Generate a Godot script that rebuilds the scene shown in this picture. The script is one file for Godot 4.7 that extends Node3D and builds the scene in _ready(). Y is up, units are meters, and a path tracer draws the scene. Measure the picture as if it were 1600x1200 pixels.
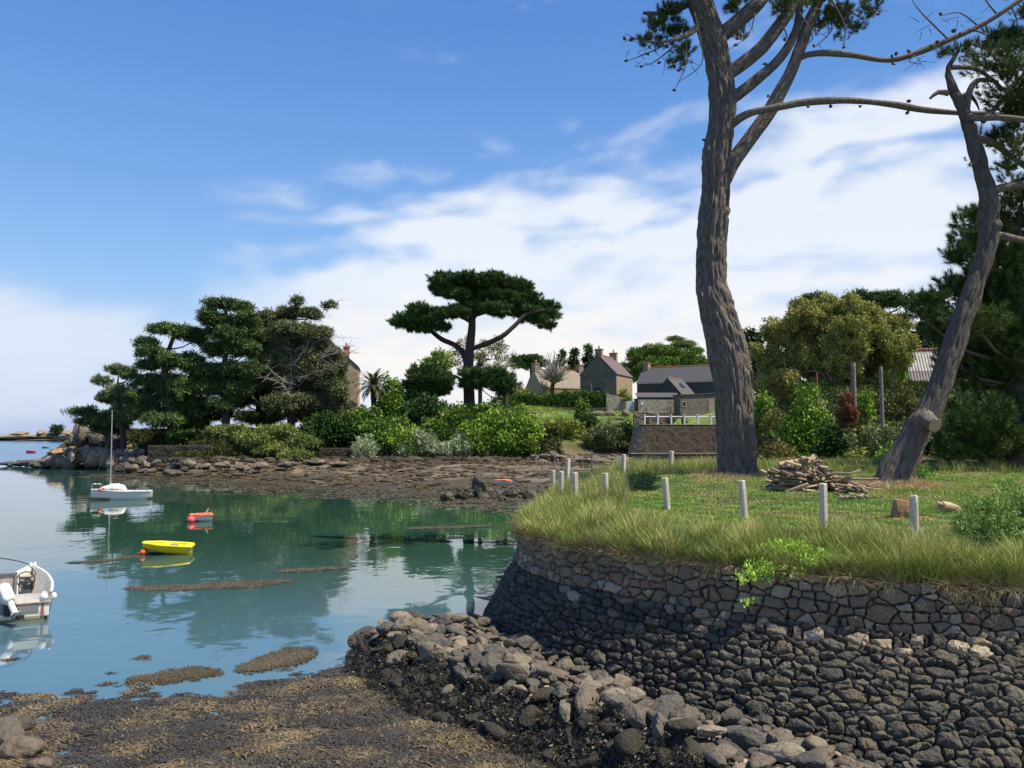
extends Node3D
# A tidal creek at low water: sea wall and lawn with pines on one side, a wooded shore with houses on the other. Water level is y = 0.

const EYE := 4.3
const F := 1250.0
const PITCH := 0.0647
var M := {}
var rng := RandomNumberGenerator.new()
var nz := FastNoiseLite.new()
var wall_path := PackedVector2Array()      # x, depth of the top edge of the sea wall, every 0.1 m
var wall_out := PackedVector2Array()       # outward direction there
var lawn_poly := PackedVector2Array()
var rocks: Array = []
var taken := {}

# ---------- small tools
func at(px: float, py: float, d: float) -> Vector3:            # a direction measured in the photograph, taken to a depth
	var r := Vector3((px - 800.0) / F, sin(PITCH) + (600.0 - py) / F * cos(PITCH), -cos(PITCH) + (600.0 - py) / F * sin(PITCH))
	return Vector3(0, EYE, 0) + r * (d / -r.z)

func lv(px: float, py: float, y: float) -> Vector3:            # the same, taken to a level
	var r := Vector3((px - 800.0) / F, sin(PITCH) + (600.0 - py) / F * cos(PITCH), -cos(PITCH) + (600.0 - py) / F * sin(PITCH))
	return Vector3(0, EYE, 0) + r * ((y - EYE) / r.y)

func rn(a: float, b: float) -> float:
	return rng.randf_range(a, b)

func sm(a: float, b: float, x: float) -> float:
	return smoothstep(a, b, x)

func table(t: Array, x: float) -> float:
	if x <= t[0][0]: return t[0][1]
	for i in range(1, t.size()):
		if x <= t[i][0]:
			return lerpf(t[i - 1][1], t[i][1], (x - t[i - 1][0]) / (t[i][0] - t[i - 1][0]))
	return t[t.size() - 1][1]

func lin(r: float, g: float, b: float) -> Color:
	return Color(r, g, b).linear_to_srgb()

func tag(o: Node, label: String, category: String, group := "", kind := "") -> Node:
	if label: o.set_meta("label", label)
	if category: o.set_meta("category", category)
	if group: o.set_meta("group", group)
	if kind: o.set_meta("kind", kind)
	return o

func thing(called: String, label: String, category: String, where: Vector3, turn := 0.0, group := "") -> Node3D:
	var o := Node3D.new()
	o.name = called
	add_child(o, true)
	o.position = where
	o.rotation.y = turn
	tag(o, label, category, group)
	return o

func obj(called: String, mesh: Mesh, m: Material, parent: Node = self, where := Vector3.ZERO) -> MeshInstance3D:
	var o := MeshInstance3D.new()
	o.name = called
	o.mesh = mesh
	o.material_override = m
	parent.add_child(o, true)
	o.position = where
	return o

# ---------- mesh tools. A builder is [vertices, indices, uvs, colours]
func mb() -> Array:
	return [PackedVector3Array(), PackedInt32Array(), PackedVector2Array(), PackedColorArray()]

func finish(b: Array, smooth := true) -> ArrayMesh:
	var v: PackedVector3Array = b[0]
	var ix: PackedInt32Array = b[1]
	var arr := []
	arr.resize(Mesh.ARRAY_MAX)
	if v.is_empty():
		v = PackedVector3Array([Vector3.ZERO, Vector3.ZERO, Vector3.ZERO])
		ix = PackedInt32Array([0, 1, 2])
	if smooth:
		var n := PackedVector3Array()
		n.resize(v.size())
		for i in range(0, ix.size(), 3):
			var c := (v[ix[i + 2]] - v[ix[i]]).cross(v[ix[i + 1]] - v[ix[i]])
			n[ix[i]] += c
			n[ix[i + 1]] += c
			n[ix[i + 2]] += c
		for i in n.size(): n[i] = n[i].normalized()
		arr[Mesh.ARRAY_NORMAL] = n
	arr[Mesh.ARRAY_VERTEX] = v
	arr[Mesh.ARRAY_INDEX] = ix
	if b[2].size() == v.size(): arr[Mesh.ARRAY_TEX_UV] = b[2]
	if b[3].size() == v.size(): arr[Mesh.ARRAY_COLOR] = b[3]
	var m := ArrayMesh.new()
	m.add_surface_from_arrays(Mesh.PRIMITIVE_TRIANGLES, arr)
	return m

func join(b: Array, mesh: Mesh, t: Transform3D, c := Color(0, 0, 0, 0)) -> void:
	var a := mesh.surface_get_arrays(0)
	var v: PackedVector3Array = b[0]
	var ix: PackedInt32Array = b[1]
	var cs: PackedColorArray = b[3]
	var first := v.size()
	for p in a[Mesh.ARRAY_VERTEX]: v.append(t * p)
	for i in a[Mesh.ARRAY_INDEX]: ix.append(first + i)
	if c.a > 0: for p in a[Mesh.ARRAY_VERTEX]: cs.append(c)
	b[0] = v
	b[1] = ix
	b[3] = cs

func quad(b: Array, p: Vector3, q: Vector3, r: Vector3, s: Vector3) -> void:      # clockwise seen from the front
	var v: PackedVector3Array = b[0]
	var ix: PackedInt32Array = b[1]
	var n := v.size()
	v.append(p); v.append(q); v.append(r); v.append(s)
	for k in [0, 1, 2, 0, 2, 3]: ix.append(n + k)
	b[0] = v
	b[1] = ix

func tri(b: Array, p: Vector3, q: Vector3, r: Vector3) -> void:
	var v: PackedVector3Array = b[0]
	var ix: PackedInt32Array = b[1]
	var n := v.size()
	v.append(p); v.append(q); v.append(r)
	for k in 3: ix.append(n + k)
	b[0] = v
	b[1] = ix

func box(b: Array, lo: Vector3, hi: Vector3, t := Transform3D(), bevel := 0.0) -> void:
	# a box with chamfered upright and level edges
	var e := minf(bevel, 0.45 * minf(hi.x - lo.x, minf(hi.y - lo.y, hi.z - lo.z)))
	var c := (lo + hi) / 2
	var h := (hi - lo) / 2
	for ax in 3:
		for s in [-1.0, 1.0]:
			var u: Vector3 = [Vector3.UP, Vector3.BACK, Vector3.RIGHT][ax]
			var w: Vector3 = [Vector3.BACK, Vector3.RIGHT, Vector3.UP][ax]
			var n: Vector3 = [Vector3.RIGHT, Vector3.UP, Vector3.BACK][ax] * s
			var o := c + n * absf(n.dot(h))
			var hu := u * (u.dot(h) - e)
			var hw := w * (w.dot(h) - e)
			if s > 0: quad(b, t * (o - hu - hw), t * (o - hu + hw), t * (o + hu + hw), t * (o + hu - hw))
			else: quad(b, t * (o - hu - hw), t * (o + hu - hw), t * (o + hu + hw), t * (o - hu + hw))
	if e <= 0.0: return
	for ax in 3:
		var u: Vector3 = [Vector3.UP, Vector3.BACK, Vector3.RIGHT][ax]
		var w: Vector3 = [Vector3.BACK, Vector3.RIGHT, Vector3.UP][ax]
		var l: Vector3 = [Vector3.RIGHT, Vector3.UP, Vector3.BACK][ax]
		for su in [-1.0, 1.0]:
			for sw in [-1.0, 1.0]:
				var p = c + u * (su * u.dot(h)) + w * (sw * (w.dot(h) - e))
				var q = c + u * (su * (u.dot(h) - e)) + w * (sw * w.dot(h))
				var hl := l * (l.dot(h) - e)
				if su * sw > 0: quad(b, t * (p - hl), t * (p + hl), t * (q + hl), t * (q - hl))
				else: quad(b, t * (p - hl), t * (q - hl), t * (q + hl), t * (p + hl))

func along(pts: Array, step: float) -> Array:                  # a smooth line through points [Vector3, radius]
	var out := []
	for i in pts.size() - 1:
		var a = pts[maxi(i - 1, 0)]
		var p = pts[i]
		var q = pts[i + 1]
		var z = pts[mini(i + 2, pts.size() - 1)]
		var n := maxi(1, int(ceil((q[0] - p[0]).length() / step)))
		for k in n:
			var t := float(k) / n
			out.append([p[0].cubic_interpolate(q[0], a[0], z[0], t), lerpf(p[1], q[1], t)])
	out.append(pts[pts.size() - 1])
	return out

func tube(b: Array, pts: Array, sides: int, step := 0.5, rough := 0.0, groove := 0.0, knots := []) -> void:
	var line := along(pts, step)
	var v: PackedVector3Array = b[0]
	var ix: PackedInt32Array = b[1]
	var uv: PackedVector2Array = b[2]
	var first := v.size()
	var side := Vector3.RIGHT
	var run := 0.0
	var turns := maxf(1.0, roundf(pts[mini(1, pts.size() - 1)][1] * 4.0))
	for i in line.size():
		var dir: Vector3 = (line[mini(i + 1, line.size() - 1)][0] - line[maxi(i - 1, 0)][0]).normalized()
		side = (side - dir * side.dot(dir))
		if side.length() < 0.05: side = dir.cross(Vector3.BACK)
		side = side.normalized()
		var up := dir.cross(side)
		var r: float = line[i][1]
		var c: Vector3 = line[i][0]
		if i > 0: run += (c - line[i - 1][0]).length()
		for k in sides + 1:
			var a := TAU * (k % sides) / sides
			var o := side * cos(a) + up * sin(a)
			var rr := r
			if rough > 0.0: rr += rough * nz.get_noise_3d(c.x * 30 + o.x * r * 70, c.y * 30 + o.y * r * 70, c.z * 30 + o.z * r * 70)
			if groove > 0.0:
				var w := nz.get_noise_3d(cos(a) * r * 290 + 500, run * 42, sin(a) * r * 290)
				var w2 := nz.get_noise_3d(cos(a) * r * 620 + 900, run * 90, sin(a) * r * 620)
				rr += groove * (pow(minf(1.0, absf(w) * 3.2), 0.7) - 0.6) + groove * 0.5 * w2
			for kn in knots:
				var q: float = (c + o * r).distance_to(kn[0]) / kn[1]
				if q < 1.0: rr += kn[2] * (1.0 - q * q) * (1.0 - q * q)
			v.append(c + o * rr)
			uv.append(Vector2(float(k) / sides * turns, run * 0.45))
	var n := sides + 1
	for i in line.size() - 1:
		for k in sides:
			var p := first + i * n + k
			for j in [p, p + n, p + 1, p + 1, p + n, p + n + 1]: ix.append(j)
	for e in [0, line.size() - 1]:
		var centre := v.size()
		v.append(line[e][0])
		uv.append(Vector2.ZERO)
		for k in sides:
			var p: int = first + e * n + k
			for j in ([centre, p, p + 1] if e == 0 else [centre, p + 1, p]): ix.append(j)
	b[0] = v
	b[1] = ix
	b[2] = uv

func hull(points: Array) -> ArrayMesh:                         # the convex hull, flat faces
	var b := mb()
	var n := points.size()
	var mid := Vector3.ZERO
	for p in points: mid += p / n
	for i in n:
		for j in range(i + 1, n):
			for k in range(j + 1, n):
				var w: Vector3 = (points[j] - points[i]).cross(points[k] - points[i])
				if w.length() < 1e-6: continue
				w = w.normalized()
				if w.dot(points[i] - mid) < 0: w = -w
				var most := w.dot(points[i]) + 1e-5
				var ok := true
				for q in points:
					if w.dot(q) > most:
						ok = false
						break
				if not ok: continue
				if (points[j] - points[i]).cross(points[k] - points[i]).dot(w) < 0: tri(b, points[i], points[j], points[k])
				else: tri(b, points[i], points[k], points[j])
	return finish(b, false)

func worn_rock(planes: int, low: float, deep: float, rough: float, worn: bool) -> ArrayMesh:
	# a ball cut by random planes, its edges worn, its faces uneven
	var g := (1.0 + sqrt(5.0)) / 2.0
	var v := PackedVector3Array([Vector3(-1, g, 0), Vector3(1, g, 0), Vector3(-1, -g, 0), Vector3(1, -g, 0), Vector3(0, -1, g), Vector3(0, 1, g), Vector3(0, -1, -g), Vector3(0, 1, -g), Vector3(g, 0, -1), Vector3(g, 0, 1), Vector3(-g, 0, -1), Vector3(-g, 0, 1)])
	var f := PackedInt32Array([0, 11, 5, 0, 5, 1, 0, 1, 7, 0, 7, 10, 0, 10, 11, 1, 5, 9, 5, 11, 4, 11, 10, 2, 10, 7, 6, 7, 1, 8, 3, 9, 4, 3, 4, 2, 3, 2, 6, 3, 6, 8, 3, 8, 9, 4, 9, 5, 2, 4, 11, 6, 2, 10, 8, 6, 7, 9, 8, 1])
	for round_ in 2:
		var made := {}
		var nf := PackedInt32Array()
		for i in range(0, f.size(), 3):
			var m := []
			for k in 3:
				var p := f[i + k]
				var q := f[i + (k + 1) % 3]
				var key := Vector2i(mini(p, q), maxi(p, q))
				if not made.has(key):
					made[key] = v.size()
					v.append((v[p] + v[q]) / 2)
				m.append(made[key])
			for e in [f[i], m[0], m[2], f[i + 1], m[1], m[0], f[i + 2], m[2], m[1], m[0], m[1], m[2]]: nf.append(e)
		f = nf
	var cuts := []
	for i in planes:
		var n := Vector3(rn(-1, 1), rn(-1, 1), rn(-1, 1)).normalized()
		cuts.append([n, rn(0.52, 0.85)])
	var off := rn(0, 500)
	for i in v.size():
		var o := v[i].normalized()
		var r := 1.0
		for c in cuts:
			var t: float = o.dot(c[0])
			if t > 0.05: r = minf(r, c[1] / t)
		r *= 1.0 + rough * nz.get_noise_3d(o.x * 150 + off, o.y * 150, o.z * 150)
		v[i] = o * r * 0.62 * Vector3(1, low, deep)
	var ix := PackedInt32Array()
	for i in range(0, f.size(), 3):
		for k in [0, 2, 1]: ix.append(f[i + k])
	var b := mb()
	b[0] = v
	b[1] = ix
	return finish(b, worn)

func make_rocks() -> void:
	for i in 18: rocks.append(worn_rock(10 + i % 7, rn(0.4, 0.85), rn(0.65, 1.0), 0.09, i % 3 == 0))

func boulder(seed_at: float, lat: int, stretch: Vector3, cut := 0.0) -> ArrayMesh:     # a weathered boulder, smooth but lumpy
	var b := mb()
	var v := PackedVector3Array()
	var ix := PackedInt32Array()
	for i in lat + 1:
		var th := PI * i / lat
		for k in lat * 2:
			var ph := TAU * k / (lat * 2)
			var o := Vector3(sin(th) * cos(ph), cos(th), sin(th) * sin(ph))
			var r := 0.5 * (1.0 + 0.35 * nz.get_noise_3d(o.x * 60 + seed_at, o.y * 60, o.z * 60) + 0.16 * nz.get_noise_3d(o.x * 190 + seed_at, o.y * 190, o.z * 190))
			if cut > 0.0: r -= cut * pow(absf(nz.get_noise_3d(o.x * 240 + seed_at, o.y * 30, o.z * 240)), 0.5)
			v.append(o * r * stretch)
	var n := lat * 2
	for i in lat:
		for k in n:
			var p := i * n + k
			var q := i * n + (k + 1) % n
			for j in [p, p + n, q, q, p + n, q + n]: ix.append(j)
	b[0] = v
	b[1] = ix
	return finish(b)

# ---------- materials
func noise_map(seed_: int, freq: float, octaves: int, ramp: Array = [], side := 512, ridged := false) -> NoiseTexture2D:
	var n := FastNoiseLite.new()
	n.seed = seed_
	n.frequency = freq
	n.noise_type = FastNoiseLite.TYPE_SIMPLEX_SMOOTH
	n.fractal_type = FastNoiseLite.FRACTAL_RIDGED if ridged else FastNoiseLite.FRACTAL_FBM
	n.fractal_octaves = octaves
	var t := NoiseTexture2D.new()
	t.width = side
	t.height = side
	t.seamless = true
	t.noise = n
	if ramp:
		var g := Gradient.new()
		var offs := PackedFloat32Array()
		var cols := PackedColorArray()
		for r in ramp:
			offs.append(r[0])
			cols.append(lin(r[1], r[2], r[3]))
		g.offsets = offs
		g.colors = cols
		t.color_ramp = g
	return t

func plain(c: Color, rough := 0.8, metal := 0.0) -> StandardMaterial3D:
	var m := StandardMaterial3D.new()
	m.albedo_color = c
	m.roughness = rough
	m.metallic = metal
	return m

func earthy(tint: Color, map_: Texture2D, relief: Texture2D, size: float, cm: float, rough := 0.9, size2 := Vector3.ZERO) -> StandardMaterial3D:
	var m := plain(tint, rough)
	m.albedo_texture = map_
	m.uv1_triplanar = true
	m.uv1_world_triplanar = true
	m.uv1_scale = size2 if size2 != Vector3.ZERO else Vector3.ONE / size
	if relief:
		m.heightmap_enabled = true
		m.heightmap_texture = relief
		m.heightmap_scale = cm
	return m

func leafy(shine := 0.6, through := 0.35) -> StandardMaterial3D:
	var m := plain(Color.WHITE, shine)
	m.vertex_color_use_as_albedo = true
	m.metallic_specular = 0.25
	m.cull_mode = BaseMaterial3D.CULL_DISABLED
	m.backlight_enabled = true
	m.backlight = Color(through, through, through * 0.6)
	return m

func make_materials() -> void:
	var grain := noise_map(3, 0.02, 5)
	var lumps := noise_map(4, 0.012, 6)
	var fissures := noise_map(5, 0.012, 5, [], 512, true)
	M.relief = grain
	var mottled := noise_map(6, 0.01, 6, [[0.0, 0.5, 0.5, 0.5], [0.45, 0.8, 0.78, 0.75], [0.62, 1.0, 1.0, 1.0], [1.0, 1.25, 1.2, 1.1]])
	var lichen := noise_map(7, 0.014, 5, [[0.0, 0.55, 0.55, 0.55], [0.5, 0.9, 0.9, 0.9], [0.68, 1.0, 0.97, 0.9], [0.74, 1.5, 1.05, 0.45], [0.8, 1.7, 1.5, 1.1], [1.0, 1.6, 1.6, 1.5]])
	M.wall_stone = []
	for c in [[0.29, 0.225, 0.155], [0.23, 0.18, 0.13], [0.35, 0.28, 0.19], [0.26, 0.18, 0.12], [0.22, 0.19, 0.15], [0.40, 0.34, 0.25]]:
		M.wall_stone.append(earthy(lin(c[0], c[1], c[2]), lichen, lumps, 0.7, 4.5))
	M.tide_stone = []
	for c in [[0.098, 0.092, 0.076], [0.075, 0.071, 0.06], [0.125, 0.114, 0.09], [0.06, 0.058, 0.051], [0.112, 0.097, 0.07]]:
		M.tide_stone.append(earthy(lin(c[0], c[1], c[2]), lichen, lumps, 0.6, 5.0))
	M.rubble = []
	for c in [[0.175, 0.15, 0.112], [0.10, 0.095, 0.083], [0.20, 0.172, 0.125], [0.145, 0.12, 0.09], [0.12, 0.108, 0.085], [0.235, 0.205, 0.15], [0.075, 0.072, 0.066]]:
		M.rubble.append(earthy(lin(c[0], c[1], c[2]), mottled, lumps, 0.6, 3.0))
	M.weedy = earthy(lin(0.042, 0.038, 0.022), mottled, fissures, 0.35, 3.0, 0.75)
	M.mortar = earthy(lin(0.075, 0.065, 0.052), mottled, lumps, 0.5, 2.0)
	M.headland = [earthy(lin(0.30, 0.245, 0.165), lichen, fissures, 6.0, 16.0), earthy(lin(0.19, 0.165, 0.13), mottled, fissures, 5.0, 16.0), earthy(lin(0.10, 0.09, 0.075), mottled, fissures, 5.0, 14.0), earthy(lin(0.36, 0.26, 0.13), mottled, lumps, 5.0, 14.0)]
	var bark_h := noise_map(8, 0.018, 5, [], 512, true)
	M.bark = plain(lin(0.205, 0.178, 0.152), 0.95)
	M.bark.albedo_texture = noise_map(9, 0.02, 5, [[0.0, 0.35, 0.33, 0.31], [0.5, 0.85, 0.83, 0.8], [1.0, 1.5, 1.45, 1.4]])
	M.bark.heightmap_enabled = true
	M.bark.heightmap_texture = bark_h
	M.bark.heightmap_scale = 8.0
	M.bark.uv1_scale = Vector3(1.6, 0.45, 1)
	M.branch = plain(lin(0.19, 0.16, 0.125), 0.95)
	M.branch.albedo_texture = M.bark.albedo_texture
	M.branch.heightmap_enabled = true
	M.branch.heightmap_texture = grain
	M.branch.heightmap_scale = 2.0
	M.branch.uv1_scale = Vector3(1, 1.2, 1)
	M.far_bark = plain(lin(0.065, 0.052, 0.042), 0.95)
	M.dead_wood = plain(lin(0.33, 0.30, 0.26), 0.9)
	M.cone = plain(lin(0.075, 0.045, 0.03), 0.8)
	M.leaf = leafy()
	M.needle = leafy(0.5, 0.2)
	M.blade = leafy(0.55, 0.5)
	M.weed = leafy(0.5, 0.15)
	M.weed.metallic_specular = 0.5
	M.chip = leafy(0.9, 0.0)
	M.ground = plain(Color.WHITE, 0.95)
	M.ground.vertex_color_use_as_albedo = true
	M.ground.albedo_texture = mottled
	M.ground.uv1_triplanar = true
	M.ground.uv1_world_triplanar = true
	M.ground.uv1_scale = Vector3.ONE / 3.0
	M.ground.heightmap_enabled = true
	M.ground.heightmap_texture = lumps
	M.ground.heightmap_scale = 12.0
	M.lawn = earthy(lin(0.07, 0.085, 0.03), mottled, lumps, 1.5, 3.0)
	M.mud = earthy(lin(0.062, 0.05, 0.034), mottled, fissures, 0.7, 3.0, 0.4)
	M.post = earthy(lin(0.64, 0.58, 0.48), noise_map(11, 0.03, 5, [[0.0, 0.35, 0.33, 0.3], [0.4, 0.75, 0.73, 0.7], [0.6, 1.0, 1.0, 1.0], [1.0, 1.1, 1.1, 1.1]]), grain, 0.4, 0.4, 0.85)
	M.steel = plain(lin(0.2, 0.2, 0.2), 0.5, 0.6)
	M.wire = plain(lin(0.07, 0.16, 0.11), 0.6)
	M.timber = earthy(lin(0.31, 0.25, 0.185), mottled, grain, 0.5, 0.8)
	M.log_end = earthy(lin(0.52, 0.38, 0.24), mottled, grain, 0.3, 0.5)
	M.rotten = earthy(lin(0.42, 0.24, 0.12), mottled, fissures, 0.4, 3.0)
	M.white_paint = plain(lin(0.78, 0.78, 0.76), 0.35)
	M.white_paint.clearcoat_enabled = true
	M.white_paint.clearcoat = 0.3
	M.grimy = earthy(lin(0.74, 0.74, 0.70), noise_map(12, 0.008, 5, [[0.0, 0.55, 0.5, 0.42], [0.42, 0.9, 0.88, 0.84], [0.6, 1.0, 1.0, 1.0], [1.0, 1.0, 1.0, 1.0]]), null, 1.2, 0.0, 0.5)
	M.algae = earthy(lin(0.30, 0.26, 0.11), mottled, null, 0.5, 0.0, 0.7)
	M.dark_glass = plain(lin(0.06, 0.045, 0.06), 0.08)
	M.orange = plain(lin(0.80, 0.17, 0.06), 0.4)
	M.pink = plain(lin(0.85, 0.09, 0.13), 0.35)
	M.yellow = plain(lin(0.80, 0.66, 0.02), 0.3)
	M.grey_plastic = plain(lin(0.2, 0.2, 0.21), 0.5)
	M.black = plain(lin(0.025, 0.025, 0.028), 0.5)
	M.beige = earthy(lin(0.50, 0.43, 0.36), mottled, null, 1.0, 0.0, 0.6)
	M.rust = earthy(lin(0.42, 0.16, 0.06), mottled, null, 0.3, 0.0, 0.8)
	M.blue_rope = plain(lin(0.05, 0.3, 0.5), 0.7)
	M.teal = plain(lin(0.10, 0.42, 0.42), 0.4)
	M.alu = plain(lin(0.55, 0.53, 0.47), 0.35, 0.6)
	M.house_stone = earthy(lin(0.33, 0.26, 0.17), noise_map(13, 0.035, 3, [[0.0, 0.5, 0.5, 0.5], [0.4, 0.85, 0.83, 0.8], [1.0, 1.2, 1.15, 1.1]]), lumps, 2.6, 5.0)
	M.house_grey = earthy(lin(0.17, 0.15, 0.125), mottled, lumps, 4.0, 3.0)
	M.render = earthy(lin(0.42, 0.37, 0.29), mottled, null, 5.0, 0.0)
	M.peach = earthy(lin(0.46, 0.35, 0.25), mottled, null, 5.0, 0.0)
	M.slate = earthy(lin(0.085, 0.088, 0.095), noise_map(14, 0.03, 4, [[0.0, 0.6, 0.6, 0.6], [1.0, 1.25, 1.22, 1.18]]), grain, 3.0, 3.0, 0.6)
	M.purple_slate = earthy(lin(0.15, 0.108, 0.11), M.slate.albedo_texture, grain, 3.0, 3.0, 0.6)
	M.pale_slate = earthy(lin(0.27, 0.24, 0.20), lichen, grain, 5.0, 3.0, 0.8)
	M.dark_slate = earthy(lin(0.06, 0.062, 0.07), M.slate.albedo_texture, grain, 3.0, 3.0, 0.7)
	M.ridge = plain(lin(0.46, 0.17, 0.085), 0.85)
	M.pot = plain(lin(0.50, 0.17, 0.10), 0.8)
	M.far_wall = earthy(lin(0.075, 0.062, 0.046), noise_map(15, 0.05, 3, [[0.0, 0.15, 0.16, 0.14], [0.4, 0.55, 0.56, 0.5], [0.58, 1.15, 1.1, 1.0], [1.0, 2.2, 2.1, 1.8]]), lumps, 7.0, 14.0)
	M.far_wall_pale_lit = earthy(lin(0.27, 0.225, 0.165), M.far_wall.albedo_texture, lumps, 6.0, 10.0)  # paler copy of that stone; on the wall end it paints in sunlight
	M.glass = plain(lin(0.03, 0.04, 0.055), 0.06)
	M.door = plain(lin(0.55, 0.58, 0.63), 0.5)
	M.tin = earthy(lin(0.46, 0.44, 0.39), mottled, null, 3.0, 0.0, 0.7)
	M.dull_tin = earthy(lin(0.24, 0.225, 0.20), mottled, null, 2.0, 0.0, 0.8)
	M.pole = earthy(lin(0.24, 0.215, 0.185), mottled, grain, 1.0, 1.0)
	M.red_paint = plain(lin(0.35, 0.06, 0.05), 0.6)
	M.water = plain(Color.WHITE, 0.03)
	M.water.vertex_color_use_as_albedo = true
	M.water.metallic_specular = 0.5
	M.water.heightmap_enabled = true
	M.water.heightmap_texture = ripples()
	M.water.heightmap_scale = 1.5
	M.sea = M.water.duplicate()
	M.sea.heightmap_scale = 14.0
	M.sea.roughness = 0.2
	M.sea.metallic_specular = 0.25

func ripples() -> ImageTexture:
	# 30 m by 30 m of water: long low wavelets, ruffled in places and calm in others
	var s := 1024
	var a := FastNoiseLite.new()
	a.frequency = 0.011
	a.fractal_octaves = 3
	var c := FastNoiseLite.new()
	c.seed = 9
	c.frequency = 0.05
	c.fractal_octaves = 2
	var m := FastNoiseLite.new()
	m.seed = 4
	m.frequency = 0.004
	m.fractal_octaves = 2
	var ia := a.get_seamless_image(s, s)
	var ic := c.get_seamless_image(s, s)
	var im := m.get_seamless_image(s, s)
	var da := ia.get_data()
	var dc := ic.get_data()
	var dm := im.get_data()
	var out := PackedFloat32Array()
	out.resize(s * s)
	for i in s * s:
		var w := clampf((dm[i] - 95.0) / 110.0, 0.08, 1.0)
		out[i] = 0.5 + (da[i] / 255.0 - 0.5) * 0.75 * (0.35 + 0.65 * w) + (dc[i] / 255.0 - 0.5) * 0.22 * w
	return ImageTexture.create_from_image(Image.create_from_data(s, s, false, Image.FORMAT_RF, out.to_byte_array()))

# ---------- air
func make_sky() -> Sky:
	var w := 2048
	var h := 1024
	var wisp := FastNoiseLite.new()
	wisp.seed = 21
	wisp.frequency = 0.16
	wisp.fractal_octaves = 5
	wisp.fractal_gain = 0.55
	var soft := FastNoiseLite.new()
	soft.seed = 5
	soft.frequency = 0.05
	soft.fractal_octaves = 4
	var stops := [[0.0, Vector3(0.44, 0.52, 0.74)], [3.0, Vector3(0.46, 0.58, 0.81)], [7.0, Vector3(0.42, 0.61, 0.87)], [11.0, Vector3(0.28, 0.51, 0.86)], [17.0, Vector3(0.185, 0.385, 0.77)], [24.0, Vector3(0.125, 0.295, 0.68)], [31.0, Vector3(0.092, 0.235, 0.60)], [60.0, Vector3(0.038, 0.13, 0.46)], [90.0, Vector3(0.032, 0.11, 0.40)]]
	var data := PackedFloat32Array()
	data.resize(w * h * 3)
	var edge := [[-180.0, 17.0], [-120.0, 14.0], [-70.0, 12.0], [-45.0, 12.5], [-24.0, 14.0], [-19.0, 15.2], [-14.0, 16.4], [-6.0, 18.4], [4.0, 19.0], [12.0, 20.0], [20.0, 21.8], [28.0, 23.2], [45.0, 25.0], [80.0, 21.0], [130.0, 16.0], [180.0, 17.0]]
	var dense := [[-180.0, 0.6], [-100.0, 0.6], [-60.0, 0.5], [-38.0, 0.25], [-29.0, 0.04], [-22.5, 0.0], [-18.0, 0.5], [-14.0, 0.85], [-8.0, 1.0], [20.0, 1.0], [60.0, 0.85], [120.0, 0.6], [180.0, 0.6]]
	for y in h:
		var el := 90.0 - (y + 0.5) / h * 180.0
		var base := Vector3(0.25, 0.3, 0.35)
		if el >= -1.0:
			for k in range(1, stops.size()):
				if el <= stops[k][0]:
					base = stops[k - 1][1].lerp(stops[k][1], clampf((el - stops[k - 1][0]) / (stops[k][0] - stops[k - 1][0]), 0, 1))
					break
		for x in w:
			var c := base
			if el > -1.0 and el < 48.0:
				var az := wrapf((x + 0.5) / w * 360.0, -180.0, 180.0)
				var ca := cos(deg_to_rad(az))
				var sa := sin(deg_to_rad(az))
				var q := el - 5.0 * sa
				var warp := soft.get_noise_3d(ca * 46, el * 2.2, sa * 46)
				var n := wisp.get_noise_3d(ca * 17 + warp * 2.4, q * 1.05 + warp * 3.0, sa * 17)
				var n2 := wisp.get_noise_3d(ca * 42 + 60, q * 2.6 + warp * 4.0, sa * 42)
				# high veil with a combed upper edge
				var top := table(edge, az) + n * 6.0 + warp * 4.0 + n2 * 1.5
				var veil := sm(top + 1.0, top - 6.5, el - 2.2 * n2) * table(dense, az)
				veil *= clampf(0.86 + n * 0.8 + n2 * 0.5 + 0.5 * warp, 0.0, 1.0)
				veil = maxf(veil, 0.30 * sm(0.12, 0.5, n + 0.25 * n2) * sm(40, 26, el) * sm(-16, 8, az) * sm(150, 90, az))
				c = c.lerp(Vector3(0.79, 0.84, 0.92).lerp(Vector3(0.87, 0.88, 0.91), sm(14, 7, el) * sm(-14, 0, az)), clampf(veil, 0, 0.96))
				# low banks and a few heaps near the horizon
				var bank_top := 7.8 + 3.2 * warp + 2.6 * n
				var bank := sm(bank_top + 1.4, bank_top - 2.0, el) * (0.72 + 0.4 * n) * sm(0.4, 2.6, el + 1.5 * n2)
				c = c.lerp(Vector3(0.71, 0.77, 0.89), clampf(bank, 0, 0.85))
				var heap := soft.get_noise_3d(ca * 130 + 300, el * 5.5, sa * 130)
				var hp := sm(9.8, 6.2, el + 3.2 * heap) * sm(1.2, 4.0, el - 2.4 * heap) * sm(-14.5, -11.5, az - heap * 3.0) * sm(100, 40, az)
				c = c.lerp(Vector3(0.93, 0.90, 0.86), clampf(hp * (0.8 + 0.5 * heap), 0, 0.9))
				var bar := sm(0.25, 0.6, n2 + n * 0.5) * sm(5.0, 3.0, el) * 0.4
				c = c.lerp(Vector3(0.50, 0.56, 0.72), clampf(bar, 0, 0.5))
			var i := (y * w + x) * 3
			data[i] = c.x
			data[i + 1] = c.y
			data[i + 2] = c.z
	var p := PanoramaSkyMaterial.new()
	p.panorama = ImageTexture.create_from_image(Image.create_from_data(w, h, false, Image.FORMAT_RGBF, data.to_byte_array()))
	var s := Sky.new()
	s.sky_material = p
	return s

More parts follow.
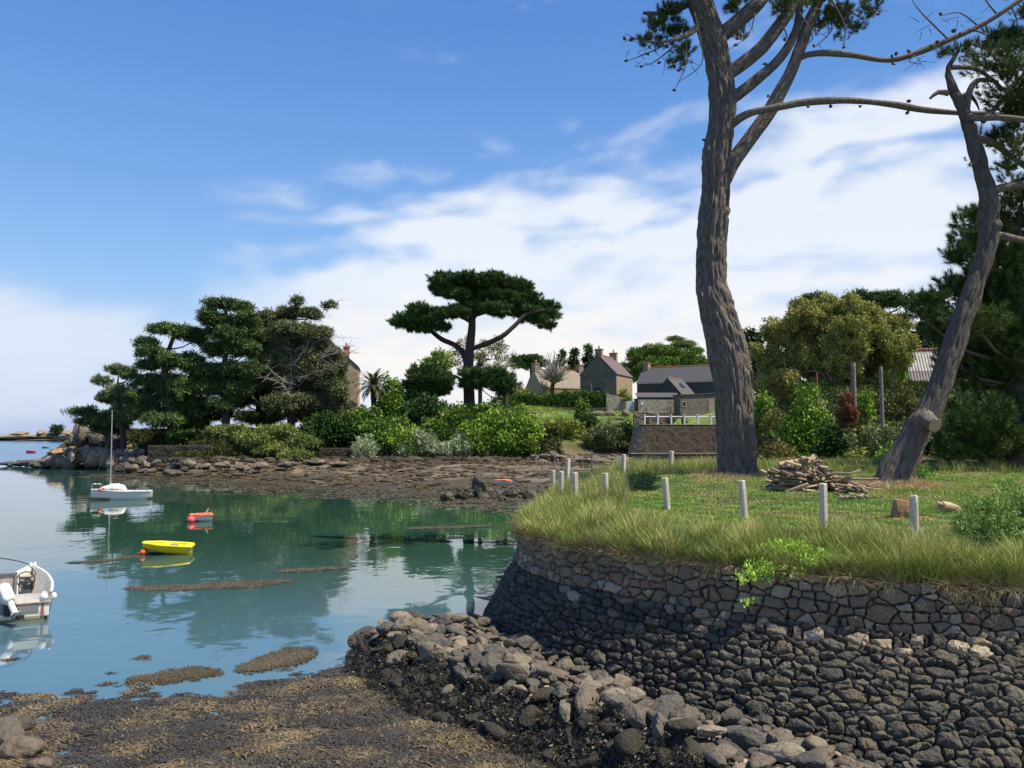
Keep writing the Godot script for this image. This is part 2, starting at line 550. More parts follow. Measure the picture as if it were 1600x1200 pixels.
# ---------- foliage
func leaf_clump(n: int, len_: float, wide: float, spread: Vector3, up: float, tint := 0.25) -> ArrayMesh:
	# leaf-sized faces spread through a small volume
	var b := mb()
	var cols := PackedColorArray()
	for i in n:
		var c := Vector3(rn(-1, 1), rn(-1, 1), rn(-1, 1)) * spread
		var d := (Vector3(rn(-1, 1), rn(-1, 1), rn(-1, 1)) + Vector3.UP * up).normalized()
		var s := d.cross(Vector3(rn(-1, 1), rn(-1, 1), rn(-1, 1))).normalized() * wide * rn(0.7, 1.2)
		var l := d * len_ * rn(0.6, 1.2)
		quad(b, c, c + l * 0.5 - s, c + l, c + l * 0.5 + s)
		var g := rn(1.0 - tint, 1.0 + tint)
		for k in 4: cols.append(Color(g, g, g * rn(0.85, 1.1)))
	b[3] = cols
	return finish(b, false)

func needle_tuft(n: int, len_: float, wide: float, stem: float) -> ArrayMesh:
	# a shoot along +Y set round with needles
	var b := mb()
	var cols := PackedColorArray()
	for i in n:
		var t := float(i) / n
		var a := i * 2.4
		var o := Vector3(cos(a), 0, sin(a))
		var d := (o * lerpf(1.0, 0.45, t) + Vector3.UP * lerpf(0.35, 1.2, t) + Vector3(rn(-1, 1), rn(-1, 1), rn(-1, 1)) * 0.25).normalized()
		var p := Vector3.UP * stem * t
		var s := d.cross(Vector3(rn(-1, 1), rn(-1, 1), rn(-1, 1))).normalized() * wide
		tri(b, p - s, p + d * len_ * rn(0.75, 1.1), p + s)
		var g := rn(0.7, 1.25)
		for k in 3: cols.append(Color(g, g, g * 0.95))
	b[3] = cols
	return finish(b, false)

func scatter(called: String, parent: Node, mesh: Mesh, m: Material, places: Array, tints: Array, kind := "") -> MultiMeshInstance3D:
	var mm := MultiMesh.new()
	mm.transform_format = MultiMesh.TRANSFORM_3D
	mm.use_colors = true
	mm.mesh = mesh
	mm.instance_count = places.size()
	for i in places.size():
		mm.set_instance_transform(i, places[i])
		mm.set_instance_color(i, tints[i])
	var o := MultiMeshInstance3D.new()
	o.name = called
	o.multimesh = mm
	o.material_override = m
	parent.add_child(o, true)
	if kind: o.set_meta("kind", kind)
	return o

func frame_up(up: Vector3, spin: float, s: Vector3) -> Basis:
	var side := up.cross(Vector3(0.31, 0.11, 0.94)).normalized()
	side = side.rotated(up, spin)
	return Basis(side * s.x, up * s.y, side.cross(up) * s.z)

func mixc(c: Array, t: float) -> Color:
	return Color(lerpf(c[0][0], c[1][0], t), lerpf(c[0][1], c[1][1], t), lerpf(c[0][2], c[1][2], t))

# how a kind of foliage is scattered: mesh, material, colours, size, how much the clumps point up, threshold of the gaps, size of the lumps
func crown(parent: Node, called: String, pads: Array, k: Dictionary, density := 1.0) -> void:
	# pads: [centre, radii] in the parent's axes
	var places := []
	var tints := []
	if k.has("split"):
		var small := []
		for pd in pads:
			for i in k.split:
				var a = TAU * i / k.split + rn(-0.4, 0.4)
				var f := rn(0.35, 0.85) if i else 0.0
				small.append([pd[0] + Vector3(cos(a) * f, rn(-0.35, 0.45) + 0.25 * f, sin(a) * f) * pd[1], pd[1] * Vector3(rn(0.36, 0.54), rn(0.5, 0.75), rn(0.36, 0.54)) * k.get("big", 1.0)])
		pads = small
	for pd in pads:
		var c: Vector3 = pd[0]
		var r: Vector3 = pd[1] * Vector3(1, k.get("thick", 1.0), 1)
		var area := (r.x * r.y + r.y * r.z + r.x * r.z) * 4.2
		var n := int(area * k.per * density / (k.size * k.size))
		var hue := rn(-0.18, 0.18)
		for i in n:
			var o := Vector3(rng.randfn(), rng.randfn(), rng.randfn()).normalized()
			var q := o * pow(rng.randf(), k.shell)
			var lump = 1.0 + k.lumpy * nz.get_noise_3d((c.x + o.x * r.x) * 100 / k.lump, (c.y + o.y * r.y) * 100 / k.lump, (c.z + o.z * r.z) * 100 / k.lump)
			var p = c + q * r * lump
			if k.has("fuzz"): p += Vector3(rng.randfn(), rng.randfn(), rng.randfn()) * r * k.fuzz
			if k.flat and q.y < 0: p.y = c.y + q.y * r.y * 0.45
			if nz.get_noise_3d(p.x * 130 / k.lump + 300, p.y * 160 / k.lump, p.z * 130 / k.lump) < k.gap: continue
			var up: Vector3 = (o * (1.0 - k.up) + Vector3.UP * k.up + Vector3(rn(-1, 1), rn(-1, 1), rn(-1, 1)) * 0.35).normalized()
			places.append(Transform3D(frame_up(up, rn(0, TAU), Vector3.ONE * k.size * rn(0.7, 1.3)), p))
			tints.append(k.get("lift", 1.5) * mixc(k.col, clampf(rng.randf() * 0.75 + 0.12 + hue + 0.35 * nz.get_noise_3d(p.x * 60 / k.lump, p.y * 60 / k.lump + 90, p.z * 60 / k.lump), 0, 1)))
	scatter(called, parent, k.mesh, k.mat, places, tints, "stuff")

var K := {}

func make_foliage() -> void:
	var broad := leaf_clump(22, 0.42, 0.15, Vector3(0.5, 0.42, 0.5), 0.3)
	var fine := leaf_clump(26, 0.42, 0.07, Vector3(0.5, 0.4, 0.5), 0.7)
	var spray := leaf_clump(30, 0.62, 0.06, Vector3(0.6, 0.10, 0.5), 0.25)
	var tuft := needle_tuft(34, 0.62, 0.03, 0.5)
	var tuft_fat := needle_tuft(26, 0.75, 0.07, 0.5)
	K.leaf = {"mesh": broad, "mat": M.leaf, "col": [[0.034, 0.074, 0.014], [0.11, 0.175, 0.034]], "size": 0.85, "per": 2.4, "up": 0.35, "gap": -0.28, "lump": 2.6, "lumpy": 0.45, "shell": 0.35, "flat": false}
	K.bright = K.leaf.duplicate(); K.bright.col = [[0.065, 0.13, 0.017], [0.19, 0.28, 0.045]]
	K.dark = K.leaf.duplicate(); K.dark.col = [[0.014, 0.036, 0.010], [0.042, 0.078, 0.02]]
	K.silver = K.leaf.duplicate(); K.silver.mesh = fine; K.silver.col = [[0.14, 0.18, 0.10], [0.34, 0.39, 0.26]]; K.silver.size = 0.7
	K.olive = K.leaf.duplicate(); K.olive.mesh = fine; K.olive.col = [[0.075, 0.08, 0.024], [0.23, 0.21, 0.075]]
	K.gorse = K.leaf.duplicate(); K.gorse.mesh = fine; K.gorse.col = [[0.08, 0.115, 0.022], [0.23, 0.26, 0.055]]
	K.heath = K.leaf.duplicate(); K.heath.mesh = fine; K.heath.col = [[0.06, 0.09, 0.035], [0.17, 0.20, 0.09]]
	K.golden = K.leaf.duplicate(); K.golden.col = [[0.085, 0.108, 0.028], [0.29, 0.27, 0.085]]; K.golden.lift = 1.8; K.golden.size = 0.42; K.golden.lump = 2.2; K.golden.lumpy = 0.35; K.golden.gap = -0.14; K.golden.split = 6; K.golden.per = 1.4; K.golden.lumpy = 0.75; K.golden.shell = 0.6; K.golden.lump = 1.6
	K.red = K.leaf.duplicate(); K.red.col = [[0.10, 0.045, 0.03], [0.25, 0.12, 0.075]]; K.red.gap = -0.1; K.red.size = 0.4
	K.thin = K.leaf.duplicate(); K.thin.mesh = fine; K.thin.col = [[0.10, 0.10, 0.04], [0.235, 0.215, 0.10]]; K.thin.per = 1.0; K.thin.gap = -0.1
	K.cypress = {"mesh": spray, "mat": M.leaf, "col": [[0.012, 0.027, 0.010], [0.058, 0.088, 0.028]], "fuzz": 0.22, "size": 0.85, "per": 4.2, "up": 0.6, "gap": -0.13, "lump": 1.5, "lumpy": 0.7, "shell": 0.45, "flat": false, "thick": 1.15, "split": 6, "lift": 2.5}
	K.cypress_brown = K.cypress.duplicate(); K.cypress_brown.col = [[0.022, 0.034, 0.015], [0.09, 0.098, 0.046]]; K.cypress_brown.gap = -0.12
	K.cypress_olive = K.cypress.duplicate(); K.cypress_olive.col = [[0.03, 0.05, 0.014], [0.105, 0.13, 0.035]]
	K.umbrella = {"mesh": tuft_fat, "mat": M.needle, "col": [[0.016, 0.036, 0.012], [0.055, 0.088, 0.028]], "fuzz": 0.12, "size": 0.66, "per": 3.2, "up": 0.45, "gap": -0.2, "lump": 1.8, "lumpy": 0.55, "shell": 0.45, "flat": true, "split": 5, "big": 1.3, "lift": 2.4}
	K.pale_pine = K.umbrella.duplicate(); K.pale_pine.col = [[0.05, 0.075, 0.035], [0.13, 0.155, 0.075]]; K.pale_pine.gap = -0.15
	K.pine = {"mesh": tuft, "mat": M.needle, "col": [[0.016, 0.036, 0.011], [0.085, 0.12, 0.034]], "lift": 1.9, "size": 0.42, "per": 2.8, "up": 0.55, "gap": -0.16, "lump": 1.1, "lumpy": 0.7, "shell": 0.5, "flat": false}
	K.pine_near = K.pine.duplicate(); K.pine_near.size = 0.32; K.pine_near.gap = -0.08; K.pine_near.per = 1.5; K.pine_near.col = [[0.015, 0.032, 0.010], [0.085, 0.105, 0.03]]
	K.feather = {"lift": 2.1, "mesh": fine, "mat": M.leaf, "col": [[0.05, 0.10, 0.03], [0.13, 0.20, 0.07]], "size": 0.2, "per": 1.8, "up": 0.7, "gap": -0.3, "lump": 0.7, "lumpy": 0.5, "shell": 0.4, "flat": false}

func pads_px(list: Array, d: float, deep := 1.0, jitter := 1.5, origin := Vector3.ZERO) -> Array:
	# foliage masses measured in the photograph, each given its own distance and depth
	var out := []
	for p in list:
		var dd := d + rn(-jitter, jitter)
		var k := dd / F
		out.append([at(p[0], p[1], dd) - origin, Vector3(p[2] * k, p[3] * k, p[2] * k * deep)])
	return out

func limbs(parent: Node, from: Array, pads: Array, r: float, m: Material, called := "limb", apart := false) -> void:
	# a bowed limb from the trunk to each mass of foliage, with a few twigs inside it
	var b := mb()
	for pd in pads:
		var best: Vector3 = from[0][0]
		for q in along(from, 1.0):
			if absf(q[0].y - (pd[0].y - 0.45 * Vector2(pd[0].x - q[0].x, pd[0].z - q[0].z).length())) < absf(best.y - (pd[0].y - 0.45 * Vector2(pd[0].x - best.x, pd[0].z - best.z).length())): best = q[0]
		var mid: Vector3 = best.lerp(pd[0], 0.5) + Vector3(0, -0.12 * best.distance_to(pd[0]), 0)
		tube(b, [[best, r], [mid, r * 0.7], [pd[0], r * 0.35]], 7, 1.0, r * 0.2)
		for i in 4:
			var tip: Vector3 = pd[0] + Vector3(rn(-0.8, 0.8), rn(-0.1, 0.5), rn(-0.8, 0.8)) * pd[1]
			var st: Vector3 = mid.lerp(pd[0], rn(0.3, 1.0))
			tube(b, [[st, r * 0.35], [st.lerp(tip, 0.5) + Vector3(0, -0.1, 0), r * 0.25], [tip, r * 0.1]], 4, 2.0)
		if apart:
			obj(called, finish(b), m, parent)
			b = mb()
	if not apart: obj(called, finish(b), m, parent)

func px_line(list: Array, d: float, origin: Vector3) -> Array:      # [px, py, radius px, optional change of depth]
	var out := []
	for p in list:
		var dd: float = d + (p[3] if p.size() > 3 else 0.0)
		out.append([at(p[0], p[1], dd) - origin, p[2] * dd / F])
	return out

func far_tree(called: String, label: String, category: String, base_px: Array, d: float, trunk: Array, masses: Array, k: Dictionary, group := "", density := 1.0, deep := 0.8) -> Node3D:
	var root := at(base_px[0], base_px[1], d)
	root.y = ht(root.x, d) - 0.1
	var t := thing(called, label, category, root, 0.0, group)
	var line := [[Vector3(0, -0.3, 0), trunk[0][2] * d / F * 1.25]]
	line.append_array(px_line(trunk, d, root))
	var b := mb()
	tube(b, line, 9, 0.8, 0.06)
	obj("trunk", finish(b), M.far_bark, t)
	var pads := pads_px(masses, d, deep, 1.8, root)
	if called != "umbrella_pine": limbs(t, line, pads, minf(0.13, trunk[trunk.size() - 1][2] * d / F * 0.5 + 0.03), M.far_bark, "limbs")
	crown(t, "crown", pads, k, density)
	return t

func shrub(called: String, label: String, category: String, px: float, top: float, wide: float, d: float, k: Dictionary, group := "", density := 1.0, deep := 0.8) -> Node3D:
	var root := at(px, 681, d)
	root.y = ht(root.x, d) - 0.15
	var w := wide * d / F
	var h := maxf(0.6, at(px, top, d).y - root.y)
	var t := thing(called, label, category, root, 0.0, group)
	var pads := []
	var n := 7 if w > 3 else 5
	for i in n:
		var a := TAU * i / n + rn(-0.3, 0.3)
		var s := rn(0.28, 0.42)
		var y := h * rn(0.25, 0.62)
		pads.append([Vector3(cos(a) * w * 0.27, y, sin(a) * w * 0.27 * deep), Vector3(w * s * 0.72, minf(h * 0.42, w * s), w * s * 0.72 * deep)])
	pads.append([Vector3(rn(-0.08, 0.08) * w, h * 0.68, 0), Vector3(w * 0.33, h * 0.34, w * 0.33 * deep)])
	pads.append([Vector3(0, h * 0.3, 0), Vector3(w * 0.46, h * 0.3, w * 0.44 * deep)])
	var b := mb()
	for i in 4:
		var q: Vector3 = pads[i][0]
		tube(b, [[Vector3(rn(-0.1, 0.1) * w, -0.2, rn(-0.1, 0.1) * w), 0.05 + 0.012 * w], [q * 0.5, 0.04], [q + Vector3(0, 0.15 * h, 0), 0.02]], 5, 1.5)
	obj("stems", finish(b), M.far_bark, t)
	crown(t, "foliage", pads, k, density)
	return t

# ---------- the lie of the land
func zs(x: float) -> float:
	return table([[-68, 114], [-54, 104], [-45, 96], [-31, 83], [-23, 76], [-15, 68.5], [-9, 64], [-4.5, 61], [-1, 58], [3, 51], [7, 46], [12, 40], [20, 36]], x)

func zb(x: float) -> float:
	return table([[-68, 117], [-54, 108], [-45, 99], [-37, 90], [-30, 94], [-19, 95], [-7, 93], [2, 96], [13, 101], [25, 102], [60, 100]], x)

func ht(x: float, d: float) -> float:
	var n := nz.get_noise_2d(x * 14, d * 14)
	var h := 0.0
	var s := zs(x)
	var b := zb(x)
	if d < s: h = maxf(-1.4, -(s - d) * 0.07 - 0.02)
	elif d < b: h = 1.45 * pow((d - s) / (b - s), 1.15) + n * 0.22
	else:
		var t := d - b
		h = 1.45 + 3.0 * sm(0, 9, t) + 4.7 * sm(9, 42, t) * sm(-28, -6, x) + 0.5 * sm(9, 30, t) + n * 0.25
	h = lerpf(-1.5, h, sm(0, 9, x + 0.5 * d + 14))
	var bx := 16.0 + maxf(0.0, d - 40) * 0.16
	var r := sm(0, 5, x - bx)
	var hr := 2.3 + 6.6 * sm(37, 76, d) + n * 0.2
	return lerpf(h, hr, r)

func land() -> void:
	var b := mb()
	var v := PackedVector3Array()
	var ix := PackedInt32Array()
	var cs := PackedColorArray()
	var xs := []
	var x := -110.0
	while x < 230:
		xs.append(x)
		x += 1.2 if x > -75 and x < 70 else 6.0
	var ds := []
	var d := 36.0
	while d < 520:
		ds.append(d)
		d += 1.2 if d < 145 else d * 0.08
	for dd in ds:
		for xx in xs:
			var h := ht(xx, dd)
			v.append(Vector3(xx, h, -dd))
			var n := nz.get_noise_2d(xx * 55, dd * 90)
			var n2 := nz.get_noise_2d(xx * 16 + 700, dd * 24)
			var c := Color(0.205, 0.178, 0.128)
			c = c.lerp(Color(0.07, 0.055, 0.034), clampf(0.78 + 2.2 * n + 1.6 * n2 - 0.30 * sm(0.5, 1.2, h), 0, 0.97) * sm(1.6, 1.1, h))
			c = c.lerp(Color(0.04, 0.036, 0.022), sm(0.55, 0.15, h) * 0.9)
			var soil := Color(0.15, 0.12, 0.07).lerp(Color(0.075, 0.075, 0.025), sm(-0.2, 0.3, n2))
			c = c.lerp(soil, sm(1.5, 2.0, h))
			var grass := Color(0.12, 0.21, 0.035).lerp(Color(0.20, 0.25, 0.065), clampf(0.5 + n * 1.2 + n2 * 1.5, 0, 1))
			c = c.lerp(grass, sm(3.0, 4.2, h))
			cs.append(c)
	var n := xs.size()
	for i in ds.size() - 1:
		for k in n - 1:
			var p := i * n + k
			for j in [p, p + n, p + 1, p + 1, p + n, p + n + 1]: ix.append(j)
	b[0] = v
	b[1] = ix
	b[3] = cs
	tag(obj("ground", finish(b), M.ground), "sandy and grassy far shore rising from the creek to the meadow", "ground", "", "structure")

func sea() -> void:
	var b := mb()
	var v := PackedVector3Array()
	var ix := PackedInt32Array()
	var cs := PackedColorArray()
	var uv := PackedVector2Array()
	var rows := 70
	var cols := 60
	for i in rows + 1:
		var d := 3.0 * pow(9000.0 / 3.0, float(i) / rows)
		for k in cols + 1:
			var x := lerpf(-1.6 * d - 12, 1.6 * d + 12, float(k) / cols)
			v.append(Vector3(x, 0, -d))
			uv.append(Vector2(x / 30.0, d / 30.0))
			var shallow := sm(30, 13, d + x * 0.25 + 2.0 * nz.get_noise_2d(x * 9, d * 9))
			var c := Color(0.027, 0.074, 0.049).lerp(Color(0.070, 0.145, 0.185), shallow * 0.9)
			c = c.lerp(Color(0.025, 0.115, 0.235), sm(90, 125, d))  # open sea tinted blue: reflected sky put into the colour
			cs.append(c)
	var n := cols + 1
	for i in rows:
		for k in cols:
			var p := i * n + k
			for j in [p, p + n, p + 1, p + 1, p + n, p + n + 1]: ix.append(j)
	b[0] = v
	b[1] = ix
	b[2] = uv
	b[3] = cs
	var cut := 0
	while cut < rows and 3.0 * pow(3000.0, float(cut) / rows) < 104: cut += 1
	var all: PackedInt32Array = ix
	b[1] = all.slice(0, cut * cols * 6)
	tag(obj("water", finish(b), M.water), "calm green-blue water of the creek", "water", "", "structure")
	b[1] = all.slice(cut * cols * 6)
	tag(obj("open_sea", finish(b), M.sea), "wind-ruffled blue open sea beyond the headland", "sea", "", "structure")

# ---------- the sea wall
func make_wall_path() -> void:
	var pts := [Vector2(9.5, 47.5), Vector2(6.2, 43), Vector2(3.6, 37), Vector2(2.2, 31), Vector2(1.3, 26), Vector2(0.72, 22), Vector2(0.32, 19.4), Vector2(0.22, 18.0), Vector2(0.42, 16.7), Vector2(1.05, 15.4), Vector2(2.2, 13.95), Vector2(3.5, 12.75), Vector2(5.2, 11.85), Vector2(7.2, 11.2), Vector2(9.5, 10.6), Vector2(13, 9.9)]
	var fine := PackedVector2Array()
	for i in pts.size() - 1:
		for k in 40:
			fine.append(pts[i].cubic_interpolate(pts[i + 1], pts[maxi(i - 1, 0)], pts[mini(i + 2, pts.size() - 1)], k / 40.0))
	fine.append(pts[pts.size() - 1])
	var left := 0.0
	wall_path.append(fine[0])
	for i in range(1, fine.size()):
		var seg := fine[i - 1].distance_to(fine[i])
		var done := 0.0
		while left + (seg - done) >= 0.1:
			done += 0.1 - left
			left = 0.0
			wall_path.append(fine[i - 1].lerp(fine[i], done / seg))
		left += seg - done
	for i in wall_path.size():
		var t := (wall_path[mini(i + 4, wall_path.size() - 1)] - wall_path[maxi(i - 4, 0)]).normalized()
		wall_out.append(Vector2(t.y, -t.x))
	# the path runs towards the camera and then right; outward is to the left of it
	if wall_out[wall_out.size() / 2].x > 0:
		for i in wall_out.size(): wall_out[i] = -wall_out[i]
	lawn_poly = wall_path.duplicate()
	for p in [Vector2(40, 9.9), Vector2(40, 60), Vector2(14, 52)]: lawn_poly.append(p)

func wall_top(x: float, d: float) -> float:
	return 2.24 + 0.05 * nz.get_noise_2d(x * 40, d * 40) - 0.05 * sm(3, 9, x) + 0.06 * sm(20, 32, d)

func wall_at(u: float, s: float) -> Array:                     # position and outward normal at u metres along and s metres down
	var i := clampi(int(u * 10), 0, wall_path.size() - 2)
	var f := clampf(u * 10 - i, 0, 1)
	var p := wall_path[i].lerp(wall_path[i + 1], f)
	var o := wall_out[i].lerp(wall_out[i + 1], f).normalized()
	var foot := lerpf(0.75, 1.75, sm(0.5, 7.5, p.x))
	var top := wall_top(p.x, p.y)
	var off := 0.0
	var y := top
	var n := Vector2(1, 0.08)                                 # outward, up
	if s < 0.72:
		off = 0.10 * s
		y = top - s
	else:
		var t := (s - 0.72)
		var slope := Vector2(foot, -1.35).normalized()
		off = 0.072 + slope.x * t
		y = top - 0.72 + slope.y * t
		n = Vector2(-slope.y, slope.x)
	return [Vector3(p.x + o.x * off, y, -(p.y + o.y * off)), Vector3(o.x * n.x, n.y, -o.y * n.x).normalized()]

func clip(poly: PackedVector2Array, m: Vector2, n: Vector2) -> PackedVector2Array:
	var out := PackedVector2Array()
	for i in poly.size():
		var a := poly[i]
		var c := poly[(i + 1) % poly.size()]
		var da := (a - m).dot(n)
		var dc := (c - m).dot(n)
		if da <= 0: out.append(a)
		if (da < 0 and dc > 0) or (da > 0 and dc < 0): out.append(a.lerp(c, da / (da - dc)))
	return out

func stone_mesh(poly: PackedVector2Array, proud: float, round_: float, b: Array) -> void:
	var c := Vector2.ZERO
	for p in poly: c += p / poly.size()
	var smooth := PackedVector2Array()
	for i in poly.size():
		var p := poly[i]
		var q := poly[(i + 1) % poly.size()]
		if p.distance_to(q) < 0.02: continue
		smooth.append(p.lerp(q, 0.14))
		if p.distance_to(q) > 0.11: smooth.append(p.lerp(q, rn(0.4, 0.6)) + (c - p.lerp(q, 0.5)).normalized() * rn(-0.004, 0.022))
		smooth.append(p.lerp(q, 0.86))
	var n := smooth.size()
	if n < 4: return
	var v: PackedVector3Array = b[0]
	var ix: PackedInt32Array = b[1]
	var first := v.size()
	var tilt := Vector2(rn(-0.22, 0.22), rn(-0.22, 0.22)) * (1.0 + 0.5 * round_)
	var rings := [[0.995, -0.08], [0.975, 0.3], [0.90, 0.85], [0.55, 1.0 + 0.2 * round_]]
	for r in rings:
		for k in n:
			var p = c + (smooth[k] - c) * r[0] * (1.0 - 0.02 * 0.25 / maxf(0.12, (smooth[k] - c).length())) * rn(0.965, 1.03)
			var hgt: float = proud * r[1] if r[1] > 0 else r[1]
			if r[1] > 0.5: hgt += tilt.dot(p - c) + rn(-0.02, 0.02) * (0.6 + 0.5 * round_)
			var w := wall_at(p.x, p.y)
			v.append(w[0] + w[1] * hgt)
	var w := wall_at(c.x, c.y)
	v.append(w[0] + w[1] * (proud * (1.02 + 0.2 * round_) + rn(-0.02, 0.02)))
	for j in rings.size() - 1:
		for k in n:
			var p := first + j * n + k
			var q := first + j * n + (k + 1) % n
			for e in [p, q, p + n, q, q + n, p + n]: ix.append(e)
	for k in n:
		for e in [first + 3 * n + k, first + 3 * n + (k + 1) % n, v.size() - 1]: ix.append(e)
	b[0] = v
	b[1] = ix

func lay_stones(parent: Node, u0: float, u1: float, s0: float, s1: float, big: float, course: Vector2, proud: Vector2, round_: float, mats: Array, eye_u: float) -> void:
	var seeds := []
	var s := s0
	while s < s1:
		var rh := rn(course.x, course.y)
		if s + rh > s1 - course.x * 0.4: rh = s1 - s
		var row := []
		var u := u0
		while u < u1:
			var w := rn(0.45, 1.75) * big
			row.append(Vector3(u + w * 0.5 + rn(-0.02, 0.02), s + rh * 0.5 + rn(-0.3, 0.3) * rh, pow(rn(0.0, 0.13) if rng.randf() < 0.86 else rn(0.17, 0.24), 2.0)))
			u += w
		seeds.append(row)
		s += rh
	var cells := []
	for r in seeds.size():
		for i in seeds[r].size():
			var m3: Vector3 = seeds[r][i]
			var m := Vector2(m3.x, m3.y)
			var poly := PackedVector2Array([Vector2(maxf(u0, m.x - 0.5), maxf(s0, m.y - 0.4)), Vector2(minf(u1, m.x + 0.5), maxf(s0, m.y - 0.4)), Vector2(minf(u1, m.x + 0.5), minf(s1, m.y + 0.4)), Vector2(maxf(u0, m.x - 0.5), minf(s1, m.y + 0.4))])
			for r2 in range(maxi(0, r - 2), mini(seeds.size(), r + 3)):
				for q in seeds[r2]:
					if q == m3 or absf(q.x - m.x) > 0.9: continue
					var e := Vector2(q.x - m.x, (q.y - m.y) * 1.65)
					var f := 0.5 + clampf((m3.z - q.z) / (2 * e.length_squared()), -0.35, 0.35)
					poly = clip(poly, m + Vector2(q.x - m.x, q.y - m.y) * f, Vector2(e.x, e.y * 1.65))
			if poly.size() < 3: continue
			var area := 0.0
			for k in poly.size(): area += poly[k].cross(poly[(k + 1) % poly.size()]) / 2
			var w := wall_at(m.x, m.y)
			var away: Vector3 = w[0] - Vector3(0, EYE, 0)
			var facing := maxf(0.0, -w[1].dot(away.normalized()))
			var px: float = 800 + away.x / -away.z * F
			var py: float = 681 - away.y / -away.z * F
			var seen_ := absf(area) * facing / away.length_squared() * (1.0 if px > -10 and px < 1620 and py < 1215 else 0.0)
			if seen_ <= 0.0 and (px > 1900 or facing <= 0.0) and rng.randf() < 0.0: continue
			cells.append([seen_, poly, m.y])
	cells.sort_custom(func(a, c): return a[0] > c[0])
	var rest := []
	for m in mats: rest.append(mb())
	var count := 0
	for c in cells:
		if c[0] > 0.0 and count < 290:
			var b := mb()
			stone_mesh(c[1], rn(proud.x, proud.y), round_, b)
			if b[0].size() == 0: continue
			var pick: Array = M.wall_stone if c[2] < 0.74 + rn(-0.1, 0.42) else mats
			obj("stone", finish(b), pick[rng.randi() % pick.size()], parent)
			count += 1
		else:
			stone_mesh(c[1], rn(proud.x, proud.y), round_, rest[rng.randi() % mats.size()])
	for i in mats.size(): tag(obj("stones", finish(rest[i]), mats[i], parent), "", "", "", "stuff")

func wall_core(b: Array, s0: float, s1: float, back: float) -> void:
	var v: PackedVector3Array = b[0]
	var ix: PackedInt32Array = b[1]
	var n := 9
	var cols := wall_path.size() / 3
	for i in cols:
		for k in n:
			var w := wall_at(i * 0.3, lerpf(s0, s1, float(k) / (n - 1)))
			v.append(w[0] - w[1] * back)
	for i in cols - 1:
		for k in n - 1:
			var p := i * n + k
			for e in [p, p + n, p + 1, p + 1, p + n, p + n + 1]: ix.append(e)
	b[0] = v
	b[1] = ix

func sea_wall() -> void:
	var at_ := wall_path[wall_path.size() - 40]
	var t := thing("retaining_wall", "near drystone sea wall of brown stones, shaded below the grassy edge of the lawn", "wall", Vector3(0, 0, 0))
	var b := mb()
	wall_core(b, -0.02, 0.80, 0.02)
	obj("wall_core", finish(b), M.mortar, t)
	var total := wall_path.size() * 0.1
	lay_stones(t, 16.0, total - 0.2, 0.0, 0.74, 0.175, Vector2(0.10, 0.19), Vector2(0.03, 0.08), 0.2, M.wall_stone, 0)
	t = thing("wall_footing", "sunlit sloping foot of the near sea wall, courses of rounded tide-blackened stones", "wall", Vector3(0, 0, 0))
	b = mb()
	wall_core(b, 0.70, 3.1, 0.025)
	obj("footing_core", finish(b), M.mortar, t)
	lay_stones(t, 16.0, total - 0.2, 0.74, 2.95, 0.165, Vector2(0.10, 0.165), Vector2(0.035, 0.095), 0.7, M.tide_stone, 0)

# ---------- lawn and grass
func wall_near(p: Vector2) -> float:                           # metres to the edge of the wall
	var best := 1e9
	for i in range(0, wall_path.size(), 3): best = minf(best, wall_path[i].distance_squared_to(p))
	return sqrt(best)

func lawn_y(x: float, d: float) -> float:
	var rise := 0.45 * sm(15, 29, d) * sm(1.5, 7, x) - 0.25 * sm(34, 46, d)
	return wall_top(x, d) + 0.02 + rise + 0.05 * nz.get_noise_2d(x * 30, d * 30) + 0.10 * sm(0.4, 1.8, wall_near(Vector2(x, d)))

func lawn() -> void:
	var b := mb()
	var v := PackedVector3Array()
	var ix := PackedInt32Array()
	var step := 0.4
	var nx := 70
	var nd := 108
	var ok := []
	for j in nd:
		for i in nx:
			var p := Vector2(0.0 + i * step, 9.2 + j * step)
			var inside := Geometry2D.is_point_in_polygon(p, lawn_poly)
			ok.append(inside)
			if not inside:
				var best := p
				var bd := 1e9
				for k in range(0, wall_path.size(), 2):
					var q := wall_path[k].distance_squared_to(p)
					if q < bd:
						bd = q
						best = wall_path[k]
				if bd < 0.4: p = best
			v.append(Vector3(p.x, lawn_y(p.x, p.y), -p.y))
	for j in nd - 1:
		for i in nx - 1:
			var p := j * nx + i
			if ok[p] or ok[p + 1] or ok[p + nx] or ok[p + nx + 1]:
				for e in [p, p + nx, p + 1, p + 1, p + nx, p + nx + 1]: ix.append(e)
	b[0] = v
	b[1] = ix
	tag(obj("lawn_ground", finish(b), M.lawn), "earth of the lawn behind the near sea wall", "ground", "", "structure")

func tuft_mesh(n: int, h: float, wide: float, lean: float, spread: float) -> ArrayMesh:
	var b := mb()
	var cols := PackedColorArray()
	for i in n:
		var a := rn(0, TAU)
		var o := Vector3(cos(a), 0, sin(a))
		var p := o * rn(0, spread)
		var hh := h * rn(0.5, 1.1)
		var bend := o.rotated(Vector3.UP, rn(-0.8, 0.8)) * hh * lean * rn(0.2, 1.2)
		var s := o.cross(Vector3.UP).rotated(Vector3.UP, rn(-1, 1)) * wide
		var m := p + Vector3.UP * hh * 0.55 + bend * 0.35
		quad(b, p - s, m - s * 0.8, m + s * 0.8, p + s)
		tri(b, m - s * 0.8, p + Vector3.UP * hh * 0.95 + bend, m + s * 0.8)
		var g := rn(0.75, 1.3)
		for k in 7: cols.append(Color(g, g * rn(0.92, 1.04), g))
	b[3] = cols
	return finish(b, false)

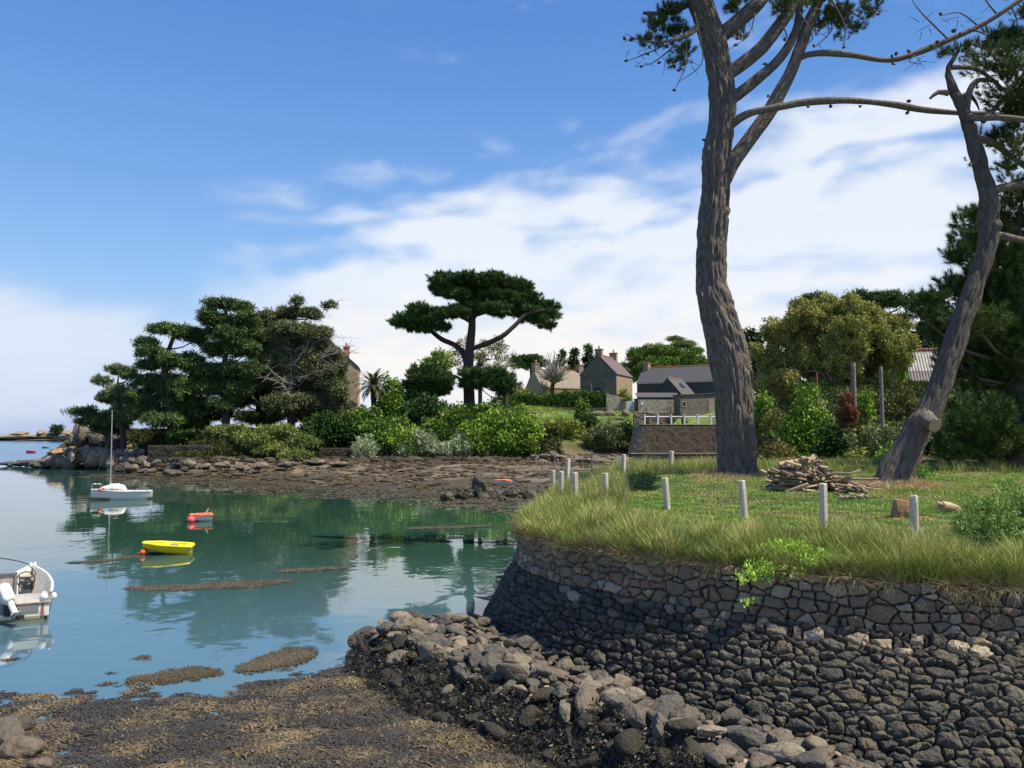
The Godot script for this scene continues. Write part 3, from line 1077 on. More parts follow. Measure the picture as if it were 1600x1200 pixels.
func grass() -> void:
	var short := tuft_mesh(12, 0.14, 0.006, 0.8, 0.07)
	var tall := tuft_mesh(14, 0.36, 0.0055, 0.9, 0.08)
	var droop := tuft_mesh(18, 0.34, 0.006, 1.5, 0.07)
	var pa := []
	var ta := []
	var pb := []
	var tb := []
	var pc := []
	var tc := []
	var n := 0
	while n < 60000:
		n += 1
		var d := 9.6 + 38.0 * pow(rng.randf(), 1.45)
		var x := rn(-0.2, 1.0) * d * 0.72
		var p := Vector2(x, d)
		if not Geometry2D.is_point_in_polygon(p, lawn_poly): continue
		var e := wall_near(p)
		var patch := nz.get_noise_2d(x * 26, d * 26)
		var patch2 := nz.get_noise_2d(x * 75 + 400, d * 75)
		var y := lawn_y(x, d) - 0.02
		var fence := 1.75 + 0.5 * patch + 0.9 * sm(3, 0.8, x)
		var strip := sm(fence + 0.7, fence - 0.3, e)
		if d > 29: strip = maxf(strip, 0.75 * sm(30, 34, d))
		var straw := sm(0.15, 0.5, patch2 + 0.5 * patch) * 0.6
		# dry straw round the feet of the two pines
		var dry := maxf(sm(3.0, 1.2, Vector2(x - 8.3, d - 29.0).length()), maxf(sm(2.6, 0.8, Vector2(x - 12.0, d - 25.6).length()), 0.8 * sm(2.2, 0.6, Vector2(x - 10.4, d - 26.6).length())))
		if rng.randf() < strip:
			var h := rn(0.5, 1.3) * (1.1 + 0.6 * patch + 0.9 * patch2)
			var c := Color(0.19, 0.28, 0.06).lerp(Color(0.50, 0.46, 0.19), clampf(straw + rn(-0.25, 0.6), 0, 1)).lerp(Color(0.10, 0.14, 0.045), clampf(-patch2 * 1.8, 0, 0.8))
			pb.append(Transform3D(Basis(Vector3.UP, rn(0, TAU)).scaled(Vector3(1.1, maxf(0.3, h), 1.1)), Vector3(x, y, -d)))
			tb.append(c)
		else:
			var c := Color(0.165, 0.31, 0.05).lerp(Color(0.34, 0.44, 0.11), clampf(0.4 + patch2 + rn(-0.3, 0.3), 0, 1)).lerp(Color(0.42, 0.39, 0.17), clampf(0.1 + 1.6 * nz.get_noise_2d(x * 38 + 50, d * 48), 0, 0.75))
			if rng.randf() < dry: c = Color(0.48, 0.34, 0.18).lerp(Color(0.58, 0.46, 0.25), rng.randf())
			var h := rn(0.5, 1.1) * (1.0 + 0.6 * patch2) * (1.0 + 0.8 * dry)
			pa.append(Transform3D(Basis(Vector3.UP, rn(0, TAU)).scaled(Vector3(1.3, h, 1.3)), Vector3(x, y, -d)))
			ta.append(c)
	# the overhanging fringe
	for i in range(140, wall_path.size() - 2):
		for k in 12:
			var o := wall_out[i]
			var ragged := nz.get_noise_2d(i * 8.0, 50)
			var ins := rn(-0.10, 0.55)
			var p := wall_path[i] - o * ins
			var y := lawn_y(p.x, p.y) - 0.03
			var drop := sm(0.4, -0.05, ins)
			var up := (Vector3.UP * lerpf(1.0, 0.15 - 0.5 * maxf(0.0, ragged), drop) + Vector3(o.x, 0, -o.y) * lerpf(0.25, 1.0, drop) + Vector3(rn(-1, 1), 0, rn(-1, 1)) * 0.35).normalized()
			var c := Color(0.50, 0.41, 0.21).lerp(Color(0.25, 0.29, 0.085), clampf(rn(-0.1, 0.7) + ragged, 0, 1))
			if drop > 0.6 and rng.randf() < 0.5: c = Color(0.27, 0.20, 0.115)
			pc.append(Transform3D(frame_up(up, rn(0, TAU), Vector3.ONE * rn(0.35, 0.72) * (1.0 + 0.9 * ragged)), Vector3(p.x, y, -p.y)))
			tc.append(c)
	tag(scatter("lawn_grass", self, short, M.blade, pa, ta), "short green grass of the lawn behind the fence", "grass", "", "stuff")
	tag(scatter("long_grass", self, tall, M.blade, pb, tb), "long uncut grass on the bank between fence and wall", "grass", "", "stuff")
	tag(scatter("overhanging_grass", self, droop, M.blade, pc, tc), "dry tufted grass hanging over the top of the near wall", "grass", "", "stuff")
	var seeds := tuft_mesh(6, 0.42, 0.008, 0.5, 0.2)
	var pm := []
	var tm := []
	for i in 5200:
		var d := 98 + 48 * rng.randf()
		var x := rn(1, 26)
		if ht(x, d) < 3.6: continue
		pm.append(Transform3D(Basis(Vector3.UP, rn(0, TAU)).scaled(Vector3(4, rn(0.6, 1.5), 4)), Vector3(x, ht(x, d) - 0.05, -d)))
		tm.append(Color(0.15, 0.28, 0.05).lerp(Color(0.30, 0.38, 0.10), rng.randf()))
	tag(scatter("meadow_grass", self, seeds, M.blade, pm, tm), "green meadow grass on the slope below the houses", "grass", "", "stuff")

# ---------- foreshore, rubble and weed
const FRONT := [[-3.1, 15.0], [-2.65, 14.2], [-1.5, 12.6], [-0.6, 11.6], [0.2, 10.75], [1.0, 9.85], [1.7, 9.0], [2.7, 8.0], [4.0, 7.0], [6.0, 6.0]]

func from_front(x: float, d: float) -> float:                  # metres inside the front edge of the rubble
	var best := 1e9
	var s := 1.0
	for i in FRONT.size() - 1:
		var a := Vector2(FRONT[i][0], FRONT[i][1])
		var c := Vector2(FRONT[i + 1][0], FRONT[i + 1][1])
		var q := Geometry2D.get_closest_point_to_segment(Vector2(x, d), a, c)
		var l := q.distance_to(Vector2(x, d))
		if l < best:
			best = l
			s = signf((c - a).cross(Vector2(x, d) - a))
	return best * s

func rubble_y(x: float, d: float) -> float:
	var s := from_front(x, d)
	var top := lerpf(0.42, 0.66, sm(-3.0, -0.5, x)) - 0.22 * sm(2.0, 5, x) - 0.25 * sm(15.5, 18, d) - 0.32 * sm(1.0, 2.4, s) * sm(-1.5, 0.5, x)
	return -0.14 + (top + 0.14) * sm(-3.35, -2.6, x + 0.15 * (d - 14.5)) * sm(-0.15, 0.95, s) * sm(19.0, 17.2, d + maxf(0.0, -x - 1.0) * 0.6) + (0.16 * nz.get_noise_2d(x * 60, d * 60) + 0.14 * nz.get_noise_2d(x * 150, d * 150)) * sm(0, 0.6, s) * sm(-3.3, -2.4, x)

func shore_y(x: float, d: float) -> float:
	var edge := table([[-12, 13.4], [-8.4, 13.1], [-6.8, 12.9], [-5.2, 12.9], [-4.2, 13.5], [-3.5, 14.5], [-3.0, 15.6]], x)
	var n := nz.get_noise_2d(x * 45, d * 70) + 0.5 * nz.get_noise_2d(x * 130, d * 200)
	return 0.013 * (edge - 0.3 - d) + 0.072 * n - 0.085 * sm(edge - 0.3, edge + 1.4, d) - 0.5 * sm(edge + 3.0, edge + 6.0, d)

func foreshore() -> void:
	var b := mb()
	var v := PackedVector3Array()
	var ix := PackedInt32Array()
	var nx := 130
	var nd := 130
	for j in nd:
		for i in nx:
			var x := -13.0 + i * 0.12 * 1.15
			var d := 6.0 + j * 0.1
			v.append(Vector3(x, shore_y(x, d), -d))
	for j in nd - 1:
		for i in nx - 1:
			var p := j * nx + i
			for e in [p, p + nx, p + 1, p + 1, p + nx, p + nx + 1]: ix.append(e)
	b[0] = v
	b[1] = ix
	tag(obj("mud", finish(b), M.mud), "dark weed-covered mud at the low-water edge", "mud", "", "structure")
	b = mb()
	v = PackedVector3Array()
	ix = PackedInt32Array()
	nx = 100
	nd = 120
	for j in nd:
		for i in nx:
			var x := -3.6 + i * 0.15
			var d := 5.0 + j * 0.13
			v.append(Vector3(x, rubble_y(x, d) - 0.06, -d))
	for j in nd - 1:
		for i in nx - 1:
			var p := j * nx + i
			if from_front(v[p].x, -v[p].z) < -0.3: continue
			for e in [p, p + nx, p + 1, p + 1, p + nx, p + nx + 1]: ix.append(e)
	b[0] = v
	b[1] = ix
	var bank := tag(obj("rubble_bank", finish(b), M.mortar), "bank of broken stone at the foot of the near sea wall", "rubble bank", "", "structure") as Node3D
	rubble_stones(bank)

func rubble_stones(bank: Node3D) -> void:
	var got := []
	var n := 0
	while n < 22000:
		n += 1
		var d := 7.6 + 10.6 * rng.randf()
		var x := rn(-3.0, 8.0)
		var s := from_front(x, d)
		if s < -0.05 or s > 4.2 or rubble_y(x, d) < -0.02: continue
		var hidden := Geometry2D.is_point_in_polygon(Vector2(x, d), lawn_poly)
		if hidden or wall_near(Vector2(x, d)) < 0.55: continue
		var big := rn(0.11, 0.25) if n > 2600 else rn(0.25, 0.44)
		if s < 0.55: big = minf(big, 0.42)
		if s > 2.2: big *= 0.75
		var clear := true
		for g in got:
			if Vector2(g[0] - x, g[1] - d).length() < (g[2] + big) * 0.35:
				clear = false
				break
		if not clear: continue
		got.append([x, d, big, s])
	var ranked := []
	for g in got:
		var px: float = 800 + g[0] / g[1] * F
		var py: float = 681 + (EYE - 0.6) / g[1] * F
		ranked.append([g[2] / g[1] * (1.0 if px < 1620 and py < 1215 else 0.0), g])
	ranked.sort_custom(func(a, c): return a[0] > c[0])
	var rest := [mb(), mb()]
	for i in ranked.size():
		var g: Array = ranked[i][1]
		var y := rubble_y(g[0], g[1])
		var weedy: bool = g[3] < rn(0.42, 0.95)  # weed on the front stones, also blackened for the shade of that side
		var basis := Basis(Vector3.UP, rn(0, TAU)) * Basis(Vector3.RIGHT, rn(-0.6, 0.6) + (0.5 if g[3] < 0.6 else 0.0)) * Basis(Vector3.BACK, rn(-0.4, 0.4)) * Basis.from_scale(Vector3(g[2] * rn(1.0, 1.35), g[2] * rn(0.7, 1.15), g[2] * rn(0.8, 1.1)))
		var t := Transform3D(basis, Vector3(g[0], y + g[2] * rn(0.02, 0.28), -g[1]))
		var mesh: ArrayMesh = rocks[rng.randi() % rocks.size()]
		if i < 295 and ranked[i][0] > 0:
			var o := obj("stone", mesh, M.weedy if weedy else M.rubble[rng.randi() % M.rubble.size()], bank)
			o.transform = t
		else:
			join(rest[1 if weedy else 0], mesh, t)
	tag(obj("stones", finish(rest[0]), M.rubble[4], bank), "", "", "", "stuff")
	tag(obj("weedy_shade_stones", finish(rest[1]), M.weedy, bank), "", "", "", "stuff")
	# chips between the stones
	var pl := []
	var ti := []
	for i in 2600:
		var d := 7.6 + 9.5 * rng.randf()
		var x := rn(-2.6, 7.6)
		var s := from_front(x, d)
		if s < 0.7 or wall_near(Vector2(x, d)) < 0.7 or Geometry2D.is_point_in_polygon(Vector2(x, d), lawn_poly): continue
		pl.append(Transform3D(Basis(Vector3(rn(-1, 1), 1, rn(-1, 1)).normalized(), rn(0, TAU)).scaled(Vector3.ONE * rn(0.03, 0.11)), Vector3(x, rubble_y(x, d) - 0.01, -d)))
		ti.append(Color(0.22, 0.18, 0.125).lerp(Color(0.40, 0.32, 0.22), rng.randf()))
	tag(scatter("gravel", bank, rocks[4], M.chip, pl, ti), "", "", "", "stuff")

func seaweed_mesh(n: int, l: float, w: float, high: float) -> ArrayMesh:
	var b := mb()
	var cols := PackedColorArray()
	for i in n:
		var p := Vector3(rn(-1, 1), 0, rn(-1, 1)) * l
		var a := rn(0, TAU)
		var dir := Vector3(cos(a), 0, sin(a))
		var s := dir.cross(Vector3.UP) * w
		var q := p + dir * l * rn(0.3, 0.7) + Vector3.UP * rn(0.2, 1.0) * high
		var r := q + dir * l * rn(0.2, 0.6) + Vector3(rn(-1, 1), 0, rn(-1, 1)) * l * 0.3 - Vector3.UP * high * rn(0.1, 0.8)
		quad(b, p - s, q - s, q + s, p + s)
		quad(b, q - s, r - s * 0.6, r + s * 0.6, q + s)
		var g := rn(0.6, 1.5)
		for k in 8: cols.append(Color(g, g * 0.95, g * 0.8))
	b[3] = cols
	return finish(b, false)

func seaweed() -> void:
	var wrack := seaweed_mesh(14, 0.10, 0.011, 0.05)
	var ribbon := seaweed_mesh(9, 0.20, 0.016, 0.05)
	var pl := []
	var ti := []
	var pl2 := []
	var ti2 := []
	var n := 0
	while pl.size() < 60000 and n < 150000:
		n += 1
		var d := 8.6 + 9.5 * pow(rng.randf(), 1.2)
		var x := -rn(-0.35, 1.0) * d * 0.72
		if from_front(x, d) > 0.1: continue
		var h := shore_y(x, d)
		var ragged := nz.get_noise_2d(x * 170 + 80, d * 260)
		if h < -0.075 or (h < -0.02 and ragged < 0.22) or (h < -0.002 and ragged < -0.05): continue
		var patch := nz.get_noise_2d(x * 60 + 900, d * 90)
		var lay := Transform3D(Basis(Vector3.UP, rn(0, TAU)).scaled(Vector3(1, rn(0.25, 0.8), 1) * rn(0.35, 1.15)), Vector3(x, maxf(h, -0.006) + 0.004, -d))
		var long_one := n % 4 == 0
		(pl2 if long_one else pl).append(lay)
		(ti2 if long_one else ti).append(Color(0.045, 0.040, 0.031).lerp(Color(0.21, 0.165, 0.085), clampf(rn(-0.5, 0.6) + patch * 1.4, 0, 1)))
	tag(scatter("seaweed", self, wrack, M.weed, pl, ti), "brown bladder wrack spread over the mud at low tide", "seaweed", "", "stuff")
	tag(scatter("ribbon_seaweed", self, ribbon, M.weed, pl2, ti2), "long dark ribbons of weed among the wrack on the mud", "seaweed", "", "stuff")
	# weed hanging on the dark side of the rubble
	pl = []
	ti = []
	while pl.size() < 1900:
		var d := 7.8 + 8.5 * rng.randf()
		var x := rn(-3.1, 5.0)
		var s := from_front(x, d)
		if s < -0.1 or s > 0.75 or rng.randf() < s * 1.2: continue
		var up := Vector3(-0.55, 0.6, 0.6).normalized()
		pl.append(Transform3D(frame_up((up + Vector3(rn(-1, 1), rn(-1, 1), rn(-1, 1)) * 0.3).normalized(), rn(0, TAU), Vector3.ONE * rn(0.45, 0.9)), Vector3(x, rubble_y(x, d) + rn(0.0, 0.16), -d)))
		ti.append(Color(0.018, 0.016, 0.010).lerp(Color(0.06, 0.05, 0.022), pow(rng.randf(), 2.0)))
	tag(scatter("hanging_seaweed", self, seaweed_mesh(12, 0.10, 0.013, 0.06), M.weed, pl, ti), "dark seaweed clinging to the front of the rubble bank", "seaweed", "", "stuff")
	# rafts and strings of weed afloat
	raft("floating mat of brown weed in front of the yellow dinghy", [[205, 919], [250, 919], [300, 918], [350, 913], [400, 913], [447, 908]], [0.12, 0.3, 0.45, 0.65, 0.5, 0.1], 800)
	raft("small floating patch of brown weed nearest the mouth of the cove reflection", [[440, 893], [480, 890], [535, 888]], [0.08, 0.28, 0.06], 200)
	raft("thin string of weed trailing from the orange buoy over the water", [[222, 868], [190, 873], [160, 877], [152, 876]], [0.10, 0.1, 0.1, 0.05], 130)
	raft("short scrap of weed at the end of the drifting string", [[145, 878], [130, 879], [118, 879]], [0.04, 0.08, 0.04], 60)
	raft("ragged weed strip reaching out from the mud into the clear shallows", [[212, 1062], [250, 1059], [290, 1055], [335, 1052]], [0.12, 0.3, 0.5, 0.1], 700)
	raft("broad weed patch in the shallows left of the rubble point", [[385, 1044], [420, 1034], [450, 1028], [478, 1026]], [0.2, 0.6, 0.7, 0.3], 1100)
	raft("narrow dark line of weed off the far beach", [[640, 826], [700, 824], [760, 822]], [0.2, 0.6, 0.2], 160)

func raft(label: String, line: Array, half: Array, n: int) -> void:
	var pl := []
	var ti := []
	for i in n:
		var t := rng.randf() * (line.size() - 1)
		var k := int(t)
		var p := lv(lerpf(line[k][0], line[k + 1][0], t - k), lerpf(line[k][1], line[k + 1][1], t - k), 0.0)
		p.z += rng.randfn() * 0.45 * lerpf(half[k], half[k + 1], t - k)
		p.x += rn(-0.1, 0.1)
		p.y = 0.004
		var s := maxf(1.0, -p.z / 16.0)
		pl.append(Transform3D(Basis(Vector3.UP, rn(0, TAU)).scaled(Vector3(s, 0.5, s) * rn(0.6, 1.2)), p))
		ti.append(Color(0.045, 0.040, 0.024).lerp(Color(0.14, 0.115, 0.055), rng.randf()))
	tag(scatter("floating_seaweed", self, seaweed_mesh(14, 0.10, 0.011, 0.05), M.weed, pl, ti), label, "seaweed", "", "stuff")

func loose_rocks() -> void:
	for r in [["flat pale boulder lying in the weed, its top bare of growth", 34, 1178, 0.5, 12.0, 3], ["ochre boulder half sunk in weed behind the flat pale one", 8, 1160, 0.5, 12.3, 4],
			["small upright dark rock behind the ochre boulder", 28, 1140, 0.42, 12.8, 6], ["low brown rock at the edge of the frame beside the upright dark one", 4, 1145, 0.5, 12.7, 4], ["pebble-sized brown rock in front of the flat pale boulder", 64, 1198, 0.28, 11.5, 3]]:
		var p := lv(r[1], r[2], 0.05)
		var o := obj("boulder", boulder(r[1] * 3.7, 12, Vector3(r[3], r[3] * 0.62, r[3] * 0.8)), M.rubble[r[5]], self, p + Vector3(0, r[3] * 0.12, 0))
		tag(o, r[0], "boulder", "rocks in the weed near the low-water edge")

# ---------- the two near pines
func pine_tree() -> void:
	var d := 30.0
	var root := at(1150, 752, d)
	root.y = lawn_y(root.x, d)
	var t := thing("pine_tree", "tall old pine with a thick furrowed trunk standing alone on the lawn", "tree", root)
	var knots := []
	for k in [[1096, 232, 0.38, 0.34], [1112, 400, 0.30, 0.10], [1098, 462, 0.35, 0.12], [1165, 585, 0.4, 0.12], [1150, 470, 0.3, 0.10], [1090, 365, 0.25, 0.08], [1140, 330, 0.25, 0.09], [1124, 440, 0.28, -0.08], [1175, 690, 0.4, 0.1], [1120, 560, 0.4, 0.1]]:
		knots.append([at(k[0], k[1], d - 0.35) - root, k[2], k[3]])
	var line := [[Vector3(0.05, -0.5, 0), 1.12]]
	line.append_array(px_line([[1152, 748, 37], [1151, 722, 33.5], [1150, 690, 32.5], [1148, 650, 32], [1146, 600, 32.5], [1136, 545, 35], [1122, 490, 31], [1112, 445, 26.5], [1112, 380, 26], [1116, 330, 25.5], [1119, 285, 24.5], [1120, 240, 25.5], [1127, 200, 22], [1129, 150, 22.5], [1122, 105, 21], [1112, 55, 22.5], [1093, 0, 19.5], [1075, -70, 17], [1070, -150, 13], [1085, -230, 8]], d, root))
	var b := mb()
	for q in line: q[1] *= 0.86
	tube(b, line, 120, 0.08, 0.03, 0.10, knots)
	obj("trunk", finish(b), M.bark, t)
	var limb_list := [
		[[1132, 282, 12], [1146, 252, 13], [1168, 222, 11.5], [1200, 177, 10.5], [1218, 146, 10], [1236, 112, 9.5], [1247, 84, 9.5], [1258, 54, 9], [1268, 24, 8.5], [1282, -5, 8.5], [1300, -60, 7, -0.5], [1330, -120, 5, -1]],
		[[1130, 160, 9], [1152, 148, 9.5], [1184, 122, 8], [1212, 98, 7.5], [1232, 72, 7], [1246, 40, 6.5], [1250, 0, 6], [1256, -60, 4.5]],
		[[1128, 122, 11], [1150, 106, 11.5], [1184, 80, 11], [1210, 50, 10], [1236, 12, 9.5], [1256, -30, 8], [1290, -100, 6, -1]],
		[[1112, 70, 12], [1132, 52, 12.5], [1160, 28, 11.5], [1190, -2, 11], [1220, -50, 9, 0.8], [1260, -120, 6, 1.5]],
		[[1140, 198, 6], [1154, 186, 6.5, -0.3], [1175, 176, 5.5, -0.6], [1208, 169, 5.2, -0.8], [1256, 160, 5.2, -0.9], [1300, 157, 5.4, -1], [1344, 158, 5.2, -1], [1392, 163, 4.8, -1], [1440, 171, 4.4, -1], [1492, 176, 4, -1.2], [1560, 180, 3.6, -1.4], [1640, 188, 2.6, -1.6]],
		[[1246, 92, 5], [1262, 86, 5], [1288, 83, 5, -0.2], [1332, 86, 4.8, -0.4], [1384, 94, 4.6, -0.5], [1424, 86, 4.4, -0.6], [1480, 63, 4.2, -0.7], [1532, 40, 4, -0.8], [1580, 10, 3.6, -1], [1650, -40, 2.6, -1.2]],
		[[1100, 30, 6], [1080, 50, 4.5, -0.4], [1055, 62, 3.5, -0.8], [1020, 66, 2.2, -1.0], [985, 58, 1.0, -1.2]],
		[[1092, -5, 7], [1070, 10, 5, 0.5], [1040, 20, 3.5, 0.9], [1005, 20, 1.6, 1.2]]]
	for l in limb_list:
		b = mb()
		tube(b, px_line(l, d, root), 14, 0.25, 0.05)
		obj("limb", finish(b), M.branch if l[0][2] < 7 else M.bark, t)
	# hanging twigs
	b = mb()
	for l in [[[1030, 66], [1000, 62], [976, 52]], [[1040, 70], [1010, 84], [978, 96]], [[1050, 75], [1020, 98], [992, 104]], [[1072, 60], [1072, 100], [1054, 140]], [[1085, 20], [1094, 60], [1096, 100], [1060, 128]],
			[[1180, 20], [1170, 55], [1150, 70]], [[1250, 20], [1270, 60], [1240, 78]], [[1300, 0], [1320, 40], [1318, 72]], [[1320, 10], [1350, 30], [1372, 18]], [[1290, 10], [1300, 45], [1275, 72]], [[1220, 30], [1230, 58], [1226, 60]], [[1430, 86], [1420, 96], [1440, 100]], [[1480, 60], [1440, 20], [1425, 0]], [[1530, 42], [1500, 20], [1470, 25]], [[1580, 10], [1590, 40], [1570, 60]], [[1520, 45], [1560, 60], [1600, 50]], [[1560, 25], [1540, 0], [1530, -20]]]:
		var q := []
		for i in l.size(): q.append([l[i][0], l[i][1], lerpf(1.5, 0.5, float(i) / (l.size() - 1)), -0.8 + 0.5 * sin(l[0][0])])
		tube(b, px_line(q, d, root), 5, 0.3, 0.01)
		for i in 6:
			var p: Vector3 = at(lerpf(l[0][0], l[l.size() - 1][0], rng.randf()), lerpf(l[0][1], l[l.size() - 1][1], rng.randf()), d - 0.8) - root
			tube(b, [[p, 0.014], [p + Vector3(rn(-0.5, 0.5), rn(-0.4, 0.2), rn(-0.5, 0.5)), 0.006]], 4, 0.5)
	obj("twigs", finish(b), M.branch, t)
	var pads := pads_px([[1052, 55, 26, 22], [1030, 40, 22, 14], [1072, 84, 18, 16], [1050, 18, 30, 14], [1080, -12, 26, 22], [1020, 68, 14, 8], [1008, 66, 10, 7], [1058, 96, 12, 10],
		[1230, 12, 30, 14], [1180, -8, 40, 10], [1290, 2, 36, 16], [1300, 30, 24, 14], [1330, 18, 30, 12], [1362, 12, 26, 12], [1332, 38, 20, 10], [1270, 40, 16, 14], [1318, 66, 9, 8], [1304, 58, 8, 6], [1340, 48, 10, 7],
		[1150, 10, 24, 10], [1160, 58, 10, 8]], d, 0.8, 1.0, root)
	crown(t, "needles", pads, K.pine_near, 2.6)
	pads = pads_px([[1100, -80, 80, 35], [1010, -60, 55, 28], [1220, -100, 80, 35], [1340, -60, 60, 28], [1150, -150, 90, 35], [1270, -150, 70, 35]], d, 0.9, 2.0, root)
	crown(t, "crown", pads, K.pine, 0.45)
	for p in [[976, 60], [986, 62], [978, 95], [990, 60], [1002, 104], [1012, 84], [1054, 141], [1060, 110], [1030, 98], [1042, 72], [1246, 92], [1152, 60], [1150, 70], [1318, 74], [1272, 72], [1226, 62], [1304, 55], [1262, 166], [1298, 166], [1344, 166], [1418, 176], [1420, 158], [1396, 100], [1400, 84], [1394, 88], [1420, 80], [1490, 48], [1500, 52], [1464, 66], [1455, 72], [1372, 22], [1470, 22], [1195, 100], [1142, 218], [1200, 150], [1342, 24], [1095, 30], [1100, 218]]:
		var o := obj("pine_cone", rocks[(p[0] as int) % rocks.size()], M.cone, t, at(p[0], p[1], d - 1.0) - root)
		o.transform.basis = Basis(Vector3(rn(-1, 1), rn(-1, 1), rn(-1, 1)).normalized(), rn(0, 3)) * Basis.from_scale(Vector3(0.14, 0.2, 0.14))

func leaning_pine() -> void:
	var d := 26.5
	var root := at(1398, 770, d)
	root.y = lawn_y(root.x, d)
	var t := thing("leaning_pine", "leaning pine with a sawn-off branch stump, growing beside the log pile", "tree", root)
	var line := [[Vector3(-0.35, -0.5, 0), 0.92]]
	line.append_array(px_line([[1392, 765, 34], [1400, 742, 29], [1417, 705, 23], [1434, 672, 21], [1450, 646, 19.5], [1470, 600, 17.5], [1490, 540, 16.5], [1507, 489, 15.5], [1526, 439, 14.5], [1543, 385, 15], [1545, 345, 15.5], [1545, 310, 14.5], [1534, 265, 12.5], [1521, 224, 11], [1508, 182, 9.5], [1498, 158, 7.5], [1486, 132, 5.5], [1481, 113, 4.2], [1486, 98, 2.8], [1499, 78, 1.2]], d, root))
	var b := mb()
	for q in line: q[1] *= 0.92
	tube(b, line, 80, 0.09, 0.03, 0.06, [[at(1440, 655, d - 0.3) - root, 0.42, 0.14], [at(1556, 352, d - 0.2) - root, 0.25, 0.12], [at(1545, 300, d - 0.2) - root, 0.2, 0.08]])
	obj("trunk", finish(b), M.bark, t)
	for l in [[[1540, 308, 8], [1556, 297, 7.5], [1580, 290, 7], [1620, 286, 6]], [[1548, 366, 7], [1570, 370, 6], [1600, 376, 5], [1640, 378, 4]], [[1522, 216, 6], [1550, 222, 5, 0.5], [1575, 240, 4.5, 0.9], [1605, 262, 4, 1.2]], [[1508, 182, 6], [1530, 185, 5, -0.4], [1565, 184, 4.5, -0.8], [1620, 190, 4, -1]],
			[[1498, 158, 4], [1512, 147, 3, 0.5], [1525, 160, 2.2, 0.8], [1530, 172, 1.5, 1]], [[1482, 146, 3.5], [1466, 144, 2.6], [1453, 154, 1.5]], [[1510, 176, 5], [1516, 140, 4], [1530, 125, 3], [1560, 128, 2]], [[1536, 190, 4], [1580, 140, 3, 0.5], [1620, 90, 2.5, 0.8]], [[1486, 105, 3], [1530, 110, 2.5], [1580, 150, 2], [1610, 180, 1.5]]]:
		b = mb()
		tube(b, px_line(l, d, root), 12, 0.2, 0.05)
		obj("limb", finish(b), M.branch, t)
	b = mb()
	var c0 := at(1446, 654, d - 0.28) - root
	var c1 := at(1461, 665, d - 0.85) - root
	tube(b, [[c0, 0.30], [c0.lerp(c1, 0.6), 0.24], [c1, 0.225]], 20, 0.1, 0.03)
	var stub := obj("branch_stump", finish(b), M.bark, t)
	b = mb()
	var axis := (c1 - c0).normalized()
	tube(b, [[c1 + axis * 0.002, 0.21], [c1 + axis * 0.014, 0.205]], 20, 0.1, 0.0)
	obj("sawn_face", finish(b), M.log_end, stub)
	var pads := pads_px([[1572, 105, 36, 30], [1535, 78, 28, 12], [1592, 65, 30, 20], [1585, 172, 34, 22], [1562, 215, 26, 16], [1592, 235, 30, 26], [1515, 250, 7, 7], [1466, 85, 13, 10], [1500, 82, 20, 10], [1540, 108, 26, 14], [1600, 130, 26, 30], [1570, 262, 16, 10], [1640, 160, 40, 60], [1650, 60, 50, 40], [1620, 20, 40, 20], [1530, 205, 10, 8], [1575, 140, 40, 30], [1590, 190, 30, 30], [1560, 90, 40, 24], [1590, 275, 24, 20], [1560, 60, 26, 14]], d, 0.9, 0.9, root)
	crown(t, "needles", pads, K.pine_near, 2.0)

func dark_pine() -> void:
	var d := 33.5
	var root := at(1592, 742, d)
	root.y = ht(root.x, d)
	var t := thing("dark_pine", "dense dark pine with foliage down to the shrubs, behind the leaning trunk", "tree", root)
	var line := [[Vector3(0, -0.3, 0), 0.5]]
	line.append_array(px_line([[1592, 700, 15], [1590, 600, 13], [1588, 500, 11], [1590, 400, 8], [1592, 330, 4]], d, root))
	var b := mb()
	tube(b, line, 14, 0.4, 0.06)
	obj("trunk", finish(b), M.bark, t)
	var pads := pads_px([[1508, 350, 22, 22], [1530, 335, 14, 14], [1575, 345, 40, 34], [1502, 402, 28, 20], [1560, 410, 48, 34], [1490, 452, 30, 18], [1452, 470, 30, 12], [1436, 492, 20, 12], [1580, 480, 52, 38], [1520, 500, 42, 24], [1470, 520, 30, 16], [1560, 560, 62, 40], [1505, 585, 40, 26], [1478, 560, 20, 14], [1600, 640, 62, 44], [1535, 650, 52, 30], [1500, 668, 30, 14], [1640, 500, 60, 60], [1650, 380, 50, 50], [1660, 600, 60, 60], [1600, 300, 30, 24], [1640, 300, 40, 40], [1570, 600, 50, 40], [1540, 450, 50, 40], [1560, 520, 60, 40], [1580, 690, 70, 26], [1510, 700, 50, 16], [1600, 560, 50, 50], [1600, 430, 50, 50], [1530, 380, 40, 30]], d, 0.9, 1.3, root)
	limbs(t, line, pads, 0.10, M.branch, "limbs")
	crown(t, "needles", pads, K.pine, 1.7)

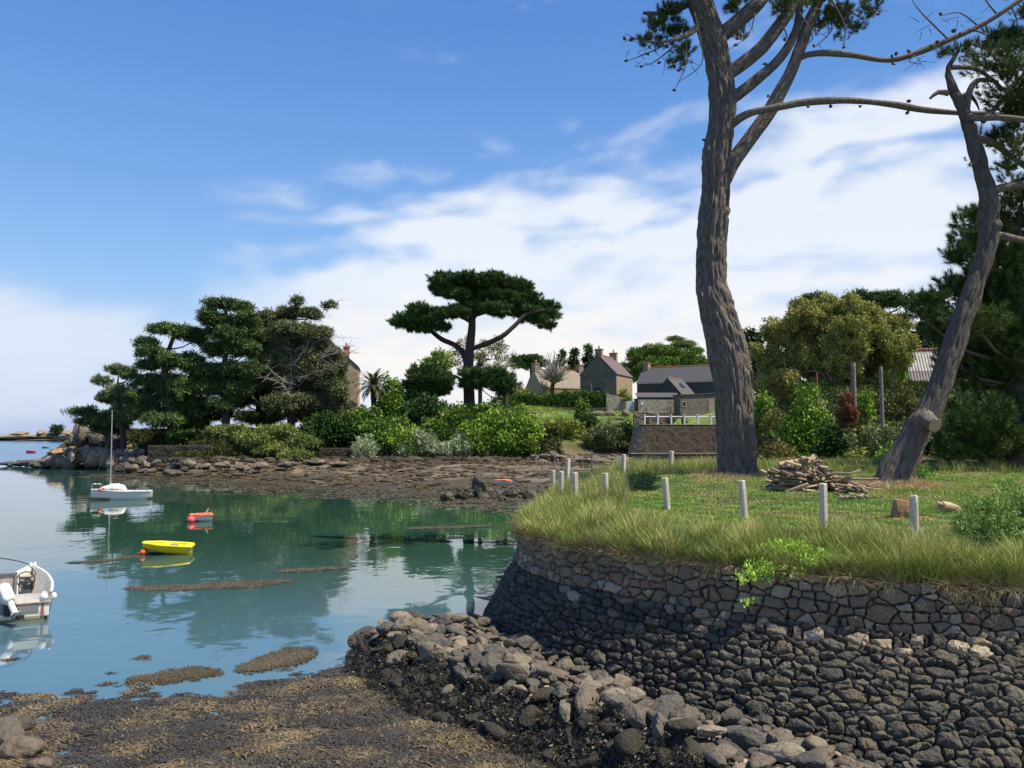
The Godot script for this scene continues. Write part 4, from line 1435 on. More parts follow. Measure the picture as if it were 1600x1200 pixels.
# ---------- small things on the lawn
func fence() -> void:
	var t := thing("wire_fence", "low fence of white concrete posts and thin green wire round the lawn's edge", "fence", Vector3.ZERO)
	var spots := [[1423, 14.8, 0.95], [1283, 16.7, 0.92], [1161, 18.0, 0.92], [1041, 20.3, 0.84], [946, 23.0, 0.84], [899, 24.4, 0.86], [876, 25.6, 0.86], [864, 27.4, 0.86], [885, 30.5, 1.15], [973, 32.5, 0.88], [1047, 34.2, 0.86]]
	var at_ := []
	spots.push_front([1590, 13.2, 0.95])
	for s in spots:
		var x: float = (s[0] - 800.0) / F * s[1]
		var p := Vector3(x, lawn_y(x, s[1]), -s[1])
		at_.append([p, s[2]])
		if s[0] == 1590: continue
		var b := mb()
		var w := 0.066 if s[1] < 28 else 0.075
		var lean := Basis(Vector3.BACK, rn(-0.07, 0.07)) * Basis(Vector3.RIGHT, rn(-0.06, 0.06)) * Basis(Vector3.UP, rn(0.4, 1.0))
		box(b, Vector3(-w, -0.35, -w), Vector3(w, s[2] + rn(-0.05, 0.05), w), Transform3D(lean, Vector3.ZERO), rn(0.012, 0.03))
		obj("post", finish(b, false), M.post, t, p)
	for s in [[862, 29.0, 1.35, 0.12], [924, 30.5, 1.35, 0.0], [1010, 33.0, 1.25, 0.02], [1119, 35.2, 1.1, 0.0]]:
		var x: float = (s[0] - 800.0) / F * s[1]
		var b := mb()
		tube(b, [[Vector3(0, -0.3, 0), 0.024], [Vector3(s[3], s[2], 0), 0.024]], 8, 2.0)
		obj("metal_stake", finish(b), M.steel, t, Vector3(x, lawn_y(x, s[1]), -s[1]))
	for i in at_.size() - 1:
		var p: Vector3 = at_[i][0]
		var q: Vector3 = at_[i + 1][0]
		var hp: float = minf(at_[i][1], 0.86) - 0.06
		var hq: float = minf(at_[i + 1][1], 0.86) - 0.06
		var b := mb()
		var n := int(p.distance_to(q) / 0.11)
		for k in 8:
			var f := k / 7.0
			tube(b, [[p + Vector3.UP * (0.06 + f * (hp - 0.06)), 0.0034], [p.lerp(q, 0.5) + Vector3.UP * (0.06 + f * ((hp + hq) / 2 - 0.09)), 0.0034], [q + Vector3.UP * (0.06 + f * (hq - 0.06)), 0.0034]], 3, 0.8)
		for k in n:
			var f := (k + 0.5) / n
			var o := p.lerp(q, f)
			tube(b, [[o + Vector3.UP * 0.02, 0.003], [o + Vector3.UP * lerpf(hp, hq, f), 0.003]], 3, 2.0)
		tag(obj("wire_mesh", finish(b), M.wire, t), "", "", "", "stuff")

func log_pile() -> void:
	var spot := lv(1275, 772, 2.58)
	var t := thing("log_pile", "heap of cut logs and bare branches between the two pines", "log pile", Vector3(spot.x, lawn_y(spot.x, -spot.z), spot.z))
	var k := -spot.z / F
	for i in 190:
		var u := rn(-1, 1)
		var px := 62.0 * u
		var hmax := 52.0 * (1.0 - pow(absf(u + 0.35) / 1.4, 1.6)) * (0.7 if u > 0.25 else 1.0)
		var py := rn(0.0, maxf(3.0, hmax))
		var l := rn(0.35, 0.75)
		var r := rn(0.028, 0.07)
		var a := rn(-0.7, 0.7) if i % 2 else rn(0.8, 2.4)
		var dir := Vector3(cos(a), rn(-0.45, 0.45), sin(a)).normalized()
		var b := mb()
		var c := Vector3(px * k, py * k + r, rn(-0.7, 0.5) * (1.0 - py / 60.0))
		tube(b, [[c - dir * l / 2, r], [c, r * rn(0.92, 1.06)], [c + dir * l / 2, r * rn(0.85, 1)]], 9, 1.0, 0.01)
		obj("log", finish(b), [M.timber, M.branch, M.timber, M.log_end][i % 4], t)
	for l in [[[-8, 18, 2.4], [4, 36, 2.2], [2, 50, 1.8], [-6, 60, 1.0]], [[0, 20, 2.4], [20, 30, 2.2], [45, 30, 2.0], [62, 36, 1.2]], [[10, 26, 2.2], [50, 22, 2], [86, 22, 1.5]], [[-2, -6, 1.4], [0, 14, 1.2], [-2, 44, 1.0]], [[20, 14, 2], [60, 10, 1.8], [90, 16, 1.2]], [[30, 24, 1.8], [70, 8, 1.4], [98, 6, 1.0]], [[-66, 26, 2], [-30, 22, 2], [10, 12, 2]], [[-70, 8, 2], [-40, 14, 2], [0, 8, 1.5]]]:
		var q := []
		for p in l: q.append([Vector3(p[0] * k, p[1] * k, rn(0.1, 0.5)), p[2] * k])
		var b := mb()
		tube(b, q, 7, 0.2, 0.015)
		obj("bare_branch", finish(b), M.timber, t)
	spot = lv(1330, 790, 2.4)
	t = thing("broken_branches", "few broken pieces of wood lying in dry grass before the log pile", "firewood", Vector3(spot.x, lawn_y(spot.x, -spot.z), spot.z))
	for i in 12:
		var b := mb()
		var a := rn(0, TAU)
		var dir := Vector3(cos(a), 0.1, sin(a)) * rn(0.1, 0.24)
		var c := Vector3(rn(-0.45, 0.45), rn(0.05, 0.2), rn(-0.3, 0.3))
		tube(b, [[c - dir, 0.04], [c + dir, 0.032]], 7, 1.0)
		obj("piece_of_wood", finish(b), M.timber, t)
	spot = lv(1410, 818, 2.3)
	t = thing("tree_stump", "orange-brown crumbling tree stump on the lawn behind a fence post", "tree stump", Vector3(spot.x, lawn_y(spot.x, -spot.z) - 0.03, spot.z))
	var b := mb()
	tube(b, [[Vector3(0, -0.1, 0), 0.36], [Vector3(0.02, 0.08, 0), 0.28], [Vector3(0.0, 0.30, 0.02), 0.25], [Vector3(0.03, 0.44, 0), 0.22]], 22, 0.05, 0.07, 0.05)
	obj("stump", finish(b), M.rotten, t)
	for i in 30:
		var o := obj("chip", rocks[i % rocks.size()], M.rotten, t, Vector3(rn(-0.8, 0.8), 0.08, rn(-0.4, 0.5)))
		o.transform.basis = Basis(Vector3.UP, rn(0, 6)) * Basis.from_scale(Vector3(rn(0.06, 0.2), 0.05, 0.08))
	spot = lv(1484, 808, 2.3)
	t = thing("split_log", "pale split log with a torn end lying on the grass beyond the stump", "log", Vector3(spot.x, lawn_y(spot.x, -spot.z) + 0.05, spot.z), 0.4)
	b = mb()
	tube(b, [[Vector3(-0.3, 0.14, 0), 0.11], [Vector3(0, 0.10, 0), 0.12], [Vector3(0.35, 0.0, 0), 0.09], [Vector3(0.5, -0.04, 0), 0.03]], 9, 0.1, 0.04)
	obj("wood", finish(b), M.log_end, t)
	b = mb()
	tube(b, [[Vector3(-0.3, 0.16, 0.02), 0.06], [Vector3(-0.42, 0.22, 0), 0.03]], 7, 0.1, 0.01)
	obj("splinter", finish(b), M.log_end, t)

func near_plants() -> void:
	# the fine bright plant trailing over the wall
	var spot := at(1185, 896, 12.45)
	var t := thing("trailing_plant", "bright green feathery plant trailing over the wall's edge below the third post", "plant", spot)
	var pads := []
	for p in [[0.0, 0.05, 0.1, 0.35, 0.14], [-0.15, -0.14, 0.28, 0.2, 0.16], [-0.2, -0.32, 0.32, 0.14, 0.12], [0.45, 0.1, 0.05, 0.45, 0.16], [0.95, 0.14, 0.0, 0.45, 0.13], [0.6, 0.28, -0.4, 0.5, 0.14], [0.2, 0.2, -0.3, 0.35, 0.12]]:
		pads.append([Vector3(p[0], p[1], p[2]), Vector3(p[3], p[4], p[3] * 0.6)])
	var k: Dictionary = K.feather.duplicate()
	k.col = [[0.13, 0.22, 0.03], [0.28, 0.38, 0.075]]
	k.size = 0.15
	k.gap = -0.1
	crown(t, "foliage", pads, k)
	for q in [["feathery_bush", "large feathery green bush at the lawn's edge behind the last post", 1572, 806, 13.6, 1.05, 0.9, [[0.075, 0.135, 0.03], [0.20, 0.27, 0.085]]], ["leafy_clump", "small leafy green clump at the wall's edge in front of the feathery bush", 1568, 888, 11.6, 0.42, 0.22, [[0.06, 0.115, 0.025], [0.15, 0.225, 0.06]]]]:
		var p := at(q[2], q[3], q[4])
		p.y = lawn_y(p.x, q[4])
		t = thing(q[0], q[1], "bush", p)
		pads = []
		for i in 7: pads.append([Vector3(rn(-0.5, 0.5) * q[5], rn(0.25, 0.9) * q[6], rn(-0.4, 0.4) * q[5]), Vector3(q[5] * 0.45, q[6] * 0.42, q[5] * 0.4)])
		k = K.feather.duplicate()
		k.col = q[7]
		k.size = 0.12
		crown(t, "foliage", pads, k)
	# the dark boxy bush
	var p := at(1005, 765, 25.5)
	p.y = lawn_y(p.x, 25.5)
	t = thing("clipped_bush", "small dark square-cut bush on the lawn between two posts", "bush", p)
	pads = []
	for i in 3:
		for j in 2: pads.append([Vector3(-0.3 + 0.3 * i, 0.14 + 0.2 * j, 0), Vector3(0.2, 0.15, 0.3)])
	k = K.feather.duplicate()
	k.col = [[0.012, 0.028, 0.012], [0.03, 0.055, 0.02]]
	k.size = 0.12
	crown(t, "foliage", pads, k, 1.5)
	# pink flowers at the foot of the leaning pine
	for f in [["flowering_plant", "pink-flowered leafy plant right of the leaning trunk's foot", 1432, 742, 27.4], ["flowering_plant", "tall pink-flowered plant before the leaning trunk, beyond the logs", 1378, 700, 34.0]]:
		var w := at(f[2], f[3] + 20, f[4])
		w.y = lawn_y(w.x, f[4])
		t = thing(f[0], f[1], "plant", w)
		k = K.feather.duplicate()
		k.col = [[0.05, 0.12, 0.025], [0.13, 0.24, 0.05]]
		crown(t, "leaves", [[Vector3(0, 0.3, 0), Vector3(0.4, 0.35, 0.35)], [Vector3(0.2, 0.2, 0), Vector3(0.35, 0.22, 0.3)]], k)
		k = K.red.duplicate()
		k.size = 0.09
		k.per = 0.12
		k.gap = -1.0
		k.col = [[0.5, 0.06, 0.2], [0.7, 0.2, 0.35]]
		crown(t, "blossom", [[Vector3(0.05, 0.55, 0.1), Vector3(0.4, 0.25, 0.3)]], k)

# ---------- boats
func hull_shell(b: Array, stations: Array, thick: float) -> void:
	# stations: [z along the boat, half beam, sheer height, keel height, flare]; open-topped shell with an inner skin
	var v: PackedVector3Array = b[0]
	var ix: PackedInt32Array = b[1]
	var first := v.size()
	var m := 17
	for s in stations:
		for k in m:
			var t := float(k) / (m - 1) * 2 - 1
			var a := absf(t)
			v.append(Vector3(signf(t) * s[1] * pow(a, s[4]), lerpf(s[3], s[2], pow(a, 1.9)), s[0]))
	for s in stations:
		for k in m:
			var t := float(k) / (m - 1) * 2 - 1
			var a := absf(t)
			v.append(Vector3(signf(t) * maxf(0.0, s[1] - thick) * pow(a, s[4]), lerpf(s[3] + thick, s[2], pow(a, 1.9)), s[0]))
	var n := stations.size()
	for i in n - 1:
		for k in m - 1:
			var p := first + i * m + k
			for e in [p, p + 1, p + m, p + 1, p + m + 1, p + m]: ix.append(e)
			p += n * m
			for e in [p, p + m, p + 1, p + 1, p + m, p + m + 1]: ix.append(e)
		for k in [0, m - 1]:
			var p: int = first + i * m + k
			for e in [p, p + m, p + n * m, p + n * m, p + m, p + n * m + m]: ix.append(e)
	for i in [0, n - 1]:
		for k in m - 1:
			var p: int = first + i * m + k
			for e in [p, p + 1, p + n * m, p + 1, p + n * m + 1, p + n * m]: ix.append(e)
	for i in [0, n - 1]:                                           # transom and stem
		for k in m - 2:
			for e in [first + i * m, first + i * m + k + 1, first + i * m + k + 2]: ix.append(e)
	b[0] = v
	b[1] = ix

func loft(b: Array, rings: Array) -> void:                     # rings of equal counts joined into a skin, ends closed
	var v: PackedVector3Array = b[0]
	var ix: PackedInt32Array = b[1]
	var first := v.size()
	var m: int = rings[0].size()
	for r in rings: for p in r: v.append(p)
	for i in rings.size() - 1:
		for k in m:
			var p := first + i * m + k
			var q := first + i * m + (k + 1) % m
			for e in [p, p + m, q, q, p + m, q + m]: ix.append(e)
	for i in [0, rings.size() - 1]:
		var c := Vector3.ZERO
		for p in rings[i]: c += p / m
		v.append(c)
		for k in m:
			for e in [first + i * m + k, first + i * m + (k + 1) % m, v.size() - 1]: ix.append(e)
	b[0] = v
	b[1] = ix

func ball(r: float, m: Material, called: String, parent: Node, where: Vector3, tall := 1.0) -> MeshInstance3D:
	var s := SphereMesh.new()
	s.radius = r
	s.height = 2 * r * tall
	s.radial_segments = 24
	s.rings = 12
	return obj(called, s, m, parent, where)

func sailboat() -> void:
	var p := lv(190, 780, 0)
	# bow towards -z of the boat; turned so that the bow points to the open water
	var t := thing("sailboat", "small white cabin sailboat with a bare mast, moored in the creek", "sailboat", p, deg_to_rad(106))
	var s := -p.z / F
	var L := 84.0 * s / 0.97
	var st := []
	for i in 15:
		var f := i / 14.0
		st.append([(f - 0.5) * L, 0.62 * pow(sin(PI * lerpf(0.03, 0.80, f)), 0.7) * (0.97 if f > 0.9 else 1.0), 0.72 - 0.16 * sm(0, 0.6, f) + 0.02 * f, -0.14 + 0.30 * pow(1 - f, 5) + 0.10 * sm(0.75, 1, f), lerpf(0.85, 0.5, sm(0, 0.4, f))])
	var b := mb()
	hull_shell(b, st, 0.04)
	var hull_ := obj("hull", finish(b), M.white_paint, t)
	b = mb()                                                   # stained boot-top
	var low := []
	for q in st: low.append([q[0], q[1] * 0.70 + 0.008, 0.13, q[3] - 0.006, q[4]])
	hull_shell(b, low, 0.002)
	obj("waterline_stain", finish(b), M.algae, hull_)
	b = mb()
	for sx in [-1.0, 1.0]:                                      # rubbing strake
		var q := []
		for x in st: q.append([Vector3(sx * (x[1] + 0.01), x[2] - 0.05, x[0]), 0.022])
		tube(b, q, 6, 0.6)
	obj("rubbing_strake", finish(b), M.alu, hull_)
	b = mb()                                                   # deck
	for i in st.size() - 1:
		var q: Array = st[i]
		var r: Array = st[i + 1]
		quad(b, Vector3(-q[1], q[2] - 0.01, q[0]), Vector3(q[1], q[2] - 0.01, q[0]), Vector3(r[1], r[2] - 0.01, r[0]), Vector3(-r[1], r[2] - 0.01, r[0]))
	obj("deck", finish(b), M.white_paint, t)
	var rings := []                                            # cabin
	for c in [[-0.39, 0.10, 0.05], [-0.365, 0.24, 0.16], [-0.31, 0.34, 0.34], [-0.24, 0.42, 0.43], [-0.10, 0.45, 0.46], [0.0, 0.45, 0.46], [0.04, 0.43, 0.38], [0.07, 0.42, 0.14], [0.075, 0.41, 0.05]]:
		var r := []
		for k in 16:
			var a := PI * k / 15.0
			r.append(Vector3(-c[1] * signf(cos(a)) * pow(absf(cos(a)), 0.55), 0.54 + c[2] * pow(sin(a), 0.5), c[0] * L))
		rings.append(r)
	b = mb()
	loft(b, rings)
	var cab := obj("cabin", finish(b), M.white_paint, t)
	for sx in [-1.0, 1.0]:
		b = mb()
		for w in [[-0.19, -0.04, 0.66, 0.86], [-0.335, -0.265, 0.64, 0.79]]:
			var r := []
			for k in 12:
				var a := TAU * k / 12
				r.append(Vector2(signf(cos(a)) * pow(absf(cos(a)), 0.4), signf(sin(a)) * pow(absf(sin(a)), 0.4)))
			var z0: float = (w[0] + w[1]) / 2 * L
			var zh: float = (w[1] - w[0]) / 2 * L
			var pts := []
			for e in [0.0, 0.03]:
				var q := []
				for c in r:
					var tt: float = (z0 + c.x * zh) / L
					var half: float = table([[-0.365, 0.24], [-0.31, 0.34], [-0.24, 0.42], [-0.10, 0.45]], tt)
					var yy: float = lerpf(w[2], w[3], c.y * 0.5 + 0.5)
					q.append(Vector3(sx * (half * (1.0 - 0.33 * pow((yy - 0.54) / 0.46, 2.2)) - 0.012 + e), yy, z0 + c.x * zh))
				pts.append(q)
			loft(b, pts)
		obj("window", finish(b), M.dark_glass, cab)
	b = mb()
	box(b, Vector3(-0.24, 0.98, -0.20 * L), Vector3(0.24, 1.06, -0.04 * L), Transform3D(), 0.02)
	obj("hatch", finish(b, false), M.white_paint, cab)
	b = mb()
	tube(b, [[Vector3(0, 0.9, -0.19 * L), 0.038], [Vector3(0, 4.0, -0.195 * L), 0.032], [Vector3(0.0, 6.05, -0.20 * L), 0.026]], 10, 1.0)
	obj("mast", finish(b), M.alu, t)
	b = mb()
	for q in [[0.0, 0.74, -0.49], [0.55, 0.6, -0.12], [-0.55, 0.6, -0.12]]:
		tube(b, [[Vector3(0, 4.6, -0.196 * L), 0.006], [Vector3(q[0], q[1], q[2] * L), 0.006]], 4, 9.0)
	obj("rigging", finish(b), M.steel, t)
	b = mb()
	tube(b, [[Vector3(-0.3, 0.6, -0.33 * L), 0.014], [Vector3(-0.28, 1.02, -0.34 * L), 0.014], [Vector3(-0.14, 1.05, -0.45 * L), 0.014], [Vector3(0, 1.06, -0.49 * L), 0.014], [Vector3(0.14, 1.05, -0.45 * L), 0.014], [Vector3(0.28, 1.02, -0.34 * L), 0.014], [Vector3(0.3, 0.6, -0.33 * L), 0.014]], 6, 0.2)
	tube(b, [[Vector3(0, 0.7, -0.49 * L), 0.014], [Vector3(0, 1.06, -0.49 * L), 0.014]], 6, 1.0)
	obj("pulpit", finish(b), M.alu, t)
	b = mb()
	for sx in [-1.0, 1.0]: tube(b, [[Vector3(sx * 0.45, 0.58, 0.22 * L), 0.018], [Vector3(sx * 0.45, 0.70, 0.24 * L), 0.018], [Vector3(sx * 0.42, 0.70, 0.42 * L), 0.018], [Vector3(sx * 0.42, 0.58, 0.44 * L), 0.018]], 6, 0.2)
	obj("side_rails", finish(b), M.steel, t)
	var bb := ball(0.14, M.orange, "fender", t, Vector3(-0.36, 0.68, -0.33 * L), 0.9)
	bb.name = "fender"

func dinghies() -> void:
	var p := lv(262, 865, 0)
	var t := thing("yellow_dinghy", "bright yellow moulded dinghy floating beside an orange buoy", "dinghy", p + Vector3(0, 0.02, 0), deg_to_rad(103))
	var st := []
	var L := 1.6
	t.rotation.x = 0.07
	for i in 13:
		var f := i / 12.0
		st.append([(f - 0.5) * L, lerpf(0.22, 0.50, sm(0, 0.35, f)) - 0.05 * sm(0.85, 1, f), 0.30 + 0.03 * (1 - f), 0.20 * pow(1 - f, 1.6) - 0.06, 0.45])
	var b := mb()
	hull_shell(b, st, 0.03)
	obj("hull", finish(b), M.yellow, t)
	b = mb()
	for i in st.size() - 1:
		var q: Array = st[i]
		var r: Array = st[i + 1]
		quad(b, Vector3(-q[1] + 0.03, q[2] - 0.09, q[0]), Vector3(q[1] - 0.03, q[2] - 0.09, q[0]), Vector3(r[1] - 0.03, r[2] - 0.09, r[0]), Vector3(-r[1] + 0.03, r[2] - 0.09, r[0]))
	obj("inner_floor", finish(b), M.yellow, t)
	b = mb()
	for sx in [-1.0, 1.0]:
		var q := []
		for x in st: q.append([Vector3(sx * x[1], x[2] + 0.01, x[0]), 0.045])
		tube(b, q, 8, 0.5)
	tube(b, [[Vector3(-st[0][1], 0.34, st[0][0]), 0.045], [Vector3(0, 0.34, st[0][0] - 0.07), 0.05], [Vector3(st[0][1], 0.34, st[0][0]), 0.045]], 8, 0.1)
	tube(b, [[Vector3(-st[12][1], 0.31, st[12][0]), 0.045], [Vector3(st[12][1], 0.31, st[12][0]), 0.045]], 8, 0.5)
	obj("gunwale", finish(b), M.yellow, t)
	b = mb()
	box(b, Vector3(-0.45, 0.26, -0.22), Vector3(0.45, 0.37, 0.06), Transform3D(), 0.03)
	box(b, Vector3(-0.44, 0.24, 0.55), Vector3(0.44, 0.34, 0.86), Transform3D(), 0.03)
	obj("thwarts", finish(b, false), M.yellow, t)
	b = mb()
	box(b, Vector3(-0.52, 0.32, 0.14), Vector3(-0.40, 0.39, 0.42), Transform3D(), 0.02)
	obj("rowlock_pad", finish(b, false), M.grey_plastic, t)
	b = mb()
	tube(b, [[Vector3(0, 0.28, -0.52 * L), 0.014], [Vector3(-0.06, 0.12, -0.56 * L), 0.014], [Vector3(-0.14, 0.0, -0.60 * L), 0.014]], 6, 0.1)
	obj("painter", finish(b), M.beige, t)
	p = lv(225, 867, 0)
	t = thing("mooring_buoy", "round orange mooring buoy by the bow of the yellow dinghy", "buoy", p)
	ball(0.145, M.orange, "float", t, Vector3(0, 0.10, 0), 0.85)
	ball(0.07, M.orange, "eye", t, Vector3(-0.14, 0.05, 0.02), 1.0)
	# the tender with the pink buoy
	p = lv(314, 814, 0)
	t = thing("tender", "little white rowing tender with an orange rim and an oar sticking up", "dinghy", p, deg_to_rad(112))
	st = []
	L = 1.05
	for i in 11:
		var f := i / 10.0
		st.append([(f - 0.5) * L, lerpf(0.20, 0.40, sm(0, 0.4, f)), 0.30, -0.05 + 0.12 * pow(1 - f, 2), 0.5])
	b = mb()
	hull_shell(b, st, 0.03)
	obj("hull", finish(b), M.white_paint, t)
	b = mb()
	for sx in [-1.0, 1.0]:
		var q := []
		for x in st: q.append([Vector3(sx * x[1], x[2] + 0.02, x[0]), 0.05])
		tube(b, q, 8, 0.5)
	tube(b, [[Vector3(-0.2, 0.32, st[0][0]), 0.05], [Vector3(0.2, 0.32, st[0][0]), 0.05]], 8, 0.5)
	tube(b, [[Vector3(-0.4, 0.32, st[10][0]), 0.05], [Vector3(0.4, 0.32, st[10][0]), 0.05]], 8, 0.5)
	obj("rim", finish(b), M.orange, t)
	b = mb()
	box(b, Vector3(-0.38, 0.25, -0.06), Vector3(0.38, 0.31, 0.16), Transform3D(), 0.02)
	obj("thwart", finish(b, false), M.orange, t)
	b = mb()
	tube(b, [[Vector3(0.0, 0.25, 0.16), 0.018], [Vector3(-0.03, 0.52, 0.26), 0.018]], 6, 1.0)
	box(b, Vector3(-0.05, 0.46, 0.24), Vector3(0.03, 0.66, 0.27), Transform3D(Basis(Vector3.RIGHT, 0.2), Vector3(0, 0.05, -0.05)), 0.01)
	obj("oar", finish(b), M.white_paint, t)
	p = lv(306, 814, 0) + Vector3(0, 0, 0.62)
	t = thing("pink_buoy", "round pink buoy against the bow of the little tender", "buoy", p)
	ball(0.20, M.pink, "float", t, Vector3(0, 0.13, 0), 0.95)
	ball(0.05, M.pink, "eye", t, Vector3(0, 0.33, 0), 1.0)
	# small craft far off
	for q in [["open_boat", "tiny turquoise rowing boat far out beyond the headland rocks", 71, 700.5, M.teal, 2.6], ["open_boat", "tiny pale red rowing boat far out, nearer than the turquoise one", 48, 708, M.pink, 2.4]]:
		p = lv(q[2], q[3], 0)
		t = thing(q[0], q[1], "rowing boat", p, deg_to_rad(85), "")
		st = []
		for i in 9:
			var f := i / 8.0
			st.append([(f - 0.5) * q[5], 0.6 * sin(PI * lerpf(0.06, 0.8, f)), 0.55 + 0.12 * (1 - f), -0.1, 0.5])
		b = mb()
		hull_shell(b, st, 0.05)
		obj("hull", finish(b), q[4], t)
		b = mb()
		box(b, Vector3(-0.5, 0.4, -0.1), Vector3(0.5, 0.46, 0.15))
		obj("thwart", finish(b, false), M.beige, t)
	p = at(787, 747, 67)
	p.y = ht(p.x, 67) + 0.1
	t = thing("beached_kayak", "short orange and white boat lying on the far beach beside the standing rock", "kayak", p, deg_to_rad(-80))
	st = []
	for i in 9:
		var f := i / 8.0
		st.append([(f - 0.5) * 1.6, 0.34 * sin(PI * lerpf(0.1, 0.9, f)), 0.30, 0.0, 0.5])
	b = mb()
	hull_shell(b, st, 0.03)
	obj("hull", finish(b), M.white_paint, t)
	b = mb()
	loft(b, [[Vector3(-0.3, 0.28, -0.6), Vector3(0, 0.36, -0.6), Vector3(0.3, 0.28, -0.6)], [Vector3(-0.36, 0.29, 0), Vector3(0, 0.42, 0), Vector3(0.36, 0.29, 0)], [Vector3(-0.2, 0.3, 0.78), Vector3(0, 0.36, 0.78), Vector3(0.2, 0.3, 0.78)]])
	obj("deck", finish(b), M.orange, t)

func motorboat() -> void:
	# its stern faces the quay; only the starboard corner of the stern is in view
	var p := lv(32, 972, 0)
	var t := thing("motorboat", "worn white motorboat with a tilted outboard, its stern poking into view", "motorboat", p, deg_to_rad(28))
	# the boat's own axes: +z is astern, +x starboard; the transom lies at z = 0
	var b := mb()
	var st := []
	for i in 13:
		var f := i / 12.0
		st.append([-4.6 + 4.6 * f, 1.0 * pow(sin(PI * lerpf(0.02, 0.55, f)), 0.6) - 0.40 , 0.70 - 0.06 * f, -0.18 + 0.5 * pow(1 - f, 4), 0.42])
	for q in st: q[1] = maxf(0.05, q[1] + 0.0)
	hull_shell(b, st, 0.05)
	var hull_ := obj("hull", finish(b), M.grimy, t, Vector3(0.0, 0, 0))
	b = mb()
	var low := []
	for q in st: low.append([q[0], q[1] * 0.80 + 0.006, 0.07, q[3] - 0.006, q[4]])
	hull_shell(b, low, 0.002)
	obj("waterline_stain", finish(b), M.algae, hull_)
	var w: float = st[12][1]
	b = mb()
	box(b, Vector3(-w + 0.03, 0.10, -0.06), Vector3(w - 0.03, 0.40, 0.012), Transform3D(), 0.01)
	obj("transom", finish(b, false), M.grimy, t)
	b = mb()
	box(b, Vector3(-w + 0.06, 0.20, 0.014), Vector3(w - 0.24, 0.38, 0.032), Transform3D(), 0.006)
	obj("transom_pad", finish(b, false), M.grey_plastic, t)
	b = mb()
	box(b, Vector3(w - 0.19, 0.10, 0.014), Vector3(w - 0.13, 0.40, 0.022))
	obj("rust_streak", finish(b, false), M.rust, t)
	b = mb()
	box(b, Vector3(-w - 0.02, 0.40, -0.10), Vector3(w + 0.02, 0.43, 0.05), Transform3D(), 0.01)
	obj("transom_cap", finish(b, false), M.timber, t)
	b = mb()
	for sx in [-1.0, 1.0]:
		var q := []
		for x in st: q.append([Vector3(sx * (x[1] + 0.0), x[2] + 0.01, x[0]), 0.035])
		tube(b, q, 8, 0.6)
	obj("gunwale", finish(b), M.white_paint, t)
	b = mb()
	box(b, Vector3(-w + 0.05, 0.06, -4.0), Vector3(w - 0.05, 0.10, -0.1))
	obj("inner_floor", finish(b, false), M.grey_plastic, t)
	b = mb()
	box(b, Vector3(-0.95, 0.15, -0.75), Vector3(-0.17, 1.02, -0.70), Transform3D(), 0.02)
	obj("engine_bulkhead", finish(b, false), M.beige, t)
	b = mb()
	box(b, Vector3(-0.20, 0.12, -0.72), Vector3(-0.14, 1.04, -0.66), Transform3D(), 0.01)
	box(b, Vector3(-0.95, 1.0, -0.72), Vector3(-0.14, 1.06, -0.66), Transform3D(), 0.01)
	obj("bulkhead_frame", finish(b, false), M.grey_plastic, t)
	b = mb()
	box(b, Vector3(-0.12, 0.12, -0.95), Vector3(0.24, 0.92, -0.86), Transform3D(), 0.02)
	obj("console", finish(b, false), M.beige, t)
	b = mb()
	var ring := []
	for k in 17: ring.append([Vector3(0.03 + 0.19 * cos(TAU * k / 16), 0.84 + 0.19 * sin(TAU * k / 16), -0.80), 0.014])
	tube(b, ring, 6, 0.3)
	for k in 3: tube(b, [[Vector3(0.03, 0.84, -0.82), 0.02], [Vector3(0.03 + 0.18 * cos(k * 2.1 + 0.5), 0.84 + 0.18 * sin(k * 2.1 + 0.5), -0.80), 0.012]], 6, 0.5)
	obj("steering_wheel", finish(b), M.black, t)
	b = mb()
	box(b, Vector3(-0.02, 0.62, -0.86), Vector3(0.10, 0.74, -0.80), Transform3D(), 0.02)
	box(b, Vector3(0.14, 0.58, -0.86), Vector3(0.20, 0.80, -0.78), Transform3D(), 0.02)
	obj("instruments", finish(b, false), M.black, t)
	b = mb()
	tube(b, [[Vector3(-1.1, 1.42, -1.4), 0.013], [Vector3(-0.5, 1.32, -1.3), 0.013], [Vector3(0.05, 1.16, -1.15), 0.013], [Vector3(0.24, 0.9, -1.0), 0.013]], 6, 0.2)
	obj("grab_rail", finish(b), M.black, t)
	# the outboard, tilted up
	var tilt := Transform3D(Basis(Vector3.RIGHT, deg_to_rad(-34)) * Basis(Vector3.BACK, deg_to_rad(22)), Vector3(-0.22, 0.52, 0.16))
	var rings := []
	for c in [[-0.02, 0.10, 0.12], [0.06, 0.135, 0.17], [0.26, 0.14, 0.19], [0.38, 0.12, 0.17], [0.44, 0.07, 0.10]]:
		var r := []
		for k in 14:
			var a := TAU * k / 14
			r.append(tilt * Vector3(c[1] * signf(cos(a)) * pow(absf(cos(a)), 0.6), c[0], c[2] * signf(sin(a)) * pow(absf(sin(a)), 0.6)))
		rings.append(r)
	b = mb()
	loft(b, rings)
	var eng := obj("outboard", finish(b), M.white_paint, t)
	b = mb()
	box(b, Vector3(-0.06, -0.50, -0.09), Vector3(0.06, 0.0, 0.09), tilt, 0.03)
	obj("leg", finish(b, false), M.white_paint, eng)
	b = mb()
	box(b, Vector3(-0.11, -0.42, -0.14), Vector3(0.11, -0.395, 0.20), tilt, 0.008)
	obj("cavitation_plate", finish(b, false), M.alu, eng)
	b = mb()
	for k in 3:
		var bl := tilt * Transform3D(Basis(Vector3.BACK, k * TAU / 3) * Basis(Vector3.UP, 0.5), Vector3(0, -0.52, 0.20))
		box(b, Vector3(-0.05, 0.02, -0.008), Vector3(0.05, 0.13, 0.008), bl, 0.004)
